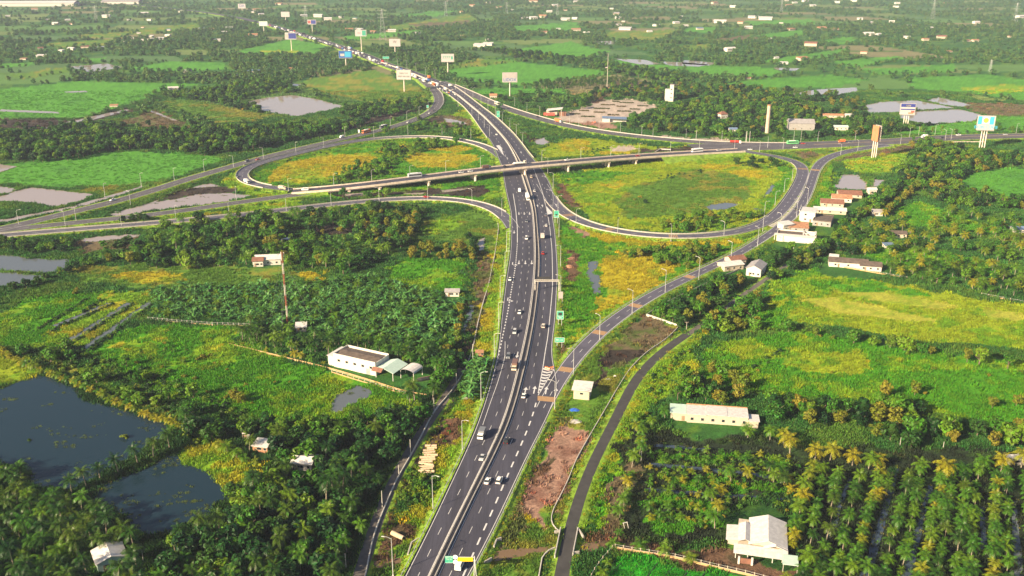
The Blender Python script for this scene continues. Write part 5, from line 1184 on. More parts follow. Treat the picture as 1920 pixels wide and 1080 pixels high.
for nm, L in GROUPS.items():
    L = [p for p in L if P(p[1], p[2], 0)[0] > -350 and P(p[1], p[2], 0)[0] < 2270]
    if nm == 'far_wood': near, far = [], L
    else:
        vis = sorted([p for p in L if inframe(p[1], p[2])], key=lambda p: p[2] * p[2] + p[1] * p[1])
        near = vis[:300]; ids = set(id(p) for p in near); far = [p for p in L if id(p) not in ids]
    first = {}
    for kind, x, y, s, lab in near:
        k = int(rng.integers(len(PROTO[kind]))); parts = PROTO[kind][k]; rz = rng.uniform(0, 6.28); cat = KINDINFO[kind][1]
        if len(parts) == 1:
            o = bpy.data.objects.new(nm, parts[0][1]); COL.objects.link(o); o.location = (x, y, 0); o.rotation_euler.z = rz; o.scale = (s * rng.uniform(.8, 1.2), s * rng.uniform(.8, 1.2), s * rng.uniform(.75, 1.25))
        else:
            o = empty(nm, (x, y, 0), rz); o.scale = (s * rng.uniform(.85, 1.2), s * rng.uniform(.85, 1.2), s * rng.uniform(.75, 1.2))
            for pn, me in parts:
                c = bpy.data.objects.new(pn, me); COL.objects.link(c); c.parent = o
        tag(o, lab, cat, {'palm tree': 'palms: ', 'tree': 'trees: ', 'bush': 'bushes: ', 'banana plant': 'bananas: '}[cat] + ' '.join(lab.split()[-5:]))
        ZC.setdefault(lab, []).append(o)
    if far:
        bykind = {}
        for p in far: bykind.setdefault(p[0], []).append(p)
        meshes, idx, pts, sc = [], [], [], []
        for kd, Lk in bykind.items():
            base = len(meshes); vs = [joined(q, kd) if len(q) > 1 else q[0][1] for q in PROTO[kd]]; meshes += vs
            for p in Lk: pts.append((p[1], p[2], 0)); sc.append(p[3]); idx.append(base + int(rng.integers(len(vs))))
        o = stuff_instances(nm + '_mass', pts, rng.uniform(0, 6.28, len(pts)), sc, meshes, {'far_wood': 'hazy dark tree cover stretching over the plain to the horizon', 'coconut_palm': 'remaining coconut palms of the farther groves and orchard rows', 'broadleaf_tree': 'remaining green trees of the farther woods and hedges', 'golden_tree': 'remaining golden trees scattered through the farther hedges', 'banana_plant': 'remaining rows of the banana plantation farther back', 'bush': 'remaining bushes of the farther verges and thickets', 'young_palm': 'remaining young palms of the farther rows'}[nm], 'vegetation')
        o.data.attributes['pick'].data.foreach_set('value', np.array(idx, np.int32))
ORD0 = ['first','second','third','fourth','fifth','sixth','seventh','eighth','ninth','tenth','eleventh','twelfth','thirteenth','fourteenth','fifteenth','sixteenth','seventeenth','eighteenth','nineteenth','twentieth','twenty-first','twenty-second','twenty-third','twenty-fourth','twenty-fifth']
NOUN = {'tree': 'tree', 'palm tree': 'palm', 'bush': 'bush', 'banana plant': 'banana plant'}
import re
BY = {}
STOP = set('the a of and in on between above below beside left right lower upper second dirt to along green top bottom with small dense mixed under single far near large long by that from white paved big'.split())
for lab, L in ZC.items():
    for o in L: BY.setdefault((lab, o['category'], o.name.split('.')[0]), []).append(o)
for (lab, cat, nm), L in BY.items():
    place = re.split(r' (?=in the|alone|along|beside|above|below|behind|between|at the|just|inside|on the|under|around|scattered|isolated|standing|where|across|that|to the|of the|before)', lab, maxsplit=1)
    where = place[1] if len(place) > 1 else lab
    word = {'golden_tree': 'golden olive tree', 'broadleaf_tree': 'green leafy tree', 'coconut_palm': 'coconut palm', 'young_palm': 'young low palm', 'banana_plant': 'banana plant', 'bush': 'low bush'}[nm]
    base = (word + ' ' + where) if word.split()[-1] not in place[0].split()[-1] or nm in ('golden_tree', 'young_palm') else lab
    L.sort(key=lambda o: P(o.location.x, o.location.y, 0)[0]); grp = nm.replace('_', ' ') + 's ' + where
    zw = where.split()[1:][:5]
    while zw and zw[-1] in STOP: zw.pop()
    zn = ' '.join(zw)
    if len(L) == 1: L[0]['label'] = base; del L[0]['group']
    elif len(L) <= 14 or 'row of the lower right orchard' in where:
        for i, o in enumerate(sorted(L, key=lambda o: o.location.y) if 'orchard' in where else L):
            o['label'] = ' '.join(base.split()[:11]) + ', ' + ORD0[min(i, 24)] + (' from near end' if 'orchard' in where else ' from left'); o['group'] = grp
    else:
        px = [P(o.location.x, o.location.y, 0) for o in L]; ys = sorted(q[1] for q in px); n = len(L)
        nb = 3 if n > 30 else 2; na = 3 if n > 60 else 2
        if n > 150: nb, na = 4, 4
        RY = {2: ['far', 'near'], 3: ['far', 'middle', 'near'], 4: ['farthest', 'second farthest', 'second nearest', 'nearest']}[nb]
        RX = {2: ['left', 'right'], 3: ['left', 'central', 'right'], 4: ['leftmost', 'left central', 'right central', 'rightmost']}[na]
        cells = {}
        rowi = [min(nb - 1, int(ys.index(q[1]) / n * nb)) for q in px]
        for r_ in range(nb):
            mem = [k for k in range(n) if rowi[k] == r_]; mem.sort(key=lambda k: px[k][0])
            for c_, k in enumerate(mem): cells.setdefault((r_, min(na - 1, int(c_ / len(mem) * na))), []).append(k)
        for (r_, c_), mem in cells.items():
            for i, k in enumerate(mem):
                L[k]['label'] = '%s, %s %s part of %s, %s from left' % (word, RY[r_], RX[c_], zn, ORD0[min(i, 24)]); L[k]['group'] = grp
# grass and weeds: tussocks everywhere on open ground near enough to see
def grass():
    n = 260000
    Y = 235 + 1050 * rng.random(n) ** 1.25; X = (rng.random(n) * 2 - 1) * (Y * .58 + 20)
    px, py = P(X, Y, 0.0); t = look(TYP, px, py); b = look(BLK, px, py)
    rate = {0: .9, 1: .8, 2: .35, 3: .9, 4: .9, 5: .12, 6: .04, 7: .10, 8: 0.0, 9: .9, 10: .9, 11: .8, 12: .85, 13: .35, 15: .30}
    pr = np.zeros(n)
    for k, v in rate.items(): pr[t == k] = v
    pr *= 0.35 + .9 * (fbm(X / 14, Y / 14, 401, 3) > .45)
    ok = (rng.random(n) < pr) & ~b & (px > -150) & (px < 2070)
    X, Y, t = X[ok], Y[ok], t[ok]
    col = ground_color(X, Y) * np.where(np.isin(t, (1, 2, 3, 4, 10, 11, 14)), rng.uniform(.90, 1.22, len(X)), rng.uniform(.75, 1.45, len(X)))[:, None]; yl = (rng.random(len(X)) < .08) & ~np.isin(t, (2, 3, 4, 10, 11, 14))
    col[yl] = col[yl] * np.array([1.7, 1.1, .9]); col = np.clip(col, 0, .6)
    s = rng.uniform(.55, 1.25, len(X)) * (1 + Y / 1500) * np.where(t == 2, .6, 1.0) * np.where(np.isin(t, (3, 4, 11, 14)), .8, 1.0) * np.where(t == 12, .55, 1.0) * np.where((t == 9) | (t == 0), 1.25, 1.0)
    meshes = [tuft_mesh('tussock', 300 + k, 1.25, .62, 26, .15) for k in range(4)]
    stuff_instances('grass', np.c_[X, Y, np.zeros(len(X))], rng.uniform(0, 6.28, len(X)), s, meshes, 'grass and weeds in tussocks over the fields and verges', 'grass', col)
grass()
def shore():
    pts, cols = [], []
    for k, p in PONDS.items():
        if k in ('ab', 'ax', 'aw', 'au', 'av'): continue
        for x, y, _ in rough_outline(p, 0, 1.0):
            if y > 1250: continue
            for _ in range(2):
                pts.append((x + rng.uniform(-1.3, 1.3), y + rng.uniform(-1.3, 1.3), 0)); cols.append(np.array((.07, .15, .014)) * rng.uniform(.5, 1.6) if rng.random() < .75 else np.array((.20, .19, .03)))
    for k in ('a', 'b', 'c', 'ac'):                                   # floating weed rafts
        q = np.array([tuple(G(x, y, 0))[:2] for x, y in PONDS[k]]); x0, y0 = q.min(0); x1, y1 = q.max(0)
        for _ in range({'a': 70, 'b': 60, 'c': 8, 'ac': 30}[k]):
            cx, cy = rng.uniform(x0, x1), rng.uniform(y0, y1); px, py = P(cx, cy, 0)
            if not look(BLK, px, py): continue
            for _ in range(int(rng.integers(1, 9))):
                pts.append((cx + rng.normal(0, 1.6), cy + rng.normal(0, .9), .0)); cols.append(np.array((.09, .13, .03)) * rng.uniform(.5, 1.5))
    stuff_instances('water_weeds', pts, rng.uniform(0, 6.28, len(pts)), rng.uniform(.35, 1.0, len(pts)), [tuft_mesh('weed', 340 + k, 1.0, .5, 22, .14) for k in range(3)], 'reeds and floating weeds along the pond margins', 'reeds', np.array(cols))
shore()
# grass on the banks
def bank_grass():
    pts, cols = [], []
    src = [(mainL, -1), (mainR, 1)] + [(edge3(r, sg), sg) for k, r in RD.items() if k != 'overpass' for sg in (-1, 1)]
    for E, sg in src:
        t = np.gradient(E[:, :2], axis=0); t /= np.linalg.norm(t, axis=1)[:, None] + 1e-9; n = np.stack([t[:, 1], -t[:, 0]], 1) * sg
        for i in range(len(E)):
            if E[i, 1] > 1000: continue
            for _ in range(7):
                u = rng.uniform(1.0, 4.6); f = min(1, max(0, (u - 1.5) / 3.0)); j = rng.uniform(-2.5, 2.5)
                x, y = E[i, 0] + n[i, 0] * u + t[i, 0] * j, E[i, 1] + n[i, 1] * u + t[i, 1] * j
                if road_hit(x, y): continue
                pts.append((x, y, (E[i, 2] - .05) * (1 - f))); cols.append(np.array((.15, .26, .012)) * rng.uniform(.6, 1.4) if rng.random() < .7 else np.array((.32, .28, .015)))
    stuff_instances('verge_grass', pts, rng.uniform(0, 6.28, len(pts)), rng.uniform(.4, .9, len(pts)), [tuft_mesh('verge_tussock', 320 + k, .9, .5, 20, .12) for k in range(3)], 'grass on the banks beside the roads', 'grass', np.array(cols))
allc = [(r.c[::2, :2], r.w[::2] + .6) for k, r in RD.items() if k != 'overpass'] + [(np.stack([(ME[:, 0] + ME[:, 3]) / 2, YM], 1)[::2], ((ME[:, 3] - ME[:, 0]) / 2 + .6)[::2])]
AC = np.concatenate([a for a, _ in allc]); AW = np.concatenate([w for _, w in allc])
def road_hit(x, y):
    d = np.hypot(AC[:, 0] - x, AC[:, 1] - y); return bool((d < AW).any())
bank_grass()
# haze
# ---------------------------------------------------------------- vehicles
def paintm(name, c, rough=.35, metal=0.0):
    k = 'p_' + name
    if k not in M: M[k] = mat(name + '_paint', c, rough, metal)
    return M[k]
COLR = {'white': (.78, .77, .74), 'silver': (.45, .46, .48), 'grey': (.16, .17, .19), 'black': (.02, .02, .025), 'red': (.45, .03, .02), 'orange': (.75, .18, .05), 'blue': (.05, .12, .35), 'beige': (.55, .46, .34), 'green': (.15, .50, .20), 'brown': (.16, .09, .07), 'pale': (.60, .52, .44), 'yellow': (.80, .50, .05)}
def P_(c): return paintm(c, COLR[c])
def wheels(root, L, w, r, xs):
    for x in xs:
        for sg in (-1, 1):
            mb = MB(); mb.tube((sg * (w / 2 - .26), x, r), (sg * (w / 2 - .02), x, r), r, n=12); wh = mb.build('wheel', M['tyre'], root)
            m2 = MB(); m2.tube((sg * (w / 2 - .03), x, r), (sg * (w / 2 + .01), x, r), r * .55, n=8); m2.build('rim', M['steel'], wh)
def loft(mb, secs, mi=0):
    """secs: list of (y, z0, z1, halfwidth bottom, halfwidth top)"""
    vs, fs = [], []
    for y, z0, z1, a, b in secs:
        vs += [(-a, y, z0), (-a * 1.0, y, z0 + (z1 - z0) * .6), (-b, y, z1), (b, y, z1), (a * 1.0, y, z0 + (z1 - z0) * .6), (a, y, z0)]
    for i in range(len(secs) - 1):
        for k in range(6): fs.append((6 * i + k, 6 * i + (k + 1) % 6, 6 * i + 6 + (k + 1) % 6, 6 * i + 6 + k))
    fs.append(tuple(range(6))); L = 6 * (len(secs) - 1); fs.append(tuple(range(L, L + 6))[::-1])
    mb.add(vs, [f[::-1] for f in fs], mi)
VP = {}
def small_car(kind, c):
    """sedan / suv / pickup, nose towards +y"""
    key = (kind, c)
    if key in VP: return None
    root = empty('car' if kind != 'pickup' else 'pickup_truck', (0, 0, 0)); L, w, h = {'sedan': (4.5, 1.78, 1.45), 'suv': (4.7, 1.88, 1.78), 'pickup': (5.2, 1.85, 1.8)}[kind]
    hd = h * .56; mb = MB(); y = L / 2
    loft(mb, [(-y, .45, hd * .9, w * .44, w * .40), (-y + .25, .28, hd, w * .49, w * .46), (-y * .5, .24, hd, w * .5, w * .475), (y * .35, .24, hd, w * .5, w * .47), (y - .5, .26, hd * .9, w * .49, w * .44), (y, .38, hd * .72, w * .42, w * .38)])
    mb.build('body', P_(c), root)
    a, b = {'sedan': (-y + .75, y - 1.35), 'suv': (-y + .12, y - 1.25), 'pickup': (-.7, y - 1.35)}[kind]
    g = MB(); loft(g, [(a, hd - .02, hd + .02, w * .44, w * .43), (a + (.55 if kind == 'sedan' else .18), hd - .02, h - .06, w * .455, w * .36), (b - .75, hd - .02, h - .04, w * .455, w * .36), (b, hd - .02, hd + .02, w * .45, w * .42)])
    g.build('windows', M['glass'], root)
    rf = MB(); rf.box(-w * .355, w * .355, a + (.62 if kind == 'sedan' else .25), b - .82, h - .05, h + .02, top=.94); rf.build('roof', P_(c), root)
    wheels(root, L, w, .33, (-L * .3, L * .31))
    for sg in (-1, 1):
        q = MB(); q.box(sg * w * .36 - .16, sg * w * .36 + .16, y - .16, y + .01, hd * .62, hd * .80); q.build('headlight', M['headlight'], root)
        q = MB(); q.box(sg * w * .38 - .12, sg * w * .38 + .12, -y - .01, -y + .12, hd * .66, hd * .88); q.build('taillight', M['taillight'], root)
    VP[key] = root
def van(c):
    key = ('van', c); root = empty('van', (0, 0, 0)); L, w, h = 5.2, 1.95, 2.2; mb = MB(); y = L / 2
    loft(mb, [(-y, .35, h * .96, w * .49, w * .44), (-y + .2, .3, h, w * .5, w * .45), (y - 1.3, .3, h, w * .5, w * .45), (y - .45, .3, h * .58, w * .49, w * .44), (y, .35, h * .48, w * .46, w * .4)])
    mb.build('body', P_(c), root)
    g = MB(); g.box(-w * .51, w * .51, -y + .4, y - 1.35, h * .58, h * .82); g.build('windows', M['glass'], root)
    g = MB(); g.add([(-w * .42, y - .52, h * .60), (w * .42, y - .52, h * .60), (w * .40, y - 1.25, h * .97), (-w * .40, y - 1.25, h * .97)], [(0, 1, 2, 3)]); g.build('windscreen', M['glass'], root)
    wheels(root, L, w, .36, (-L * .3, L * .32)); VP[key] = root
def truck(kind, cab, box, L=7.5):
    """box / tarp / tanker truck"""
    key = (kind, cab, box, L); root = empty('truck', (0, 0, 0)); w, h = 2.35, 3.0 if L < 9 else 3.6; y = L / 2; mb = MB(); ch = 2.35 if L < 9 else 2.9
    mb.box(-w / 2 * .95, w / 2 * .95, y - 1.9, y, .45, ch, top=.93, topy=.86); mb.build('cab', P_(cab), root)
    g = MB(); g.box(-w / 2 * .86, w / 2 * .86, y - .2, y + .02, ch * .58, ch * .90); g.build('windscreen', M['glass'], root)
    g = MB(); g.box(-w / 2 * .97, w / 2 * .97, y - 1.35, y - .45, ch * .6, ch * .86); g.build('side_window', M['glass'], root)
    f = MB(); f.box(-.45, .45, -y + .2, y - 1.5, .55, .85); f.build('chassis', M['dark'], root)
    b = MB()
    if kind == 'tank':
        b.tube((0, -y, 1.95), (0, y - 2.2, 1.95), 1.1, n=14)
    elif kind == 'flat':
        b.box(-w / 2, w / 2, -y, y - 2.1, .9, 1.2); b.box(-w / 2 * .8, w / 2 * .8, -y + .8, y - 3.0, 1.2, 1.9, top=.9)
    else:
        b.box(-w / 2, w / 2, -y, y - 2.05, .9, h)
        for k in range(int(L) - 3):                                  # ribs of the box
            yy = -y + .6 + k * (L - 3.2) / max(1, int(L) - 4)
            for sg in (-1, 1): b.box(sg * w / 2 - .03 if sg > 0 else -w / 2 - .03, sg * w / 2 + .03 if sg > 0 else -w / 2 + .03, yy, yy + .08, 1.0, h - .1)
    b.build({'tank': 'tank', 'flat': 'cargo_bed'}.get(kind, 'cargo_box'), P_(box), root)
    wheels(root, L, w, .48, (-y + 1.2, y - 1.2) if L < 9 else (-y + 1.0, -y + 2.2, y - 3.6, y - 1.2))
    for sg in (-1, 1):
        q = MB(); q.box(sg * .8 - .18, sg * .8 + .18, y - .02, y + .03, .75, .98); q.build('headlight', M['headlight'], root)
    VP[key] = root
def bus(c, c2='white'):
    key = ('bus', c); root = empty('bus', (0, 0, 0)); L, w, h = 11.5, 2.5, 3.3; y = L / 2; mb = MB()
    loft(mb, [(-y, .5, h * .95, w * .48, w * .44), (-y + .3, .4, h, w * .5, w * .46), (y - .4, .4, h, w * .5, w * .46), (y, .5, h * .92, w * .48, w * .42)]); mb.build('body', P_(c), root)
    g = MB(); g.box(-w * .505, w * .505, -y + .6, y - .6, 1.55, 2.55); g.build('windows', M['glass'], root)
    g = MB(); g.box(-w * .42, w * .42, y - .1, y + .03, 1.4, 2.8); g.build('windscreen', M['glass'], root)
    g = MB(); g.box(-w * .4, w * .4, -y * .6, y * .5, h - .02, h + .22, top=.9); g.build('roof_unit', P_(c2), root)
    wheels(root, L, w, .5, (-y * .55, y * .6)); VP[key] = root
def getv(spec):
    kind = spec[0]
    if spec not in VP:
        if kind in ('sedan', 'suv', 'pickup'): small_car(*spec)
        elif kind == 'van': van(spec[1])
        elif kind == 'bus': bus(spec[1])
        else: truck(*spec)
        VP[spec].location = (0, 0, 0); return VP[spec], True
    return VP[spec], False
def putv(spec, loc, head, label, group=None):
    o, fresh = getv(spec)
    if not fresh: o = copy_tree(o)
    o.location = loc; o.rotation_euler = (0, 0, math.atan2(head[1], head[0]) - math.pi / 2)
    cat = {'sedan': 'car', 'suv': 'car', 'pickup': 'pickup truck', 'van': 'van', 'bus': 'bus'}.get(spec[0], 'truck')
    tag(o, label, cat, group)
    return o
def heading(road, x, y, sgn):
    if road == 'main':
        i = min(N - 3, int(np.searchsorted(YM, y))); i = max(1, i)
        d = np.array([(ME[i + 1, 1] - ME[i - 1, 1]), YM[i + 1] - YM[i - 1]]); z = ROADZ
        return d * sgn, z
    r = RD[road]; i = r.near(x, y); return r.t[i] * sgn, float(r.c[i][2])
VEH = [
 # px, py, spec, road, direction, label
 (903,819,('box','white','grey',5.8),'main',-1,'small truck with dark grey covered bed and white cab near the bottom'),
 (904,860,('sedan','silver'),'main',-1,'silver car beside the median just in front of the grey covered truck'),
 (965,690,('box','beige','brown',7.5),'main',-1,'truck with brown cargo box and beige cab left of the striped gore'),
 (953,670,('suv','grey'),'main',-1,'grey car just left of the brown box truck'),
 (965,624,('suv','silver'),'main',-1,'silver car in the middle lanes above the brown box truck'),
 (974,587,('sedan','white'),'main',-1,'white car in the left carriageway level with the tall green sign'),
 (956,525,('sedan','white'),'main',-1,'white car in the outermost left lane near the sign gantry'),
 (987,448,('suv','white'),'main',-1,'white car level with the small box truck across the median'),
 (987,416,('sedan','grey'),'main',-1,'grey car just below the row of three lane arrows'),
 (989,373,('box','white','white',12),'main',-1,'long white box truck beside the median below the overpass'),
 (974,359,('van','white'),'main',-1,'white van left of the long white truck below the overpass'),
 (931,253,('sedan','white'),'main',-1,'white car alone on the left carriageway beyond the overpass'),
 (982,744,('sedan','white'),'main',1,'white car just below the lane arrows at the ramp split'),
 (950,829,('suv','black'),'main',1,'black car right of the median, opposite the grey covered truck'),
 (914,904,('sedan','white'),'main',1,'left one of the two white cars side by side near the bottom'),
 (936,903,('suv','white'),'main',1,'right one of the two white cars side by side near the bottom'),
 (862,1062,('van','white'),'main',1,'white van half hidden behind the yellow sign at the bottom'),
 (1019,613,('suv','pale'),'main',1,'pale car alone in the right carriageway left of the tall green sign'),
 (1018,476,('sedan','red'),'main',1,'red car in the right carriageway below the box truck'),
 (1017,446,('box','pale','pale',6.5),'main',1,'small pale box truck beside the median in the right carriageway'),
 (1024,424,('sedan','white'),'main',1,'white car right behind the dark car near the right loop ramp'),
 (1024,405,('suv','grey'),'main',1,'dark grey car level with the green sign at the loop ramp'),
 (1002,359,('sedan','white'),'main',1,'white car right of the long white truck across the median'),
 (996,333,('suv','beige'),'main',1,'beige car just coming out from under the overpass'),
 (1492,393,('sedan','black'),'ramp_right',-1,'small dark car on the right ramp near the flat-roofed houses'),
 (865,324,('sedan','white'),'overpass',1,'left one of two white cars close together on the overpass'),
 (882,322,('sedan','white'),'overpass',1,'right one of two white cars close together on the overpass'),
 (912,316,('box','grey','brown',7.5),'overpass',1,'dark brown truck on the overpass left of the main highway'),
 (947,313,('sedan','black'),'overpass',1,'black car on the overpass at the left edge of the highway'),
 (974,308,('flat','pale','white',12),'overpass',1,'long pale flatbed truck on the overpass right over the highway'),
 (1064,301,('pickup','white'),'overpass',1,'white pickup on the overpass right of the main highway'),
 (778,332,('bus','silver'),'overpass',1,'long silver bus on the left half of the overpass'),
 (572,357,('van','white'),'overpass',-1,'white van at the left end of the overpass'),
 (530,355,('box','beige','beige',6.5),'loop_left',1,'beige truck on the left loop just before the overpass'),
 (463,343,('box','white','white',6.5),'loop_left',1,'white truck at the sharpest part of the left loop'),
 (444,332,('sedan','grey'),'loop_left',1,'dark car ahead of the white truck on the left loop'),
 (1196,293,('sedan','red'),'overpass',1,'red car on the right part of the overpass'),
 (1307,285,('bus','white'),'overpass',-1,'white bus near the right end of the overpass'),
 (1348,283,('sedan','silver'),'overpass',1,'silver car just beyond the right end of the overpass'),
 (1406,281,('sedan','white'),'east_road',-1,'white car where the right loop joins the cross road'),
 (1379,269,('tank','white','red',10.5),'east_connector',1,'red tanker truck with white cab on the upper right road'),
 (1486,270,('bus','green'),'east_road',1,'bright green bus on the upper right road'),
 (1491,277,('sedan','white'),'east_road',-1,'white car just in front of the green bus'),
 (1506,270,('sedan','red'),'east_road',1,'small red car just right of the green bus'),
 (1578,267,('box','orange','orange',6.5),'east_road',-1,'orange red truck on the road left of the side-on billboard'),
 (1595,268,('pickup','grey'),'east_road',-1,'grey pickup following the orange red truck'),
 (1733,258,('box','white','white',6.5),'east_road',-1,'white truck on the far right road behind the big tree'),
 (1766,259,('sedan','black'),'east_road',-1,'black car on the far right road'),
 (1797,254,('pickup','white'),'east_road',-1,'white pickup on the far right road left of the blue billboard'),
 (1885,253,('sedan','silver'),'east_road',-1,'silver car at the right edge of the picture'),
 (641,258,('van','white'),'west_ramp',1,'white van on the upper left ramp in front of the orange bus'),
 (687,249,('bus','orange'),'west_ramp',1,'orange and white bus on the upper left ramp'),
 (719,240,('bus','grey'),'west_ramp',1,'dark bus with a pale front on the upper left ramp'),
 (765,230,('sedan','white'),'west_ramp',1,'white car behind the dark bus on the upper left ramp'),
 (783,224,('sedan','black'),'west_ramp',1,'black car on the upper left ramp below the bend'),
 (805,213,('sedan','white'),'west_ramp',1,'white car in the bend of the upper left ramp'),
 (811,208,('sedan','grey'),'west_ramp',-1,'grey car in the bend of the upper left ramp'),
 (463,303,('suv','grey'),'west_ramp',1,'dark car near the far left of the loop, on the ramp above it'),
 (483,300,('sedan','red'),'west_ramp',1,'red car on the ramp above the left loop'),
 (212,376,('pickup','white'),'west_ramp',1,'white pickup with dark bed alone on the far left road'),
 (799,370,('sedan','red'),'ramp_lower',-1,'red car on the lower left ramp below the overpass'),
 (1047,229,('box','white','orange',11),'east_connector',1,'big orange container truck in front of the paved square'),
 (932,196,('bus','pale'),'east_connector',1,'pale red bus on the connector road near the billboard'),
 (1007,220,('suv','black'),'east_connector',-1,'dark car on the connector road left of the orange container truck'),
 (804,146,('box','orange','orange',9.5),'main',1,'orange truck, farther of the two orange trucks in the jam'),
 (813,160,('box','orange','orange',9.5),'main',-1,'orange truck, nearer of the two orange trucks in the jam'),
 (718,117,('box','red','red',9.5),'main',-1,'red truck in the queue before the left billboard'),
]
for px, py, spec, rd, sg, lab in VEH:
    z0 = zbridge(px) if rd == 'overpass' else ROADZ
    g = G(px, py, z0); hd, z = heading(rd, g.x, g.y, sg)
    if rd == 'overpass': z = z0
    putv(spec, (g.x, g.y, z + .02), hd, lab)
# queue on the far highway
qr = random.Random(5)
cols = ['white'] * 7 + ['silver', 'grey', 'black', 'red', 'orange', 'blue', 'pale']
def row_of_y(y): return P(0, y, 0)[1]
ORD = ['first','second','third','fourth','fifth','sixth','seventh','eighth','ninth','tenth','eleventh','twelfth','thirteenth','fourteenth','fifteenth','sixteenth','seventeenth','eighteenth','nineteenth','twentieth','twenty-first','twenty-second','twenty-third','twenty-fourth','twenty-fifth','twenty-sixth','twenty-seventh','twenty-eighth','twenty-ninth','thirtieth']
def ordw(n):
    if n < 30: return ORD[n]
    tens = ['thirty', 'forty', 'fifty', 'sixty', 'seventy', 'eighty', 'ninety']; t, u = divmod(n + 1, 10)
    if u == 0: return ['thirtieth', 'fortieth', 'fiftieth', 'sixtieth', 'seventieth', 'eightieth', 'ninetieth'][t - 3]
    return tens[t - 3] + '-' + ORD[u - 1]
cnt = {}
for side, k0, k1, sg, y0, y1, step in (('left', 0, 1, -1, G(0, 185).y, G(0, 45).y, 16), ('right', 2, 3, 1, G(0, 170).y, G(0, 50).y, 34)):
    y = y0
    while y < y1:
        lanes = (.22, .5, .78) if side == 'left' else (.35, .7)
        for ln in lanes:
            if qr.random() < (.62 if side == 'left' else .5):
                x = mx(k0, y) * (1 - ln) + mx(k1, y) * ln; yy = y + qr.uniform(-5, 5)
                hd, z = heading('main', x, yy, sg); c = qr.choice(cols); t = qr.random()
                spec = ('sedan', c) if t < .5 else ('suv', c) if t < .65 else ('van', c) if t < .75 else ('box', 'white' if c in ('grey', 'black') else c, c, 8.5) if t < .93 else ('bus', 'white')
                kn = {'sedan': 'car', 'suv': 'car', 'van': 'van', 'box': 'truck', 'bus': 'bus'}[spec[0]]; cc = spec[1] if spec[0] == 'bus' else c
                kk = (cc, kn, side); cnt[kk] = cnt.get(kk, 0) + 1
                putv(spec, (x, yy, z + .02), hd, '%s %s in the far jam, %s carriageway, %s of its colour' % (cc, kn, side, ordw(cnt[kk] - 1)), 'vehicles queued on the far highway')
        y += step * qr.uniform(.8, 1.4)
# ---------------------------------------------------------------- street lamps, poles, signs, billboards
def lamp_proto(double=False, Hh=13.0):
    r = empty('street_lamp', (0, 0, 0)); mb = MB(); mb.tube((0, 0, -.8), (0, 0, Hh), .16, .08, 8); mb.build('pole', M['steel'], r)
    mb = MB(); mb.box(-.3, .3, -.3, .3, -.5, .15, top=.8); mb.build('base', M['concrete'], r)
    for sg in ((1, -1) if double else (1,)):
        a = MB(); a.tube((0, 0, Hh - .15), (sg * 1.3, 0, Hh + .45), .07, .06, 6); a.tube((sg * 1.3, 0, Hh + .45), (sg * 2.2, 0, Hh + .55), .06, .05, 6); a.build('arm', M['steel'], r)
        h = MB(); h.box(sg * 2.5 - .55, sg * 2.5 + .55, -.17, .17, Hh + .45, Hh + .62, top=.7); hd = h.build('lamp_head', M['concrete_pale'], r)
        l = MB(); l.box(sg * 2.5 - .4, sg * 2.5 + .4, -.12, .12, Hh + .41, Hh + .447); l.build('lamp_lens', M['lampglass'], hd)
    return r
LP = {}
def lamps(pts, arm, text, double=False, Hh=13.0, z=1.0):
    key = (double, Hh)
    for i, q in enumerate(pts):
        zz = q[2] if len(q) > 2 else z
        if key not in LP: o = LP[key] = lamp_proto(double, Hh)
        else: o = copy_tree(LP[key])
        g = G(q[0], q[1], zz); o.location = g
        if arm == 'road':
            i0 = int(np.argmin(np.hypot(AC[:, 0] - g.x, AC[:, 1] - g.y))); rz = math.atan2(AC[i0, 1] - g.y, AC[i0, 0] - g.x)
        else: rz = arm
        o.rotation_euler = (0, 0, rz); tag(o, 'lamp %s, %s from near end' % (text, ordw(i)), 'street lamp', 'street lamps of the interchange')
lamps([(737,1078),(812,955),(867,846),(902,752),(927,675),(935,613),(938,560),(947,512),(950,472),(941,406)], 'road', 'on the left verge of the main highway')
lamps([(1040,769),(1075,704),(1124,639),(1185,589),(1247,549),(1310,524),(1370,493),(1420,464),(1462,436),(1493,408),(1513,386)], 'road', 'on the outer verge of the right ramp')
lamps([(1051,560),(1051,500),(1048,445),(1046,400),(1037,355),(1027,325)], 'road', 'on the right edge of the main highway behind the signs')
lamps([(1080,419),(1158,439),(1258,451),(1357,444),(1430,433),(1433,404),(1453,384),(1470,359),(1485,339)], 'road', 'around the right loop', Hh=10.0)
lamps([(541,357,1.8),(626,347,3.4),(697,340,4.7),(769,332,5.8),(836,322,6.7),(901,313,7.6),(1016,302,8.3),(1089,297,7.9),(1145,293,7),(1198,288,6),(1257,284,4.8),(1311,281,3.6),(1377,279,2)], 0.0, 'on the overpass', Hh=9.0)
lamps([(621,386),(711,377),(802,373.5),(885,380),(537,397),(430,407),(330,411),(228,424),(123,425)], 'road', 'along the lower left ramp', Hh=10.0)
lamps([(438,314),(494,298),(555,287),(607,277),(647,256),(701,256),(732,236),(763,226),(786,217),(803,207),(383,321),(327,338),(265,348),(197,368),(143,414),(35,421)], 'road', 'along the upper left ramp', Hh=10.0)
lamps([(765,253),(829,253),(883,259),(443,374),(245,384)], 'road', 'beside the far edge of the left loop', Hh=10.0)
lamps([(918,257),(908,240),(897,226),(885,221),(859,199),(830,180)], 'road', 'on the left edge of the highway beyond the overpass', True, 12.0)
lamps([(980,272),(968,256),(956,244),(942,231),(929,218),(915,208),(902,199),(887,183),(872,179),(854,168),(816,146),(798,142),(780,134),(763,128),(746,125),(724,122),(692,115)], 'road', 'on the right edge of the highway beyond the overpass', True, 12.0)
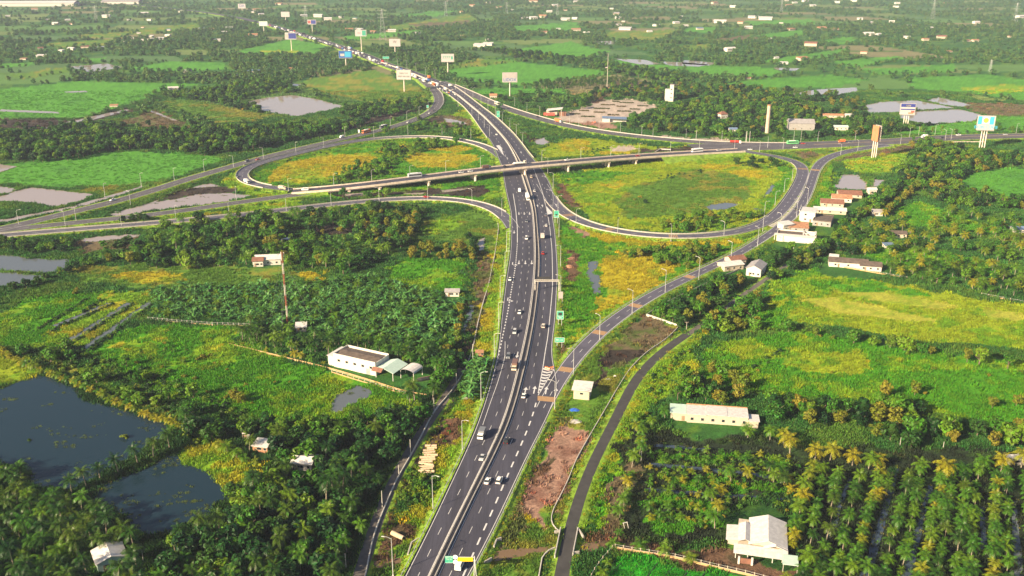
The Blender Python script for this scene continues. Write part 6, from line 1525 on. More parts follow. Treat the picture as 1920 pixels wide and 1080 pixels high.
lamps([(965,198),(988,208),(1012,216),(1068,232),(1085,238),(1123,244),(1163,249),(1203,255),(1224,257),(1286,261),(1305,263),(1353,265),(1398,266),(1439,278),(1488,265),(1533,266),(1603,264),(1705,258),(1753,252),(1905,250)], 'road', 'along the upper right road', Hh=10.0)
lamps([(1424,284),(1468,280),(1576,291),(1608,284),(1688,271),(1772,263),(1783,262)], 'road', 'on the near side of the east road', Hh=10.0)

def pole(px, py, top, label, r=.12, name='utility_pole', m='concrete_pale', arm=False):
    g = G(px, py, 0); h = height_to(g, top); o = empty(name, g); mb = MB(); mb.tube((0, 0, -.5), (0, 0, h), r, r * .7, 8); mb.build('pole', M[m], o)
    if arm:
        a = MB(); a.box(-.9, .9, -.06, .06, h - .5, h - .35); a.build('crossarm', M['wood'], o)
        for x in (-.8, 0, .8):
            q = MB(); q.tube((x, 0, h - .35), (x, 0, h - .1), .06, n=6); q.build('insulator', M['white_wall'], o)
    return tag(o, label, 'utility pole', 'utility poles')
for i, (x, y, t) in enumerate(((649,1067,1038),(717,951,920),(748,891,872),(770,853,824),(814,768,746),(856,724,700),(887,690,645))):
    pole(x, y, t, 'pale concrete pole beside the dirt track left of the highway, %s from the near end' % ORD[i], .16, arm=False)
for x, y, t, l in ((1287,618,603,'pale pole at the end of the small asphalt road'),(1489,499,486,'pale pole beside the narrow path under the houses'),(1488,466,452,'pole in the shrubs below the flat-roofed houses'),(1202,867,845,'pale pole among the yellow palms beside the dark plot'),
                   (1687,837,820,'white pole between the golden trees and the orchard, left one'),(1768,842,828,'white pole between the golden trees and the orchard, middle one'),(1908,856,848,'white pole between the golden trees and the orchard, right one'),
                   (114,974,960,'pole in the dark palm grove at the lower left'),(188,1014,1000,'pole above the white hut at the lower left'),(269,1053,1033,'pole just right of the white hut at the lower left'),(335,1073,1058,'pole on the path at the bottom left'),
                   (1203,256,237,'thick pole beside the upper connector road, left one'),(1305,260,246,'thick pole beside the upper connector road, right one'),(1501,268,245,'tall pole behind the green bus'),(1722,255,237,'leaning pole right of the blue and white billboard'),(1012,216,200,'tall pole left of the red kiosk')):
    pole(x, y, t, l, .14, arm=(y < 640))
# guyed mast, red and white
g = G(540, 613, 0); h = height_to(g, 473); o = empty('radio_mast', g); tag(o, 'red and white lattice radio mast standing in the banana plantation', 'radio mast')
M['mast_red'] = mat('mast_red', (.33, .10, .06), .6); M['mast_white'] = mat('mast_white', (.55, .48, .42), .6)
for k in range(7):
    mb = MB(); z0, z1 = h * k / 7, h * (k + 1) / 7; m = M['mast_red'] if k % 2 == 0 else M['mast_white']; s = .42
    co = [(s * math.cos(a), s * math.sin(a)) for a in (0.5, 2.6, 4.7)]
    for x, y in co: mb.tube((x, y, z0), (x, y, z1), .09, n=5)
    n = 5
    for q in range(n):
        za, zb = z0 + (z1 - z0) * q / n, z0 + (z1 - z0) * (q + 1) / n
        for i in range(3):
            a, b = co[i], co[(i + 1) % 3]; mb.tube((a[0], a[1], za), (b[0], b[1], zb), .05, n=4); mb.tube((a[0], a[1], zb), (b[0], b[1], zb), .05, n=4)
    mb.build('mast_section', m, o)
mb = MB()
for z in (h - 1, h - 3):
    for a in (0.3, 2.4, 4.5): mb.box(.9 * math.cos(a) - .15, .9 * math.cos(a) + .15, .9 * math.sin(a) - .15, .9 * math.sin(a) + .15, z - 1, z + 1)
mb.build('antennas', M['mast_white'], o)
mb = MB()
for a in (0.5, 2.6, 4.7):
    for f in (.95, .6): mb.tube((0, 0, h * f), (h * .33 * math.cos(a), h * .33 * math.sin(a), 0), .02, n=3)
mb.build('guy_wires', M['steel'], o)
# thin mast behind the paved square, transmission pylons far off
g = G(1138, 168, 0); h = height_to(g, 100); o = empty('radio_mast', g); mb = MB(); mb.tube((0, 0, 0), (0, 0, h), .45, .25, 4); mb.build('mast', M['mast_white'], o)
mb = MB(); mb.box(-5, 5, -3, 3, 0, 3); mb.build('hut', M['orange_roof'], o); mb = MB(); mb.box(-3, 0, -1, 1, h * .6, h * .62); mb.build('bracket', M['mast_white'], o); tag(o, 'thin pale mast with an orange hut at its foot behind the plantation', 'radio mast')
def pylon(px, py, top, label):
    g = G(px, py, 0); h = height_to(g, top); o = empty('power_pylon', g); mb = MB(); b = h * .10
    for sx, sy in ((1, 1), (1, -1), (-1, -1), (-1, 1)): mb.tube((sx * b, sy * b, 0), (sx * .6, sy * .6, h), .13, .1, 4)
    for k in range(9):
        z0, z1 = h * k / 9, h * (k + 1) / 9; w0, w1 = b + (.6 - b) * k / 9, b + (.6 - b) * (k + 1) / 9
        for s in (1, -1): mb.tube((-w0, s * w0, z0), (w1, s * w1, z1), .06, n=3); mb.tube((w0, s * w0, z0), (-w1, s * w1, z1), .06, n=3)
    mb.build('tower', M['steel'], o); a = MB()
    for f in (.72, .83, .94): a.box(-h * .16, h * .16, -.12, .12, h * f, h * f + .25)
    a.build('crossarm', M['steel'], o); tag(o, label, 'pylon')
for x, y, t, l in ((1748,36,0,'distant power pylon at the top right, left one'),(1856,134,112,'small pylon beside the trees at the right'),(1902,44,5,'distant power pylon at the top right corner'),(718,76,16,'thin distant mast above the rice fields'),(836,30,2,'distant mast in the top middle'),(950,26,4,'distant mast right of the top middle'),(181,40,10,'distant mast at the top left'),(574,46,10,'distant mast behind the left billboard'),(1465,22,-4,'distant mast at the top, right of the middle'),(1045,28,6,'distant mast above the white building')):
    pylon(x, y, t, l)

# text helper: raised letters as real geometry
def text_part(name, s, size, m, parent, loc, rot=(R(90), 0, 0), ext=.02, align='CENTER'):
    cu = bpy.data.curves.new(name, 'FONT'); cu.body = s; cu.size = size; cu.align_x = align; cu.align_y = 'CENTER'; cu.extrude = ext
    t = bpy.data.objects.new(name, cu); COL.objects.link(t); dg = bpy.context.evaluated_depsgraph_get()
    me = bpy.data.meshes.new_from_object(t.evaluated_get(dg)); bpy.data.objects.remove(t); me.materials.clear(); me.materials.append(m)
    o = bpy.data.objects.new(name, me); COL.objects.link(o); o.parent = parent; o.location = loc; o.rotation_euler = rot; return o
M['bb_back'] = mat('billboard_panel', (.38, .34, .32), .6, noise=.1)
M['bb_white'] = mat('billboard_white', (.42, .39, .38), .6); M['bb_blue'] = mat('billboard_blue', (.02, .10, .32), .5); M['bb_sky'] = mat('billboard_sky_blue', (.05, .35, .55), .5)
M['bb_navy'] = mat('billboard_navy', (.03, .04, .22), .5); M['bb_red'] = mat('billboard_red', (.5, .08, .06), .5); M['bb_green'] = mat('billboard_green', (.05, .30, .20), .5); M['bb_yellow'] = mat('billboard_yellow', (.85, .65, .05), .5)
M['bb_orange'] = mat('billboard_orange_frame', (.40, .165, .075), .6, noise=.2); M['bb_pole'] = mat('billboard_pole', (.62, .54, .46), .6)
def billboard(px, py, top, wpx, hpx, yaw, label, deco=(), poles=1, m='bb_back', face='bb_white', rim=None):
    """unipole advertising board; sizes in photo pixels at its distance"""
    g = G(px, py, 0); s = math.hypot(*[a for a in (1,)]) and F / (g.y * math.cos(PITCH) + H * math.sin(PITCH)); W, Hh = wpx / s, hpx / s * 1.03
    h = height_to(g, top); o = empty('billboard', g, R(yaw)); tag(o, label, 'billboard')
    for k in range(poles):
        x = (k - (poles - 1) / 2) * 2.2; mb = MB(); mb.tube((x, .8, -.5), (x, .8, h - Hh * .4), .75 if poles == 1 else .5, n=12); mb.build('pole', M['bb_pole'], o)
    mb = MB(); mb.box(-W / 2, W / 2, 0, 1.8, h - Hh, h); fr = mb.build('frame', M[m], o)
    mb = MB(); mb.box(-W / 2 + .3, W / 2 - .3, -.06, .03, h - Hh + .3, h - .3); mb.build('panel', M[face], o)
    mb = MB(); mb.box(-W / 2 + .2, W / 2 - .2, -1.2, -.05, h - Hh - .35, h - Hh - .25); mb.build('catwalk', M['steel'], o)
    for d in deco:
        kind, x0, x1, z0, z1, mm = d[:6]
        X0, X1, Z0, Z1 = -W / 2 + x0 * W, -W / 2 + x1 * W, h - Hh + z0 * Hh, h - Hh + z1 * Hh
        if kind == 'box':
            mb = MB(); mb.box(X0, X1, -.14, -.07, Z0, Z1); mb.build('printed_area', M[mm], o)
        elif kind == 'disc':
            mb = MB(); mb.tube(((X0 + X1) / 2, -.16, (Z0 + Z1) / 2), ((X0 + X1) / 2, -.07, (Z0 + Z1) / 2), (Z1 - Z0) / 2, n=20); mb.build('printed_disc', M[mm], o)
        else: text_part('lettering', d[6], (Z1 - Z0) * 1.25, M[mm], o, ((X0 + X1) / 2, -.2, (Z0 + Z1) / 2))
    return o
B = 'box'
billboard(956, 182, 136, 28, 17, 3, 'two-band billboard, white above and blue letters below, over the rice field', [(B, .03, .97, .45, .95, 'bb_back'), ('t', .1, .9, .05, .42, 'bb_blue', 'LIDOX')])
billboard(758, 172, 131, 27, 17, -4, 'cream billboard with grey lettering left of the highway jam', [('t', .15, .85, .55, .72, 'concrete_dark', 'MIEN TAY'), ('t', .1, .9, .22, .40, 'concrete_dark', '0907 606 606')], m='bb_back')
billboard(840, 142, 101, 24, 14, 0, 'white billboard with green figures beyond the rice field', [('t', .1, .7, .35, .75, 'bb_green', '7777'), (B, .76, .9, .3, .7, 'bb_green')])
billboard(741, 102, 73, 21, 13, 0, 'white billboard with a small dark emblem beyond the highway', [('t', .25, .75, .4, .8, 'concrete_dark', 'W')])
billboard(678, 95, 56, 21, 11, 0, 'white billboard with a green corner, upper middle left', [(B, .62, .95, .1, .9, 'bb_green'), ('t', .1, .6, .4, .6, 'bb_red', 'VND')])
billboard(649, 127, 95, 25, 13, 3, 'dark blue billboard with a white patch left of the highway', [(B, .12, .42, .25, .6, 'bb_white'), (B, .45, .9, .15, .85, 'bb_sky')], face='bb_blue')
billboard(547, 95, 61, 21, 12, 2, 'billboard with a blue panel and a white emblem at its left end', [(B, .3, .97, .1, .9, 'bb_navy'), ('disc', .05, .25, .2, .8, 'bb_back')])
billboard(536, 42, 22, 16, 9, 0, 'small pale distant billboard at the upper left', [])
billboard(586, 62, 37, 16, 8, 0, 'small distant billboard with purple and red print behind the left one', [(B, .4, .95, .1, .9, 'bb_navy'), (B, .05, .35, .2, .8, 'bb_red')])
billboard(495, 62, 40, 16, 8, 0, 'faint pale green distant billboard left of the highway', [], face='green_roof')
billboard(454, 20, 7, 14, 8, 0, 'faint distant billboard with a round emblem at the top left', [('t', .1, .9, .2, .9, 'bb_navy', 'DA')])
billboard(1697, 243, 194, 27, 20, -9, 'navy and white billboard in front of the bright ponds', [(B, .03, .97, .68, .97, 'bb_navy'), (B, .33, .67, .72, .88, 'bb_white'), (B, .03, .97, .42, .52, 'bb_navy'), (B, .55, .9, .08, .2, 'bb_orange'), (B, .72, .95, .2, .35, 'bb_red')], poles=3)
billboard(1841, 279, 217, 31, 26, -12, 'white and sky blue billboard with a yellow sun at the far right', [(B, .03, .25, .4, .95, 'bb_sky'), (B, .30, .66, .45, .93, 'sign_white'), ('disc', .35, .6, .5, .85, 'bb_yellow'), (B, .68, .92, .4, .93, 'bb_sky'), ('t', .08, .95, .08, .32, 'bb_sky', 'BOBO 1978')], poles=3)
# side-on billboard
g = G(1638, 296, 0); s = F / (g.y * math.cos(PITCH) + H * math.sin(PITCH)); h = height_to(g, 235); o = empty('billboard', g, R(-66)); tag(o, 'tall orange framed billboard seen from its side next to the ramp', 'billboard')
for x in (-2.2, 0, 2.2): mb = MB(); mb.tube((x * .6, x * .5, -.5), (x * .6, x * .5, h * .6), .45, n=10); mb.build('pole', M['bb_pole'], o)
mb = MB(); mb.box(-3.8, 3.8, -1.7, -1.4, h - 14, h); mb.build('panel', M['bb_orange'], o); mb = MB(); mb.box(-3.8, 3.8, 1.4, 1.7, h - 14, h); mb.build('panel', M['bb_back'], o)
mb = MB()
for k in range(6):
    z = h - 12.6 + k * 2.4
    for x in (-3.6, -1.2, 1.2, 3.6): mb.box(x - .12, x + .12, -1.4, 1.4, z, z + .25)
mb.build('braces', M['bb_orange'], o)
# round column of the unfinished board
g = G(1438, 249, 0); h = height_to(g, 197); o = empty('billboard_column', g); tag(o, 'thick bare white column without a board above the east road', 'column')
mb = MB(); mb.tube((0, 0, -.5), (0, 0, h - .5), 2.1, 1.8, 16); mb.build('shaft', mat('column_concrete', (.46, .36, .28), .85, noise=.2), o); mb = MB(); mb.tube((0, 0, h - .5), (0, 0, h + .3), 2.1, n=16); mb.build('cap', M['bb_orange'], o)
# small trestle masts behind the tanker
for x in (1399, 1405): pole(x, 268, 246, 'one of the pair of slender white masts behind the red tanker' if x < 1400 else 'right one of the pair of slender white masts behind the red tanker', .3)

# green road signs
def road_sign(px, py, top, wpx, label, m='sign_green', hm=None, lines=(), legs=2, yaw=0, z=1.2):
    g = G(px, py, z); s = F / (g.y * math.cos(PITCH) + (H - z) * math.sin(PITCH)); W = wpx / s; h = height_to(g, top); Hb = hm or h * .6
    o = empty('road_sign', g, R(yaw)); tag(o, label, 'road sign')
    for k in range(legs):
        x = ((k - .5) * W * .5) if legs == 2 else 0; mb = MB(); mb.tube((x, .1, -.5), (x, .1, h - .2), .12, n=8); mb.build('post', M['steel'], o)
    mb = MB(); mb.box(-W / 2, W / 2, -.05, .03, h - Hb, h); mb.build('panel', M[m], o)
    mb = MB(); t = .12
    for a in ((-W / 2, W / 2, h - t, h), (-W / 2, W / 2, h - Hb, h - Hb + t), (-W / 2, -W / 2 + t, h - Hb + t, h - t), (W / 2 - t, W / 2, h - Hb + t, h - t)): mb.box(a[0], a[1], -.09, -.055, a[2], a[3])
    mb.build('border', M['sign_white'], o)
    for f, sz, tx, tm in lines: text_part('lettering', tx, sz, M[tm], o, (0, -.07, h - Hb + Hb * f), ext=.01)
    return o
def sq(o, x0, x1, z0, z1, m, n='symbol'): mb = MB(); mb.box(x0, x1, -.11, -.06, z0, z1); mb.build(n, M[m], o)
o = road_sign(1050, 609, 583, 12.5, 'tall green road sign with a dark picture at its top', lines=((.18, .8, '750m', 'sign_white'), (.38, .7, 'TAN AN', 'sign_white'))); sq(o, -.9, .9, 5.1, 6.6, 'dark')
road_sign(1049, 650, 633, 18, 'low wide green road sign just above the striped gore', lines=((.5, .85, 'BEN LUC', 'sign_white'),), hm=2.4)
o = road_sign(1043, 418, 395, 9.5, 'green road sign at the start of the right loop ramp', hm=5.0, lines=((.25, .8, 'CAN THO', 'sign_white'),)); sq(o, -.7, .7, 5.2, 6.4, 'dark')
road_sign(934, 222, 208, 6, 'green road sign beside the highway beyond the overpass', hm=7, lines=((.5, 1.1, 'HCM', 'sign_white'),))
road_sign(724, 119, 106, 12, 'pale green road sign beside the far traffic jam', hm=3.5)
road_sign(802, 209, 197, 4, 'small green sign beside the bend of the upper left ramp', hm=3)
road_sign(673, 250, 243, 3, 'small white sign beside the orange bus', m='sign_white', hm=3)
# variable message board and pale box on the right verge
g = G(1051, 566, 1.2); h = height_to(g, 547); o = empty('equipment_board', g); tag(o, 'pale board on two posts between gantry and tall green sign', 'board')
for x in (-.9, .9): mb = MB(); mb.tube((x, 0, -.5), (x, 0, h), .1, n=6); mb.build('post', M['steel'], o)
mb = MB(); mb.box(-1.2, 1.2, -.25, .25, h * .35, h); mb.build('panel', M['bb_back'], o)
# sign gantry over the right carriageway
gl, gr = G(1003, 545, 1.4), G(1048, 545, 1.4); hg = height_to(gl, 530); o = empty('sign_gantry', gl); tag(o, 'pale sign gantry spanning the right carriageway, seen from behind', 'gantry'); wx = gr.x - gl.x
hg = 6.4
for x in (0, wx): mb = MB(); mb.box(x - .25, x + .25, -.25, .25, -.5, hg); mb.build('post', M['white_wall'], o)
mb = MB(); mb.box(0, wx, -.5, -.3, hg - .9, hg - .6); mb.box(0, wx, .3, .5, hg - .9, hg - .6); mb.box(0, wx, -.5, -.3, hg - .1, hg + .2)
for k in range(14): x = wx * k / 13; mb.box(x - .06, x + .06, -.5, .5, hg - .8, hg + .1)
mb.build('beam', M['white_wall'], o); mb = MB(); mb.box(1.0, wx * .62, .55, .7, hg - .8, hg + 1.6); mb.build('sign_panel', M['dark'], o)
# orange crash cushion at the gore
g = G(1030, 693, 1.4); o = empty('crash_cushion', g); tag(o, 'orange plastic barrier at the tip of the striped gore', 'crash barrier')
mb = MB()
for k in range(5): mb.tube((-1.6 + k * .8, .5 * abs(k - 2), 0), (-1.6 + k * .8, .5 * abs(k - 2), 1.1), .38, n=10)
mb.build('drums', M['orange'], o); mb = MB()
for k in range(5): mb.tube((-1.6 + k * .8, .5 * abs(k - 2), .5), (-1.6 + k * .8, .5 * abs(k - 2), .75), .4, n=10)
mb.build('reflective_bands', M['sign_white'], o)
# cantilever sign at the bottom: green panel, speed disc, yellow board
gp = G(889, 1085, 1.4); hp = height_to(gp, 1056); o = empty('cantilever_sign', gp); tag(o, 'overhead sign with green panel, white disc and long yellow board at the bottom', 'road sign')
hh = 8.0
W = -8.4
for dx in (0, .9): mb = MB(); mb.tube((dx, -.6 * dx, -1), (.2, 0, hh), .16, n=8); mb.build('post', M['steel'], o)
for zz in (hh - 1.6, hh - .4): mb = MB(); mb.tube((0, 0, zz), (W, .3, zz), .10, n=6); mb.build('arm', M['steel'], o)
mb = MB(); mb.box(-4.9, -.3, -.15, -.05, hh - 1.75, hh - .35); mb.build('yellow_board', M['sign_yellow'], o)
mb = MB(); mb.box(-8.6, -6.2, -.15, -.05, hh - 2.3, hh + .1); mb.build('green_panel', M['sign_green'], o)
mb = MB()
for a in ((-8.5, -6.3, hh - .0, hh + .06), (-8.5, -6.3, hh - 2.26, hh - 2.2)): mb.box(a[0], a[1], -.19, -.155, a[2], a[3])
mb.build('border', M['sign_white'], o)
text_part('lettering', 'BEN LUC', .5, M['sign_white'], o, (-7.4, -.18, hh - .45), ext=.01); text_part('lettering', 'TAN AN', .45, M['sign_white'], o, (-7.4, -.18, hh - 1.05), ext=.01); text_part('lettering', '/', .6, M['sign_white'], o, (-7.4, -.18, hh - 1.75), ext=.01)
for zz, rr in ((hh - .25, .75), (hh - 2.0, .75)): mb = MB(); mb.tube((-5.5, -.16, zz), (-5.5, -.06, zz), rr, n=20); mb.build('round_sign', M['sign_white'], o)

# ---------------------------------------------------------------- buildings
def gable(mb, x0, x1, y0, y1, z0, zr, axis='x', over=.5, th=.18):
    """pitched roof with eaves; ridge along axis"""
    x0, x1, y0, y1 = x0 - over, x1 + over, y0 - over, y1 + over
    if axis == 'x':
        ym = (y0 + y1) / 2; v = [(x0, y0, z0), (x1, y0, z0), (x1, ym, zr), (x0, ym, zr), (x1, y1, z0), (x0, y1, z0)]
    else:
        xm = (x0 + x1) / 2; v = [(x0, y0, z0), (x0, y1, z0), (xm, y1, zr), (xm, y0, zr), (x1, y1, z0), (x1, y0, z0)]
    n = len(v); v += [(x, y, z - th) for x, y, z in v]
    f = [(0, 1, 2, 3), (3, 2, 4, 5), (n + 3, n + 2, n + 1, n), (n + 5, n + 4, n + 2, n + 3), (0, n, n + 1, 1), (5, 4, n + 4, n + 5), (0, 3, n + 3, n), (3, 5, n + 5, n + 3), (1, n + 1, n + 2, 2), (2, n + 2, n + 4, 4)]
    mb.add(v, f)
def house(px, py, W, D, Hw, yaw, label, roof='gable', rm='white_roof', wm='white_wall', name='house', axis='x', rise=None, doors=1, wins=3, cat='house', group=None, detail=True):
    """(px,py) = middle of the front wall's foot"""
    g = G(px, py, 0); o = empty(name, g, R(yaw)); tag(o, label, cat, group)
    mb = MB(); mb.box(-W / 2, W / 2, 0, D, -.3, Hw)
    rise = rise if rise is not None else (D if axis == 'x' else W) * .22
    if roof == 'gable':                                            # gable ends
        if axis == 'x':
            for x in (-W / 2, W / 2): mb.add([(x, 0, Hw), (x, D, Hw), (x, D / 2, Hw + rise - .1)], [(0, 1, 2)])
        else:
            for y in (0, D): mb.add([(-W / 2, y, Hw), (W / 2, y, Hw), (0, y, Hw + rise - .1)], [(0, 1, 2)])
    mb.build('wall', M[wm], o)
    r = MB()
    if roof == 'gable': gable(r, -W / 2, W / 2, 0, D, Hw + .02, Hw + rise, axis)
    elif roof == 'shed': r.add([(-W / 2 - .4, -.5, Hw + .05), (W / 2 + .4, -.5, Hw + .05), (W / 2 + .4, D + .4, Hw + rise), (-W / 2 - .4, D + .4, Hw + rise), (-W / 2 - .4, -.5, Hw - .1), (W / 2 + .4, -.5, Hw - .1), (W / 2 + .4, D + .4, Hw + rise - .15), (-W / 2 - .4, D + .4, Hw + rise - .15)], [(0, 1, 2, 3), (7, 6, 5, 4), (0, 4, 5, 1), (1, 5, 6, 2), (2, 6, 7, 3), (3, 7, 4, 0)])
    elif roof == 'hip': r.add([(-W / 2 - .4, -.4, Hw), (W / 2 + .4, -.4, Hw), (W / 2 + .4, D + .4, Hw), (-W / 2 - .4, D + .4, Hw), (-W / 2 + D * .4, D / 2, Hw + rise), (W / 2 - D * .4, D / 2, Hw + rise)], [(0, 1, 5, 4), (1, 2, 5), (2, 3, 4, 5), (3, 0, 4), (3, 2, 1, 0)])
    else:
        r.box(-W / 2 - .15, W / 2 + .15, -.15, D + .15, Hw + .01, Hw + .18)
        for a in ((-W / 2 - .15, W / 2 + .15, -.15, .1), (-W / 2 - .15, W / 2 + .15, D - .1, D + .15), (-W / 2 - .15, -W / 2 + .1, .1, D - .1), (W / 2 - .1, W / 2 + .15, .1, D - .1)): r.box(*a, Hw + .18, Hw + .7)
    r.build('roof', M[rm], o)
    if detail:
        for k in range(doors): x = -W * .25 + k * W * .5; d = MB(); d.box(x - .5, x + .5, -.06, .02, 0, 2.1); d.build('door', M['wood'], o)
        for k in range(wins):
            x = -W / 2 + W * (k + .5) / wins
            if abs(x + W * .25) < .9: x += 1.3
            f = MB(); f.box(x - .65, x + .65, -.05, .03, .95, 2.15); fr = f.build('window', M['concrete_pale'], o); p = MB(); p.box(x - .52, x + .52, -.09, -.055, 1.07, 2.03); p.build('pane', M['glass'], fr)
        for sg in (-1, 1):
            f = MB(); xx = sg * W / 2; f.box(xx - .05, xx + .05, D * .5 - .6, D * .5 + .6, .95, 2.15); fr = f.build('window', M['concrete_pale'], o); p = MB(); p.box(xx - .08, xx + .08, D * .5 - .45, D * .5 + .45, 1.07, 2.03); p.build('pane', M['glass'], fr)
    return o
def slab(o, name, m, x0, x1, y0, y1, z0, z1, top=1.0): mb = MB(); mb.box(x0, x1, y0, y1, z0, z1, top=top); return mb.build(name, M[m] if isinstance(m, str) else m, o)

# white villa at the lower right
g = G(1424, 1050, 0); o = empty('villa', g, R(-14)); o.scale = (.92, .92, .62); tag(o, 'white villa with several gabled white metal roofs beside the palm orchard', 'house')
slab(o, 'wall', 'cream_wall', -7.5, 8.5, 2.2, 20, -.3, 3.8); slab(o, 'wall', 'cream_wall', -11.0, -7.52, 7, 15, -.3, 3.3)
r = MB(); gable(r, -3.4, 8.5, 4.5, 20, 4.6, 7.9, 'y', .6); r.build('roof', M['white_roof'], o)
r = MB(); gable(r, 1.5, 8.8, 3.2, 10.0, 4.4, 6.6, 'y', .4); r.build('gable_roof', M['white_roof'], o)
r = MB(); gable(r, -7.2, -3.0, 5.5, 16, 4.4, 6.0, 'y', .3); r.build('gable_roof', M['white_roof'], o)
mb = MB(); mb.add([(-3.4, 4.2, 4.5), (8.5, 4.2, 4.5), (2.55, 4.2, 7.7)], [(0, 1, 2)]); mb.add([(-3.4, 20, 4.5), (8.5, 20, 4.5), (2.55, 20, 7.7)], [(0, 1, 2)]); mb.build('gable_wall', M['cream_wall'], o)
mb = MB(); mb.add([(-8.8, -1.2, 3.3), (9.2, -1.2, 3.3), (9.2, 3.6, 4.35), (-8.8, 3.6, 4.35), (-8.8, -1.2, 3.15), (9.2, -1.2, 3.15), (9.2, 3.6, 4.2), (-8.8, 3.6, 4.2)], [(0, 1, 2, 3), (7, 6, 5, 4), (0, 4, 5, 1), (1, 5, 6, 2), (2, 6, 7, 3), (3, 7, 4, 0)]); mb.build('porch_roof', M['white_roof'], o)
mb = MB(); mb.add([(-11.6, 6, 3.5), (-7.3, 6, 4.2), (-7.3, 15.5, 4.2), (-11.6, 15.5, 3.5), (-11.6, 6, 3.35), (-7.3, 6, 4.05), (-7.3, 15.5, 4.05), (-11.6, 15.5, 3.35)], [(0, 1, 2, 3), (7, 6, 5, 4), (0, 4, 5, 1), (1, 5, 6, 2), (2, 6, 7, 3), (3, 7, 4, 0)]); mb.build('side_roof', M['white_roof'], o)
for x in (-8, -4, 4.2, 8.4): mb = MB(); mb.tube((x, -.6, 0), (x, -.6, 3.3), .16, n=8); mb.build('column', M['white_wall'], o)
for x in (-5.2, 5.5): f = slab(o, 'window', 'concrete_pale', x - .9, x + .9, 2.12, 2.22, 1, 2.4); slab(f, 'pane', 'glass', x - .75, x + .75, 2.06, 2.118, 1.1, 2.3)
slab(o, 'door', 'wood', -2.2, -.4, 2.12, 2.22, 0, 2.5)
g2 = G(1480, 1065, 0); o = empty('canopy', g2, R(-12)); tag(o, 'small pale canopy on posts at the right corner of the villa', 'canopy'); slab(o, 'roof', 'green_roof', -2.4, 2.4, -2.6, 2.6, 2.8, 3.0)
for x, y in ((-2.1, -2.3), (2.1, -2.3), (-2.1, 2.3), (2.1, 2.3)): mb = MB(); mb.tube((x, y, 0), (x, y, 2.8), .09, n=6); mb.build('post', M['white_wall'], o)
g2 = G(1397, 1058, 0); o = empty('entrance_gate', g2, R(-12)); tag(o, 'brown wooden gate between two white pillars in front of the villa', 'gate')
for x in (-2, 2): slab(o, 'pillar', 'white_wall', x - .3, x + .3, -.3, .3, 0, 2.6)
mb = MB(); mb.box(-1.7, 1.7, -.08, .08, .2, 2.1); mb.build('gate_leaf', M['red_roof'], o)
# long white building
g = G(1342, 795, 0); o = empty('long_building', g, R(-9)); tag(o, 'long low building with white flat roofs above the palm row', 'building')
slab(o, 'wall', 'cream_wall', -11.5, 12.5, 0, 8.0, -.3, 3.6); slab(o, 'wall', 'cream_wall', -18.0, -11.52, 1, 8.6, -.3, 3.2); slab(o, 'wall', 'cream_wall', 12.52, 16.5, -1, 4.5, -.3, 2.8)
for a, b, c in ((-11.7, -3.9, 3.62), (-3.88, 4.4, 3.85), (4.42, 12.7, 3.75)): slab(o, 'roof', 'white_roof', a, b, -.4, 8.2, c, c + .18)
slab(o, 'green_roof', 'green_roof', -18.4, -11.75, .6, 9, 3.25, 3.42); slab(o, 'side_roof', 'white_roof', 12.75, 17, -1.3, 5, 2.85, 3.0)
slab(o, 'parapet', 'orange_roof', -11.7, 12.7, 8.22, 8.4, 3.6, 4.3)
for k in range(6): x = -9.5 + k * 4.1; f = slab(o, 'window', 'concrete_pale', x - .7, x + .7, -.08, .02, 1, 2.3); slab(f, 'pane', 'glass', x - .55, x + .55, -.12, -.082, 1.1, 2.2)
slab(o, 'door', 'wood', -13.6, -12.4, .9, 1.02, 0, 2.1)
# white shed
g = G(1090, 748, .2); o = empty('shed', g, R(-12)); tag(o, 'white shed with a broad white roof on the verge beside the ramp', 'shed')
slab(o, 'wall', 'cream_wall', -3.4, 3.4, 0, 6.0, -.3, 4.2)
mb = MB(); mb.add([(-4.2, -1, 4.3), (4.2, -1, 4.3), (4.2, 7.2, 5.2), (-4.2, 7.2, 5.2), (-4.2, -1, 4.15), (4.2, -1, 4.15), (4.2, 7.2, 5.05), (-4.2, 7.2, 5.05)], [(0, 1, 2, 3), (7, 6, 5, 4), (0, 4, 5, 1), (1, 5, 6, 2), (2, 6, 7, 3), (3, 7, 4, 0)]); mb.build('roof', M['white_roof'], o)
slab(o, 'door', 'grey_wall', 3.4, 3.46, 1.5, 3.5, 0, 2.6); f = slab(o, 'window', 'concrete_pale', -.8, .8, -.06, .02, 2, 3); slab(f, 'pane', 'glass', -.65, .65, -.09, -.062, 2.1, 2.9)
# white warehouse with the dark roof
g = G(670, 697, 0); o = empty('warehouse', g, R(-27)); tag(o, 'white walled warehouse with a dark mossy roof and pale awnings', 'warehouse')
slab(o, 'wall', 'white_wall', -13, 10, 0, .35, -.3, 6.6); slab(o, 'wall', 'white_wall', -13, -12.7, .36, 11, -.3, 6.6); slab(o, 'wall', 'white_wall', -12.69, 10, 10.7, 11, -.3, 6.6); slab(o, 'wall', 'white_wall', 9.7, 10, .36, 10.69, -.3, 6.2)
mb = MB(); gable(mb, -12.6, 9.6, .5, 10.5, 5.6, 6.5, 'x', 0); mb.build('roof', M['dark_roof'], o)
slab(o, 'lean_to_wall', 'white_wall', -16.5, -13.02, .5, 11, -.3, 4.6); slab(o, 'lean_to_roof', 'white_roof', -16.9, -13.04, .1, 11.4, 4.62, 4.8)
mb = MB(); gable(mb, 10.3, 20.5, -1.5, 10, 4.0, 5.6, 'y', .2); mb.build('awning', M['green_roof'], o)
mb = MB(); gable(mb, 10.4, 15.5, -3.6, -.2, 4.4, 5.6, 'x', .1); mb.build('porch_roof', M['red_roof'], o)
mb = MB()
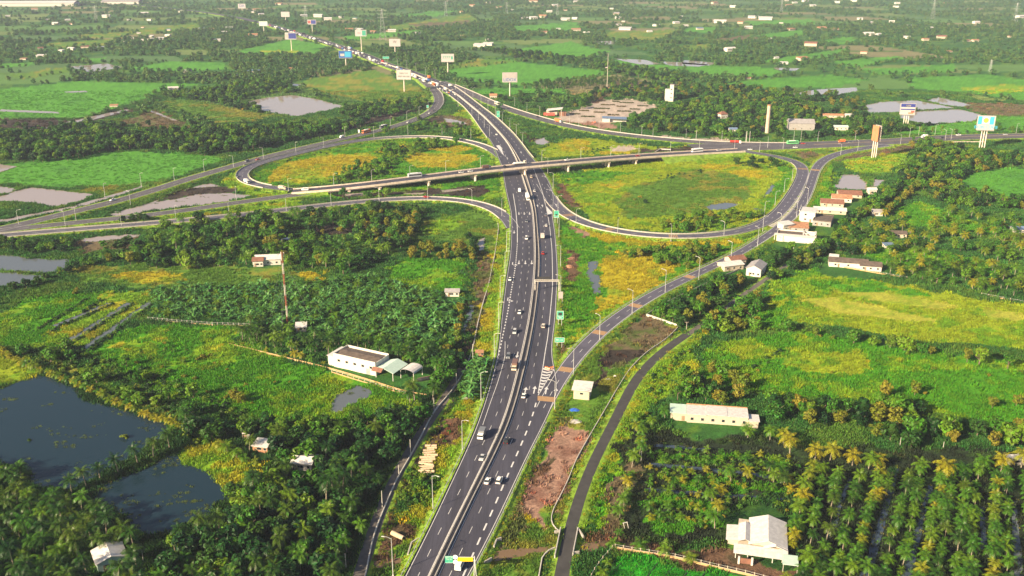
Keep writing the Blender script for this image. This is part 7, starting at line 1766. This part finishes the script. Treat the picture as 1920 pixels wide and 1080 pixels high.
for k in range(7):
    a0, a1 = math.pi * k / 7, math.pi * (k + 1) / 7; c = 24.6; mb.add([(c - 3.6 * math.cos(a0), 3, 3.4 + 1.5 * math.sin(a0)), (c - 3.6 * math.cos(a1), 3, 3.4 + 1.5 * math.sin(a1)), (c - 3.6 * math.cos(a1), 11, 3.4 + 1.5 * math.sin(a1)), (c - 3.6 * math.cos(a0), 11, 3.4 + 1.5 * math.sin(a0))], [(0, 1, 2, 3)])
mb.build('curved_awning', M['white_roof'], o)
for x, y in ((11, -1), (20, -1), (20, 9), (21.3, 3.3), (28, 3.3), (28, 10.5)): mb = MB(); mb.tube((x, y, 0), (x, y, 3.9), .18, n=8); mb.build('column', M['white_wall'], o)
for k in range(5): x = -10 + 4.4 * k; f = slab(o, 'window', 'concrete', x - .8, x + .8, -.07, .01, 3, 4.2); slab(f, 'pane', 'glass', x - .65, x + .65, -.11, -.072, 3.1, 4.1)
slab(o, 'door', 'grey_wall', 5, 7, -.07, .01, 0, 2.8)
g = G(795, 712, 0); o = empty('parked_boat', g, R(115)); tag(o, 'dark upturned boat lying beside the curved awning', 'boat'); mb = MB(); loft(mb, [(-3.5, .1, .5, .2, .1), (-2, .0, 1.2, 1.1, .5), (1.5, 0, 1.3, 1.2, .6), (3.5, .1, .8, .7, .3)]); mb.build('hull', M['dark'], o); slab(o, 'keel', 'wood', -.08, .08, -3, 3, 1.25, 1.4)
# others near
house(848, 556, 7.5, 5, 2.8, 0, 'small white hut with grey roof at the corner of the plantation', 'gable', 'grey_roof', 'white_wall', 'hut', cat='hut')
house(899, 669, 3.2, 2.4, 2.2, 0, 'small orange-brown cabin on the highway verge', 'shed', 'orange_roof', 'orange_roof', 'cabin', rise=.3, doors=1, wins=1, cat='cabin')
house(212, 1066, 8.5, 8.0, 3.2, 32, 'white hut with a bright gabled roof in the lower left palm grove', 'gable', 'white_roof', 'green_roof', 'hut', axis='y', rise=1.6, cat='hut')
house(566, 882, 7.5, 6.5, 3.0, -8, 'hut with a bright white gabled roof in the dark grove', 'gable', 'white_roof', 'grey_wall', 'hut', rise=1.2, cat='hut')
house(488, 848, 6, 5, 2.6, -12, 'small pale brown hut with a white roof beside the second pond', 'shed', 'white_roof', 'orange_roof', 'hut', rise=.6, cat='hut')
house(463, 822, 2.2, 2.2, 2.4, 0, 'tiny white shrine-like box among the palms', 'gable', 'white_roof', 'white_wall', 'shrine', wins=0, cat='shrine')
house(503, 497, 15, 8, 3.6, 8, 'white-roofed house behind the red and white mast', 'gable', 'white_roof', 'white_wall', rise=2.0)
house(484, 500, 6, 6, 3.6, 8, 'small house with a red roof left of the mast', 'gable', 'red_roof', 'white_wall', rise=1.6)
house(565, 622, 5, 5, 2.5, 10, 'small hut with a pale roof right of the mast foot', 'shed', 'white_roof', 'grey_wall', 'hut', rise=.8, cat='hut')
house(1908, 872, 6, 3, 2.2, 0, 'low white shed at the right edge among the palms', 'shed', 'white_roof', 'white_wall', 'shed', rise=.4, cat='shed')
house(535, 455, 4.5, 3.5, 2.2, 0, 'tiny pale roofed hut in the middle of the left wood', 'shed', 'blue_roof', 'white_wall', 'hut', rise=.4, cat='hut')
# houses between right ramp and the small path
house(1376, 507, 13, 8, 3.2, 20, 'long pale roofed house at the left of the pair by the ramp', 'gable', 'white_roof', 'cream_wall', rise=1.4)
house(1385, 498, 10, 8, 3.6, 20, 'house with a weathered brown roof behind the pale one', 'gable', 'red_roof', 'cream_wall', rise=1.8)
house(1412, 518, 8.5, 13, 4.6, -28, 'white house with a grey-pink gabled roof facing the meadow', 'gable', 'grey_roof', 'white_wall', axis='y', rise=2.2)
g = G(1494, 455, 0); o = empty('flat_roofed_house', g, R(-18)); tag(o, 'open flat-roofed house with pale beams and a green front', 'house')
slab(o, 'wall', 'white_wall', -13, 11, 0, .4, -.3, 4.4); slab(o, 'wall', 'white_wall', -13, -12.6, .42, 14, -.3, 4.4); slab(o, 'wall', 'cream_wall', 10.6, 11, .42, 14, -.3, 4.4); slab(o, 'wall', 'white_wall', -12.58, 10.58, 13.6, 14, -.3, 4.4)
slab(o, 'roof', 'dark_roof', -12.5, 3, 3.2, 13.5, 3.4, 3.6); slab(o, 'beam', 'white_wall', -14.5, 11.6, -.6, 2.4, 4.42, 4.8); slab(o, 'beam', 'white_wall', 3.0, 4.0, 2.42, 14, 4.42, 4.8); slab(o, 'beam', 'white_wall', 4.02, 11.4, 7, 8, 4.42, 4.8); slab(o, 'beam', 'white_wall', 10.4, 11.6, 8.02, 14, 4.42, 4.8)
slab(o, 'front_panel', 'green_roof', -9, 8, -.1, -.01, .6, 3.2)
for k in range(6): mb = MB(); mb.box(11.3, 11.7, .5 + k * 2.5, .9 + k * 2.5, -.3, 4.4); mb.build('column', M['cream_wall'], o)
for x in (-14.2, -9): mb = MB(); mb.box(x - .2, x + .2, -.5, -.12, -.3, 4.4); mb.build('column', M['white_wall'], o)
house(1492, 434, 16, 9, 2.8, -14, 'house with a pale left roof and rusty right roof behind the flat-roofed one', 'shed', 'orange_roof', 'grey_wall', rise=1.6)
house(1478, 433, 9, 6, 4.4, 24, 'small building with a slanting white roof beside the ramp', 'shed', 'white_roof', 'white_wall', rise=1.0)
g = G(1513, 416, 0); o = empty('white_block_house', g, R(-22)); tag(o, 'tall white box-shaped house with a flat white roof', 'house'); slab(o, 'wall', 'white_wall', -5.5, 5, 0, 12, -.3, 7.2); slab(o, 'roof', 'white_roof', -6, 5.5, -.5, 12.5, 7.22, 7.5)
slab(o, 'parapet', 'white_wall', -6, -5.6, -.5, 12.5, 7.52, 8.1)
for z in (1.2, 4.6): f = slab(o, 'window', 'concrete_pale', -2.2, -.6, -.07, .01, z, z + 1.3); slab(f, 'pane', 'glass', -2.05, -.75, -.11, -.072, z + .12, z + 1.18)
slab(o, 'door', 'wood', 1.5, 2.7, -.07, .01, 0, 2.2)
house(1540, 424, 12, 17, 3.4, -24, 'grey walled house with an open rusty roof right of the white block', 'flat', 'dark_roof', 'grey_wall')
house(1556, 401, 22, 8, 2.6, -14, 'long house with a wide white roof below the brown roofs', 'gable', 'white_roof', 'cream_wall', rise=1.5)
house(1560, 388, 16, 10, 2.8, -14, 'house with a yellowish wall and dark brown gabled roof', 'gable', 'red_roof', 'cream_wall', rise=2.2)
house(1578, 379, 14, 10, 3.0, -14, 'house with a white left roof slope behind the yellowish one', 'gable', 'orange_roof', 'white_wall', rise=2.0)
house(1594, 371, 17, 11, 2.6, -10, 'farthest of the brown roofed houses, next to the small pond', 'gable', 'red_roof', 'cream_wall', rise=2.2)
house(1636, 364, 6, 5, 3.6, 0, 'small white house alone on the pond bank', 'gable', 'white_roof', 'white_wall', rise=1.2)
house(1645, 405, 7, 6, 3.0, -10, 'half hidden white house among the palms', 'gable', 'grey_roof', 'white_wall', rise=1.4)
house(1562, 494, 5, 6, 3.0, -20, 'small white roof at the left end of the grove house', 'shed', 'white_roof', 'white_wall', rise=1.2)
house(1590, 502, 22, 8, 3.2, -14, 'long house with a dark brown roof and white front in the palm grove', 'gable', 'dark_roof', 'white_wall', rise=1.8)
house(1632, 508, 12, 8, 3.0, -14, 'dark roofed house with a pale end in the palm grove', 'gable', 'dark_roof', 'white_wall', rise=1.8)
house(1685, 446, 10, 6, 2.8, -5, 'low house hidden in the palms above the meadow', 'gable', 'dark_roof', 'cream_wall', rise=1.4)
house(1668, 467, 6, 5, 2.4, 0, 'small blue-grey roof among the palms', 'shed', 'blue_roof', 'white_wall', rise=.5)
house(1912, 438, 8, 6, 3, 0, 'blue-grey roofed house at the right edge', 'gable', 'blue_roof', 'white_wall', rise=1.4)
# upper right
house(1503, 244, 26, 18, 7.0, -6, 'big grey roofed hall in the wood above the east road', 'gable', 'grey_roof', 'grey_wall', 'hall', rise=3.4, cat='hall')
house(1358, 222, 9, 8, 4.5, 20, 'white house with a brown hipped roof in the wood', 'hip', 'red_roof', 'white_wall', rise=3)
house(1375, 248, 8, 6, 3, 0, 'small pale blue roof in the wood above the road', 'gable', 'blue_roof', 'white_wall', rise=1.5)
house(1577, 244, 14, 8, 3.2, -6, 'pale green roof between the trees left of the ponds', 'gable', 'green_roof', 'white_wall', rise=1.4)
house(1562, 221, 22, 5, 3, -8, 'long orange roof in the wood left of the ponds', 'gable', 'orange_roof', 'cream_wall', rise=1.5)
house(1593, 222, 9, 6, 3.5, 0, 'small white house left of the ponds', 'gable', 'white_roof', 'white_wall', rise=1.5)
house(1425, 246, 8, 5, 3, 0, 'dark roof hidden left of the white column', 'gable', 'dark_roof', 'grey_wall', rise=1.5)
g = G(1254, 190, 0); o = empty('tower_block', g, R(-12)); tag(o, 'tall narrow white tower block behind the paved square', 'building'); hh = height_to(g, 168)
slab(o, 'wall', 'white_wall', -5.2, 5.2, 0, 8, -.3, hh); slab(o, 'roof_tower', 'white_wall', .5, 5.2, 2, 7, hh + .02, hh + 5.5); slab(o, 'roof', 'grey_roof', .2, 5.5, 1.7, 7.3, hh + 5.52, hh + 6)
for z in (4, 9, 14): f = slab(o, 'window', 'concrete', 1.6, 3.2, -.08, .01, z, z + 1.5); slab(f, 'pane', 'glass', 1.75, 3.05, -.13, -.082, z + .1, z + 1.4)
g = G(1038, 217, 0); o = empty('kiosk', g, R(-8)); tag(o, 'kiosk with an angled white canopy and red signboards by the connector road', 'kiosk'); slab(o, 'wall', 'cream_wall', -8, 4, 0, 8, -.3, 5)
mb = MB(); mb.add([(-8, -4, 6.5), (10, -4, 8.6), (10, 9, 8.6), (-8, 9, 6.5), (-8, -4, 6.0), (10, -4, 8.1), (10, 9, 8.1), (-8, 9, 6.0)], [(0, 1, 2, 3), (7, 6, 5, 4), (0, 4, 5, 1), (1, 5, 6, 2), (2, 6, 7, 3), (3, 7, 4, 0)]); mb.build('canopy', M['white_roof'], o)
for x in (-7.5, 9): mb = MB(); mb.tube((x, -3.5, 0), (x, -3.5, 7), .3, n=8); mb.build('post', M['white_wall'], o)
slab(o, 'signboard', 'bb_red', -11, 2, -4.4, -4.1, 1.0, 4.0); slab(o, 'side_hut', 'red_roof', 6, 14, 0, 6, -.3, 4.0); slab(o, 'side_roof', 'orange_roof', 5.6, 14.4, -.5, 6.5, 4.02, 4.4)
g = G(1152, 229, 0); o = empty('pavilion', g, R(-4)); tag(o, 'long pavilion with a blue roof at the edge of the paved square', 'pavilion'); slab(o, 'wall', 'white_wall', -13, -5, 0, 5, -.3, 4); slab(o, 'wall', 'white_wall', -4.98, 13, 3, 5.5, -.3, 3.2)
mb = MB(); mb.add([(-13.4, -.6, 4.1), (13.4, -.6, 3.3), (13.4, 9.5, 4.2), (-13.4, 9.5, 5.0), (-13.4, -.6, 3.95), (13.4, -.6, 3.15), (13.4, 9.5, 4.05), (-13.4, 9.5, 4.85)], [(0, 1, 2, 3), (7, 6, 5, 4), (0, 4, 5, 1), (1, 5, 6, 2), (2, 6, 7, 3), (3, 7, 4, 0)]); mb.build('roof', M['blue_roof'], o)
house(925, 185, 9, 6, 4, 0, 'small orange building below the two-band billboard', 'gable', 'orange_roof', 'cream_wall', rise=2)
# hedges of the paved square: each bed a thing
M['hedge'] = leaf_mat('hedge_leaves', [(.10, .10, .02), (.06, .10, .02), (.16, .11, .03)])
def hedge(px, py, wpx, d, k):
    g = G(px, py, 0); s = F / (g.y * math.cos(PITCH) + H * math.sin(PITCH)); w = wpx / s; q = random.Random(k); vs, fs = [], []
    for _ in range(int(w * d * 3)):
        x, y, z = q.uniform(-w / 2, w / 2), q.uniform(-d / 2, d / 2), q.uniform(.1, 1.1); n = len(vs); a = q.uniform(0, 3.1); u = Vector((math.cos(a), math.sin(a), q.uniform(-.3, .3))) * .55; v = Vector((-math.sin(a) * .6, math.cos(a) * .6, .5)) * .55; c = Vector((x, y, z))
        vs += [tuple(c - u), tuple(c - v), tuple(c + u), tuple(c + v)]; fs.append((n, n + 1, n + 2, n + 3))
    me = bpy.data.meshes.new('hedge'); me.from_pydata(vs, [], fs); me.materials.append(M['hedge']); o = bpy.data.objects.new('hedge', me); COL.objects.link(o); o.location = g; o.rotation_euler.z = R(-6)
    tag(o, 'clipped hedge bed on the paved square, %s from the near edge' % ordw(k), 'hedge', 'hedge beds on the paved square')
for k, (x, y, w) in enumerate(((1102,219,26),(1078,214,20),(1124,211,22),(1150,216,22),(1095,208,18),(1128,204,30),(1170,209,26),(1140,197,26),(1165,200,18),(1190,205,18),(1175,193,26),(1155,191,14),(1205,199,20))): hedge(x, y, w, 5, k)

# far houses
fr = random.Random(21); frm = ['white_roof'] * 6 + ['orange_roof', 'orange_roof', 'red_roof', 'grey_roof', 'blue_roof']
KNOWN = [(45,112,'red_roof',12),(78,107,'white_roof',16),(115,96,'white_roof',10),(135,94,'white_roof',14),(160,90,'red_roof',14),(76,92,'red_roof',10),(38,98,'white_roof',7),(248,74,'white_roof',12),(270,77,'white_roof',10),(283,75,'white_roof',12),(302,74,'white_roof',14),(283,69,'white_roof',10),(315,68,'white_roof',10),(232,78,'white_roof',6),(260,63,'white_roof',7),
 (350,136,'white_roof',16),(325,169,'white_roof',18),(214,200,'orange_roof',14),(440,143,'white_roof',12),(476,137,'blue_roof',20),(548,131,'orange_roof',12),(396,56,'orange_roof',10),(420,62,'white_roof',10),(475,69,'orange_roof',16),(430,54,'white_roof',12),(378,55,'white_roof',8),(200,33,'white_roof',14),(127,39,'white_roof',9),(105,46,'white_roof',12),(90,38,'white_roof',8),(270,28,'white_roof',16),(340,23,'white_roof',10),(365,22,'orange_roof',12),
 (900,88,'white_roof',22),(915,85,'white_roof',18),(868,68,'orange_roof',8),(1020,62,'orange_roof',12),(1000,36,'white_roof',14),(1018,33,'orange_roof',14),(1060,38,'white_roof',16),(1078,36,'white_roof',10),(1030,23,'white_roof',10),(1160,48,'white_roof',10),(1172,56,'white_roof',22),(1080,58,'orange_roof',16),(1100,64,'white_roof',12),(1047,55,'white_roof',8),(1230,49,'white_roof',12),(1268,44,'white_roof',12),(1218,60,'white_roof',10),(935,15,'orange_roof',10),(885,12,'orange_roof',10),(1040,11,'white_roof',10),
 (1350,43,'white_roof',22),(1403,54,'white_roof',14),(1412,34,'white_roof',18),(1435,37,'white_roof',24),(1388,44,'orange_roof',10),(1368,96,'white_roof',20),(1483,57,'orange_roof',14),(1540,56,'orange_roof',16),(1568,57,'orange_roof',14),(1520,86,'red_roof',22),(1505,113,'orange_roof',22),(1470,120,'white_roof',14),(1455,110,'white_roof',10),(1628,67,'white_roof',18),(1648,66,'white_roof',12),(1612,37,'white_roof',10),(1672,42,'white_roof',10),(1700,72,'white_roof',12),(1735,76,'orange_roof',12),(1765,72,'red_roof',16),(1812,78,'orange_roof',12),(1828,78,'orange_roof',12),(1780,98,'orange_roof',10),(1743,54,'white_roof',12),(1830,44,'white_roof',12),(1895,70,'orange_roof',10),(1913,34,'white_roof',16),(1403,148,'orange_roof',9),
 (960,20,'white_roof',9),(655,58,'orange_roof',14),(1760,45,'orange_roof',8),(672,58,'white_roof',16),(597,32,'white_roof',16),(570,31,'white_roof',12),(615,38,'white_roof',14),(640,34,'white_roof',10),(480,20,'orange_roof',10),(490,28,'white_roof',10),(523,9,'orange_roof',12),(700,62,'orange_roof',12),(735,60,'white_roof',14),(1080,5,'white_roof',10),(1000,4,'orange_roof',16),(1340,7,'orange_roof',12),(1480,12,'orange_roof',14),(1680,14,'white_roof',10),(1490,6,'white_roof',9),(1600,3,'white_roof',12)]
for k in range(45): KNOWN.append((fr.uniform(0, 1920), 2 + 100 * fr.random() ** 1.6, fr.choice(frm), fr.uniform(6, 13)))
cname = {'white_roof': 'white', 'orange_roof': 'orange', 'red_roof': 'brown', 'grey_roof': 'grey', 'blue_roof': 'blue-grey'}
FHP = {}; fc = {}; FARH = []
KNOWN.sort(key=lambda q: q[0])
for x, y, rmn, wpx in KNOWN:
    g = G(x, y, 0)
    if abs(g.x - np.interp(g.y, rows[:, 0], (rows[:, 1] + rows[:, 4]) / 2)) < 30: continue
    s = F / (g.y * math.cos(PITCH) + H * math.sin(PITCH)); W = wpx / s; var = fr.randrange(2); key = (rmn, var)
    if key not in FHP:
        o = empty('house', (0, 0, 0)); slab(o, 'wall', 'cream_wall' if 'white' not in rmn else 'white_wall', -.5, .5, -.3, .3, 0, .32 if var else .26)
        mb = MB()
        if var: gable(mb, -.5, .5, -.3, .3, .32, .46, 'x', .04, .02); mb.add([(-.5, -.3, .31), (-.5, .3, .31), (-.5, 0, .44)], [(0, 1, 2)]); mb.add([(.5, -.3, .31), (.5, .3, .31), (.5, 0, .44)], [(0, 1, 2)])
        else: mb.add([(-.54, -.34, .27), (.54, -.34, .27), (.54, .34, .36), (-.54, .34, .36), (-.54, -.34, .25), (.54, -.34, .25), (.54, .34, .34), (-.54, .34, .34)], [(0, 1, 2, 3), (7, 6, 5, 4), (0, 4, 5, 1), (1, 5, 6, 2), (2, 6, 7, 3), (3, 7, 4, 0)])
        mb.build('roof', M[rmn], o); FHP[key] = o
    else: o = copy_tree(FHP[key])
    o.location = (g.x, g.y, 0); o.scale = (W, W, W * .85 if W < 22 else 18); o.rotation_euler.z = fr.uniform(-.5, .5); FARH.append((g.x, g.y, W))
    band = 'nearest' if y > 100 else 'middle' if y > 50 else 'most distant'; side = 'left' if x < 640 else 'central' if x < 1280 else 'right'; kk = (rmn, band, side); fc[kk] = fc.get(kk, 0) + 1
    tag(o, '%s roofed house, %s band of the far plain, %s third, %s from left' % (cname[rmn], band, side, ordw(fc[kk] - 1)), 'house', 'far houses scattered over the plain')
g = G(60, 12, 0); o = empty('factory_hall', g, R(5)); tag(o, 'very long pale factory hall at the top left corner', 'factory'); slab(o, 'wall', 'white_wall', -150, 130, 0, 60, 0, 10); mb = MB(); gable(mb, -150, 130, 0, 60, 10, 16, 'x', 1); mb.build('roof', M['white_roof'], o)
g = G(225, 8, 0); o = empty('factory_hall', g, R(5)); tag(o, 'long grey factory hall right of the pale one at the top', 'factory'); slab(o, 'wall', 'white_wall', -60, 60, 0, 50, 0, 9); mb = MB(); gable(mb, -60, 60, 0, 50, 9, 14, 'x', 1); mb.build('roof', M['grey_roof'], o)

# ---------------------------------------------------------------- walls, fences, banks and small things
def gw(pts, z=0.0): return [tuple(G(x, y, z)) for x, y in pts]
extrude_line('boundary_wall', gw([(430,646),(520,668),(620,692),(700,716),(765,738),(800,742)]), .25, .75, M['tan_wall'], 'long low sunlit wall along the lower side of the plantation', 'wall', step=3)
extrude_line('pipeline', gw([(684,1085),(688,1070),(693,1040),(697,1014),(708,985),(719,957),(745,897),(770,856),(798,803),(814,770),(842,742),(870,700),(878,680),(888,650),(895,610),(908,560),(915,540),(928,477),(935,427),(930,402),(915,388)]), .5, .7, M['concrete_pale'], 'long pale channel wall between the dirt track and the highway bank', 'wall', step=3)
extrude_line('channel_wall', gw([(1050,1000),(1033,998),(1027,990),(1028,973),(1050,933),(1067,900),(1077,868),(1103,823),(1140,760),(1153,737),(1180,693),(1213,660),(1250,637),(1273,613)]), .36, .7, M['concrete_pale'], 'pale channel wall left of the small asphalt road', 'wall', step=3)
extrude_line('boundary_wall', gw([(1273,613),(1242,602),(1212,592)]), .3, 1.1, M['concrete_pale'], 'short wall closing the verge plot above the small road', 'wall')
extrude_line('boundary_wall', gw([(1212,592),(1225,582),(1260,563),(1330,530),(1400,500)]), .3, .9, M['concrete'], 'low wall along the top of the verge plot', 'wall')
extrude_line('channel_wall', gw([(1010,1085),(1016,1050),(1025,1037),(1040,1030)]), .45, .9, M['concrete_pale'], 'curved channel wall below the small bridge', 'wall', step=2)
for x0, y0, x1, y1, l in ((1051,993,1040,1046,'left'),(1083,995,1074,1042,'right')): extrude_line('bridge_parapet', gw([(x0, y0), (x1, y1)], .5), .4, 1.1, M['concrete_pale'], 'pale parapet on the %s side of the small road bridge' % l, 'parapet', step=2)
for pts, l in (([(1083,995),(1095,1002),(1094,1012)], 'upper right wing wall of the small road bridge'), ([(1074,1042),(1086,1040)], 'lower right wing wall of the small road bridge'), ([(1050,1000),(1040,1002)], 'upper left wing wall of the small road bridge'), ([(922,1052),(908,1060)], 'lower wing wall of the culvert under the highway'), ([(926,1030),(934,1010),(940,1014)], 'upper wing wall of the culvert under the highway'), ([(765,1045),(772,1022),(785,1015)], 'wing wall of the culvert on the left side of the highway')):
    extrude_line('wing_wall', gw(pts), .6, 1.4, M['concrete'], l, 'wall', step=2, sm=1)
def fence(pts, label, hh=1.6, spacing=2.8, rails=2, pm='concrete_pale', wall=0.0):
    a = np.array(gw(pts)); ln = np.linalg.norm(np.diff(a[:, :2], axis=0), axis=1).sum(); n = max(2, int(ln / spacing)); a = resample(a, n); o = empty('fence', tuple(a[0])); tag(o, label, 'fence'); b = a - a[0]
    for i in range(n):
        p = MB(); p.box(b[i, 0] - .1, b[i, 0] + .1, b[i, 1] - .1, b[i, 1] + .1, -.3, hh); p.build('post', M[pm], o)
    for k in range(rails):
        z = hh * (k + 1) / (rails + .3); r = MB()
        for i in range(n - 1): r.tube(tuple(b[i] + [0, 0, z]), tuple(b[i + 1] + [0, 0, z]), .04, n=4)
        r.build('rail', M['steel'], o)
    if wall:
        w = MB()
        for i in range(n - 1):
            d = b[i + 1] - b[i]; L = float(np.hypot(d[0], d[1])); Mx = Matrix.Translation((b[i, 0], b[i, 1], 0)) @ Matrix.Rotation(math.atan2(d[1], d[0]), 4, 'Z'); w.box(.1, L - .1, -.12, .12, -.3, wall, M=Mx)
        w.build('plinth', M['tan_wall'] if pm != 'white_wall' else M['concrete'], o)
fence([(278,600),(330,605),(400,610),(468,612)], 'pale post and rail fence along the left part of the plantation', 1.8, 2.6, 2, 'concrete_pale', .5)
fence([(1153,1028),(1200,1036),(1260,1045),(1330,1062),(1400,1078),(1500,1105)], 'fence with pale posts above the bright vegetable plot', 1.7, 2.6, 2, 'cream_wall', .7)
fence([(1148,1030),(1130,1050),(1112,1075),(1104,1095)], 'fence with pale posts down the left side of the vegetable plot', 1.5, 2.6, 1, 'cream_wall', .5)
fence([(1575,500),(1620,508),(1700,522)], 'low pale fence in front of the palm grove houses', 1.3, 3.2, 1, 'cream_wall', .5)
fence([(1840,553),(1920,568),(2020,588)], 'low pale fence at the right edge below the palms', 1.4, 3.2, 1, 'cream_wall', .5)
fence([(622,698),(680,716),(760,740)], 'pale fence in front of the white warehouse', 1.5, 3.0, 1, 'cream_wall', .4)
# logs / concrete pipes stacked on the verge
M['log'] = mat('pale_log', (.50, .36, .24), .85, noise=.25, nscale=2)
lr = random.Random(3)
for k in range(13):
    f = k / 12; px, py = 810 - 14 * f + lr.uniform(-4, 4), 838 + 52 * f; g = G(px, py, .2); o = empty('concrete_pipe', (g.x, g.y, .75), lr.uniform(-.25, .25)); mb = MB(); L = lr.uniform(1.8, 3.0); mb.tube((-L, 0, 0), (L, 0, 0), .5, n=12); mb.build('pipe', M['log'], o); mb = MB(); mb.tube((L - .02, 0, 0), (L + .03, 0, 0), .34, n=10); mb.build('painted_bore', M['dark'], o)  # dark end disc paints the shade inside the pipe
    tag(o, 'pale concrete pipe lying on the verge, %s from the top of the stack' % ORD[k], 'pipe', 'pale pipes stacked on the highway verge')
g = G(746, 1008, 0); o = empty('concrete_pipe', (g.x, g.y, .8), R(-38)); mb = MB(); mb.tube((-2.6, 0, 0), (2.6, 0, 0), .8, n=14); mb.build('pipe', M['log'], o); mb = MB(); mb.tube((2.58, 0, 0), (2.63, 0, 0), .6, n=12); mb.build('painted_bore', M['dark'], o); tag(o, 'large single concrete pipe lying alone on the bare ground at the bottom', 'pipe')  # its hollow is a disc in painted shade too
# blue tarpaulin heaps
def heap(px, py, r, m, label, name, cat, h=.5, seed=1):
    q = random.Random(seed); g = G(px, py, 0.1); vs, fs = [(0, 0, h)], []; n = 12
    for ring, f in ((1, .55), (2, 1.0)):
        for k in range(n): a = 6.283 * k / n; rr = r * f * q.uniform(.8, 1.15); vs.append((rr * math.cos(a), rr * .8 * math.sin(a), h * (.75 if ring == 1 else 0) * q.uniform(.6, 1.2) - (.05 if ring == 2 else 0)))
    for k in range(n): fs.append((0, 1 + k, 1 + (k + 1) % n)); fs.append((1 + k, 1 + n + k, 1 + n + (k + 1) % n, 1 + (k + 1) % n))
    me = bpy.data.meshes.new(name); me.from_pydata(vs, [], fs); me.materials.append(m); o = bpy.data.objects.new(name, me); COL.objects.link(o); o.location = g; tag(o, label, cat)
heap(1077, 768, 2.2, M['tarp'], 'blue tarpaulin spread on the ground below the white shed', 'tarpaulin', 'tarpaulin', .35)
heap(884, 745, 1.2, M['tarp'], 'small blue tarpaulin in the rubbish below the banana clump', 'tarpaulin', 'tarpaulin', .5, 2)
heap(872, 746, 1.8, M['concrete'], 'heap of pale rubbish below the banana clump', 'rubbish_heap', 'rubbish', .6, 3)
heap(1078, 790, 2.6, M['concrete_pale'], 'pale rubble at the top of the bare red plot', 'rubble_heap', 'rubble', .35, 4)
heap(1140, 712, 1.4, M['concrete_pale'], 'small pale block of rubble on the verge right of the shed', 'rubble_heap', 'rubble', .4, 5)
heap(1153, 705, 0.8, M['white_wall'], 'bright white scrap lying on the verge near the channel wall', 'scrap_heap', 'rubbish', .4, 6)
heap(1068, 500, 3.4, M['orange_roof'], 'heap of red-brown earth beside the highway, right of the gantry', 'earth_heap', 'earth heap', 1.2, 7)
heap(1073, 485, 3.0, mat('red_earth', (.22, .11, .07), .95, noise=.3), 'upper heap of red-brown earth beside the highway', 'earth_heap', 'earth heap', 1.2, 8)
# covered ditch slab behind the overpass
extrude_line('culvert_frame', gw([(1228,286),(1238,280),(1258,281),(1252,286)]), .8, .8, M['concrete_pale'], 'open concrete box culvert behind the right end of the overpass', 'culvert', step=3, sm=1)
# bridge over the canal on the far right road
g = G(1813, 268, 0); o = empty('canal_bridge', g, R(2)); tag(o, 'side of the short concrete road bridge over the canal at the far right', 'bridge'); slab(o, 'beam', 'fascia', -16, 14, -1.2, -.6, .3, 1.7); slab(o, 'abutment', 'concrete', -17, -14, -2, 2, -1, .28); slab(o, 'abutment', 'orange_roof', 14.02, 17, -2.6, 2, -1, 1.6); slab(o, 'painted_gap_shade', 'dark', -13.9, 13.9, -.55, -.3, -1, .29)  # dark panel paints the shade in the gap under the beam
# plot furrows
for k in range(7):
    x0, y0, x1, y1 = 1172 + k * 31, 1047 + k * 4, 1140 + k * 30, 1085 + k * 6
    extrude_line('furrow', gw([(x0, y0), (x1, y1)], .0), .5, .12, mat('dark_furrow', (.012, .05, .012), .9) if 'fur' not in M else M['fur'], None, None, z0=.05, step=4); o = [q for q in COL.objects if q.name.startswith('furrow')][-1]; o['kind'] = 'structure'; M['fur'] = o.data.materials[0]  # thin dark green strips along the furrows
# scaffold-like white stand among the young palms
g = G(1172, 990, 0); o = empty('wooden_frame', g, .4); tag(o, 'small white wooden frame leaning under the yellow palms', 'frame')
for x in (-.7, .7): mb = MB(); mb.tube((x, -1.2, 0), (x + .3, .6, 1.8), .08, n=5); mb.build('leg', M['white_wall'], o)
mb = MB(); mb.box(-.6, 1.2, .4, .7, 1.6, 1.72); mb.build('crossbar', M['white_wall'], o)

# ---------------------------------------------------------------- haze: one closed box of even air round everything
mb = MB(); mb.box(-30000, 30000, -400, 40000, -3.5, 215); hz = mb.build('haze', bpy.data.materials.new('haze_air')); tag(hz, kind='stuff')
hm = hz.data.materials[0]; hm.use_nodes = True; nt = hm.node_tree; nt.nodes.clear(); ou = nt.nodes.new('ShaderNodeOutputMaterial'); pv = nt.nodes.new('ShaderNodeVolumePrincipled')
pv.inputs['Color'].default_value = (.64, .72, 1.0, 1); pv.inputs['Density'].default_value = 0.000065; pv.inputs['Anisotropy'].default_value = 0.0
nt.links.new(pv.outputs[0], ou.inputs['Volume'])
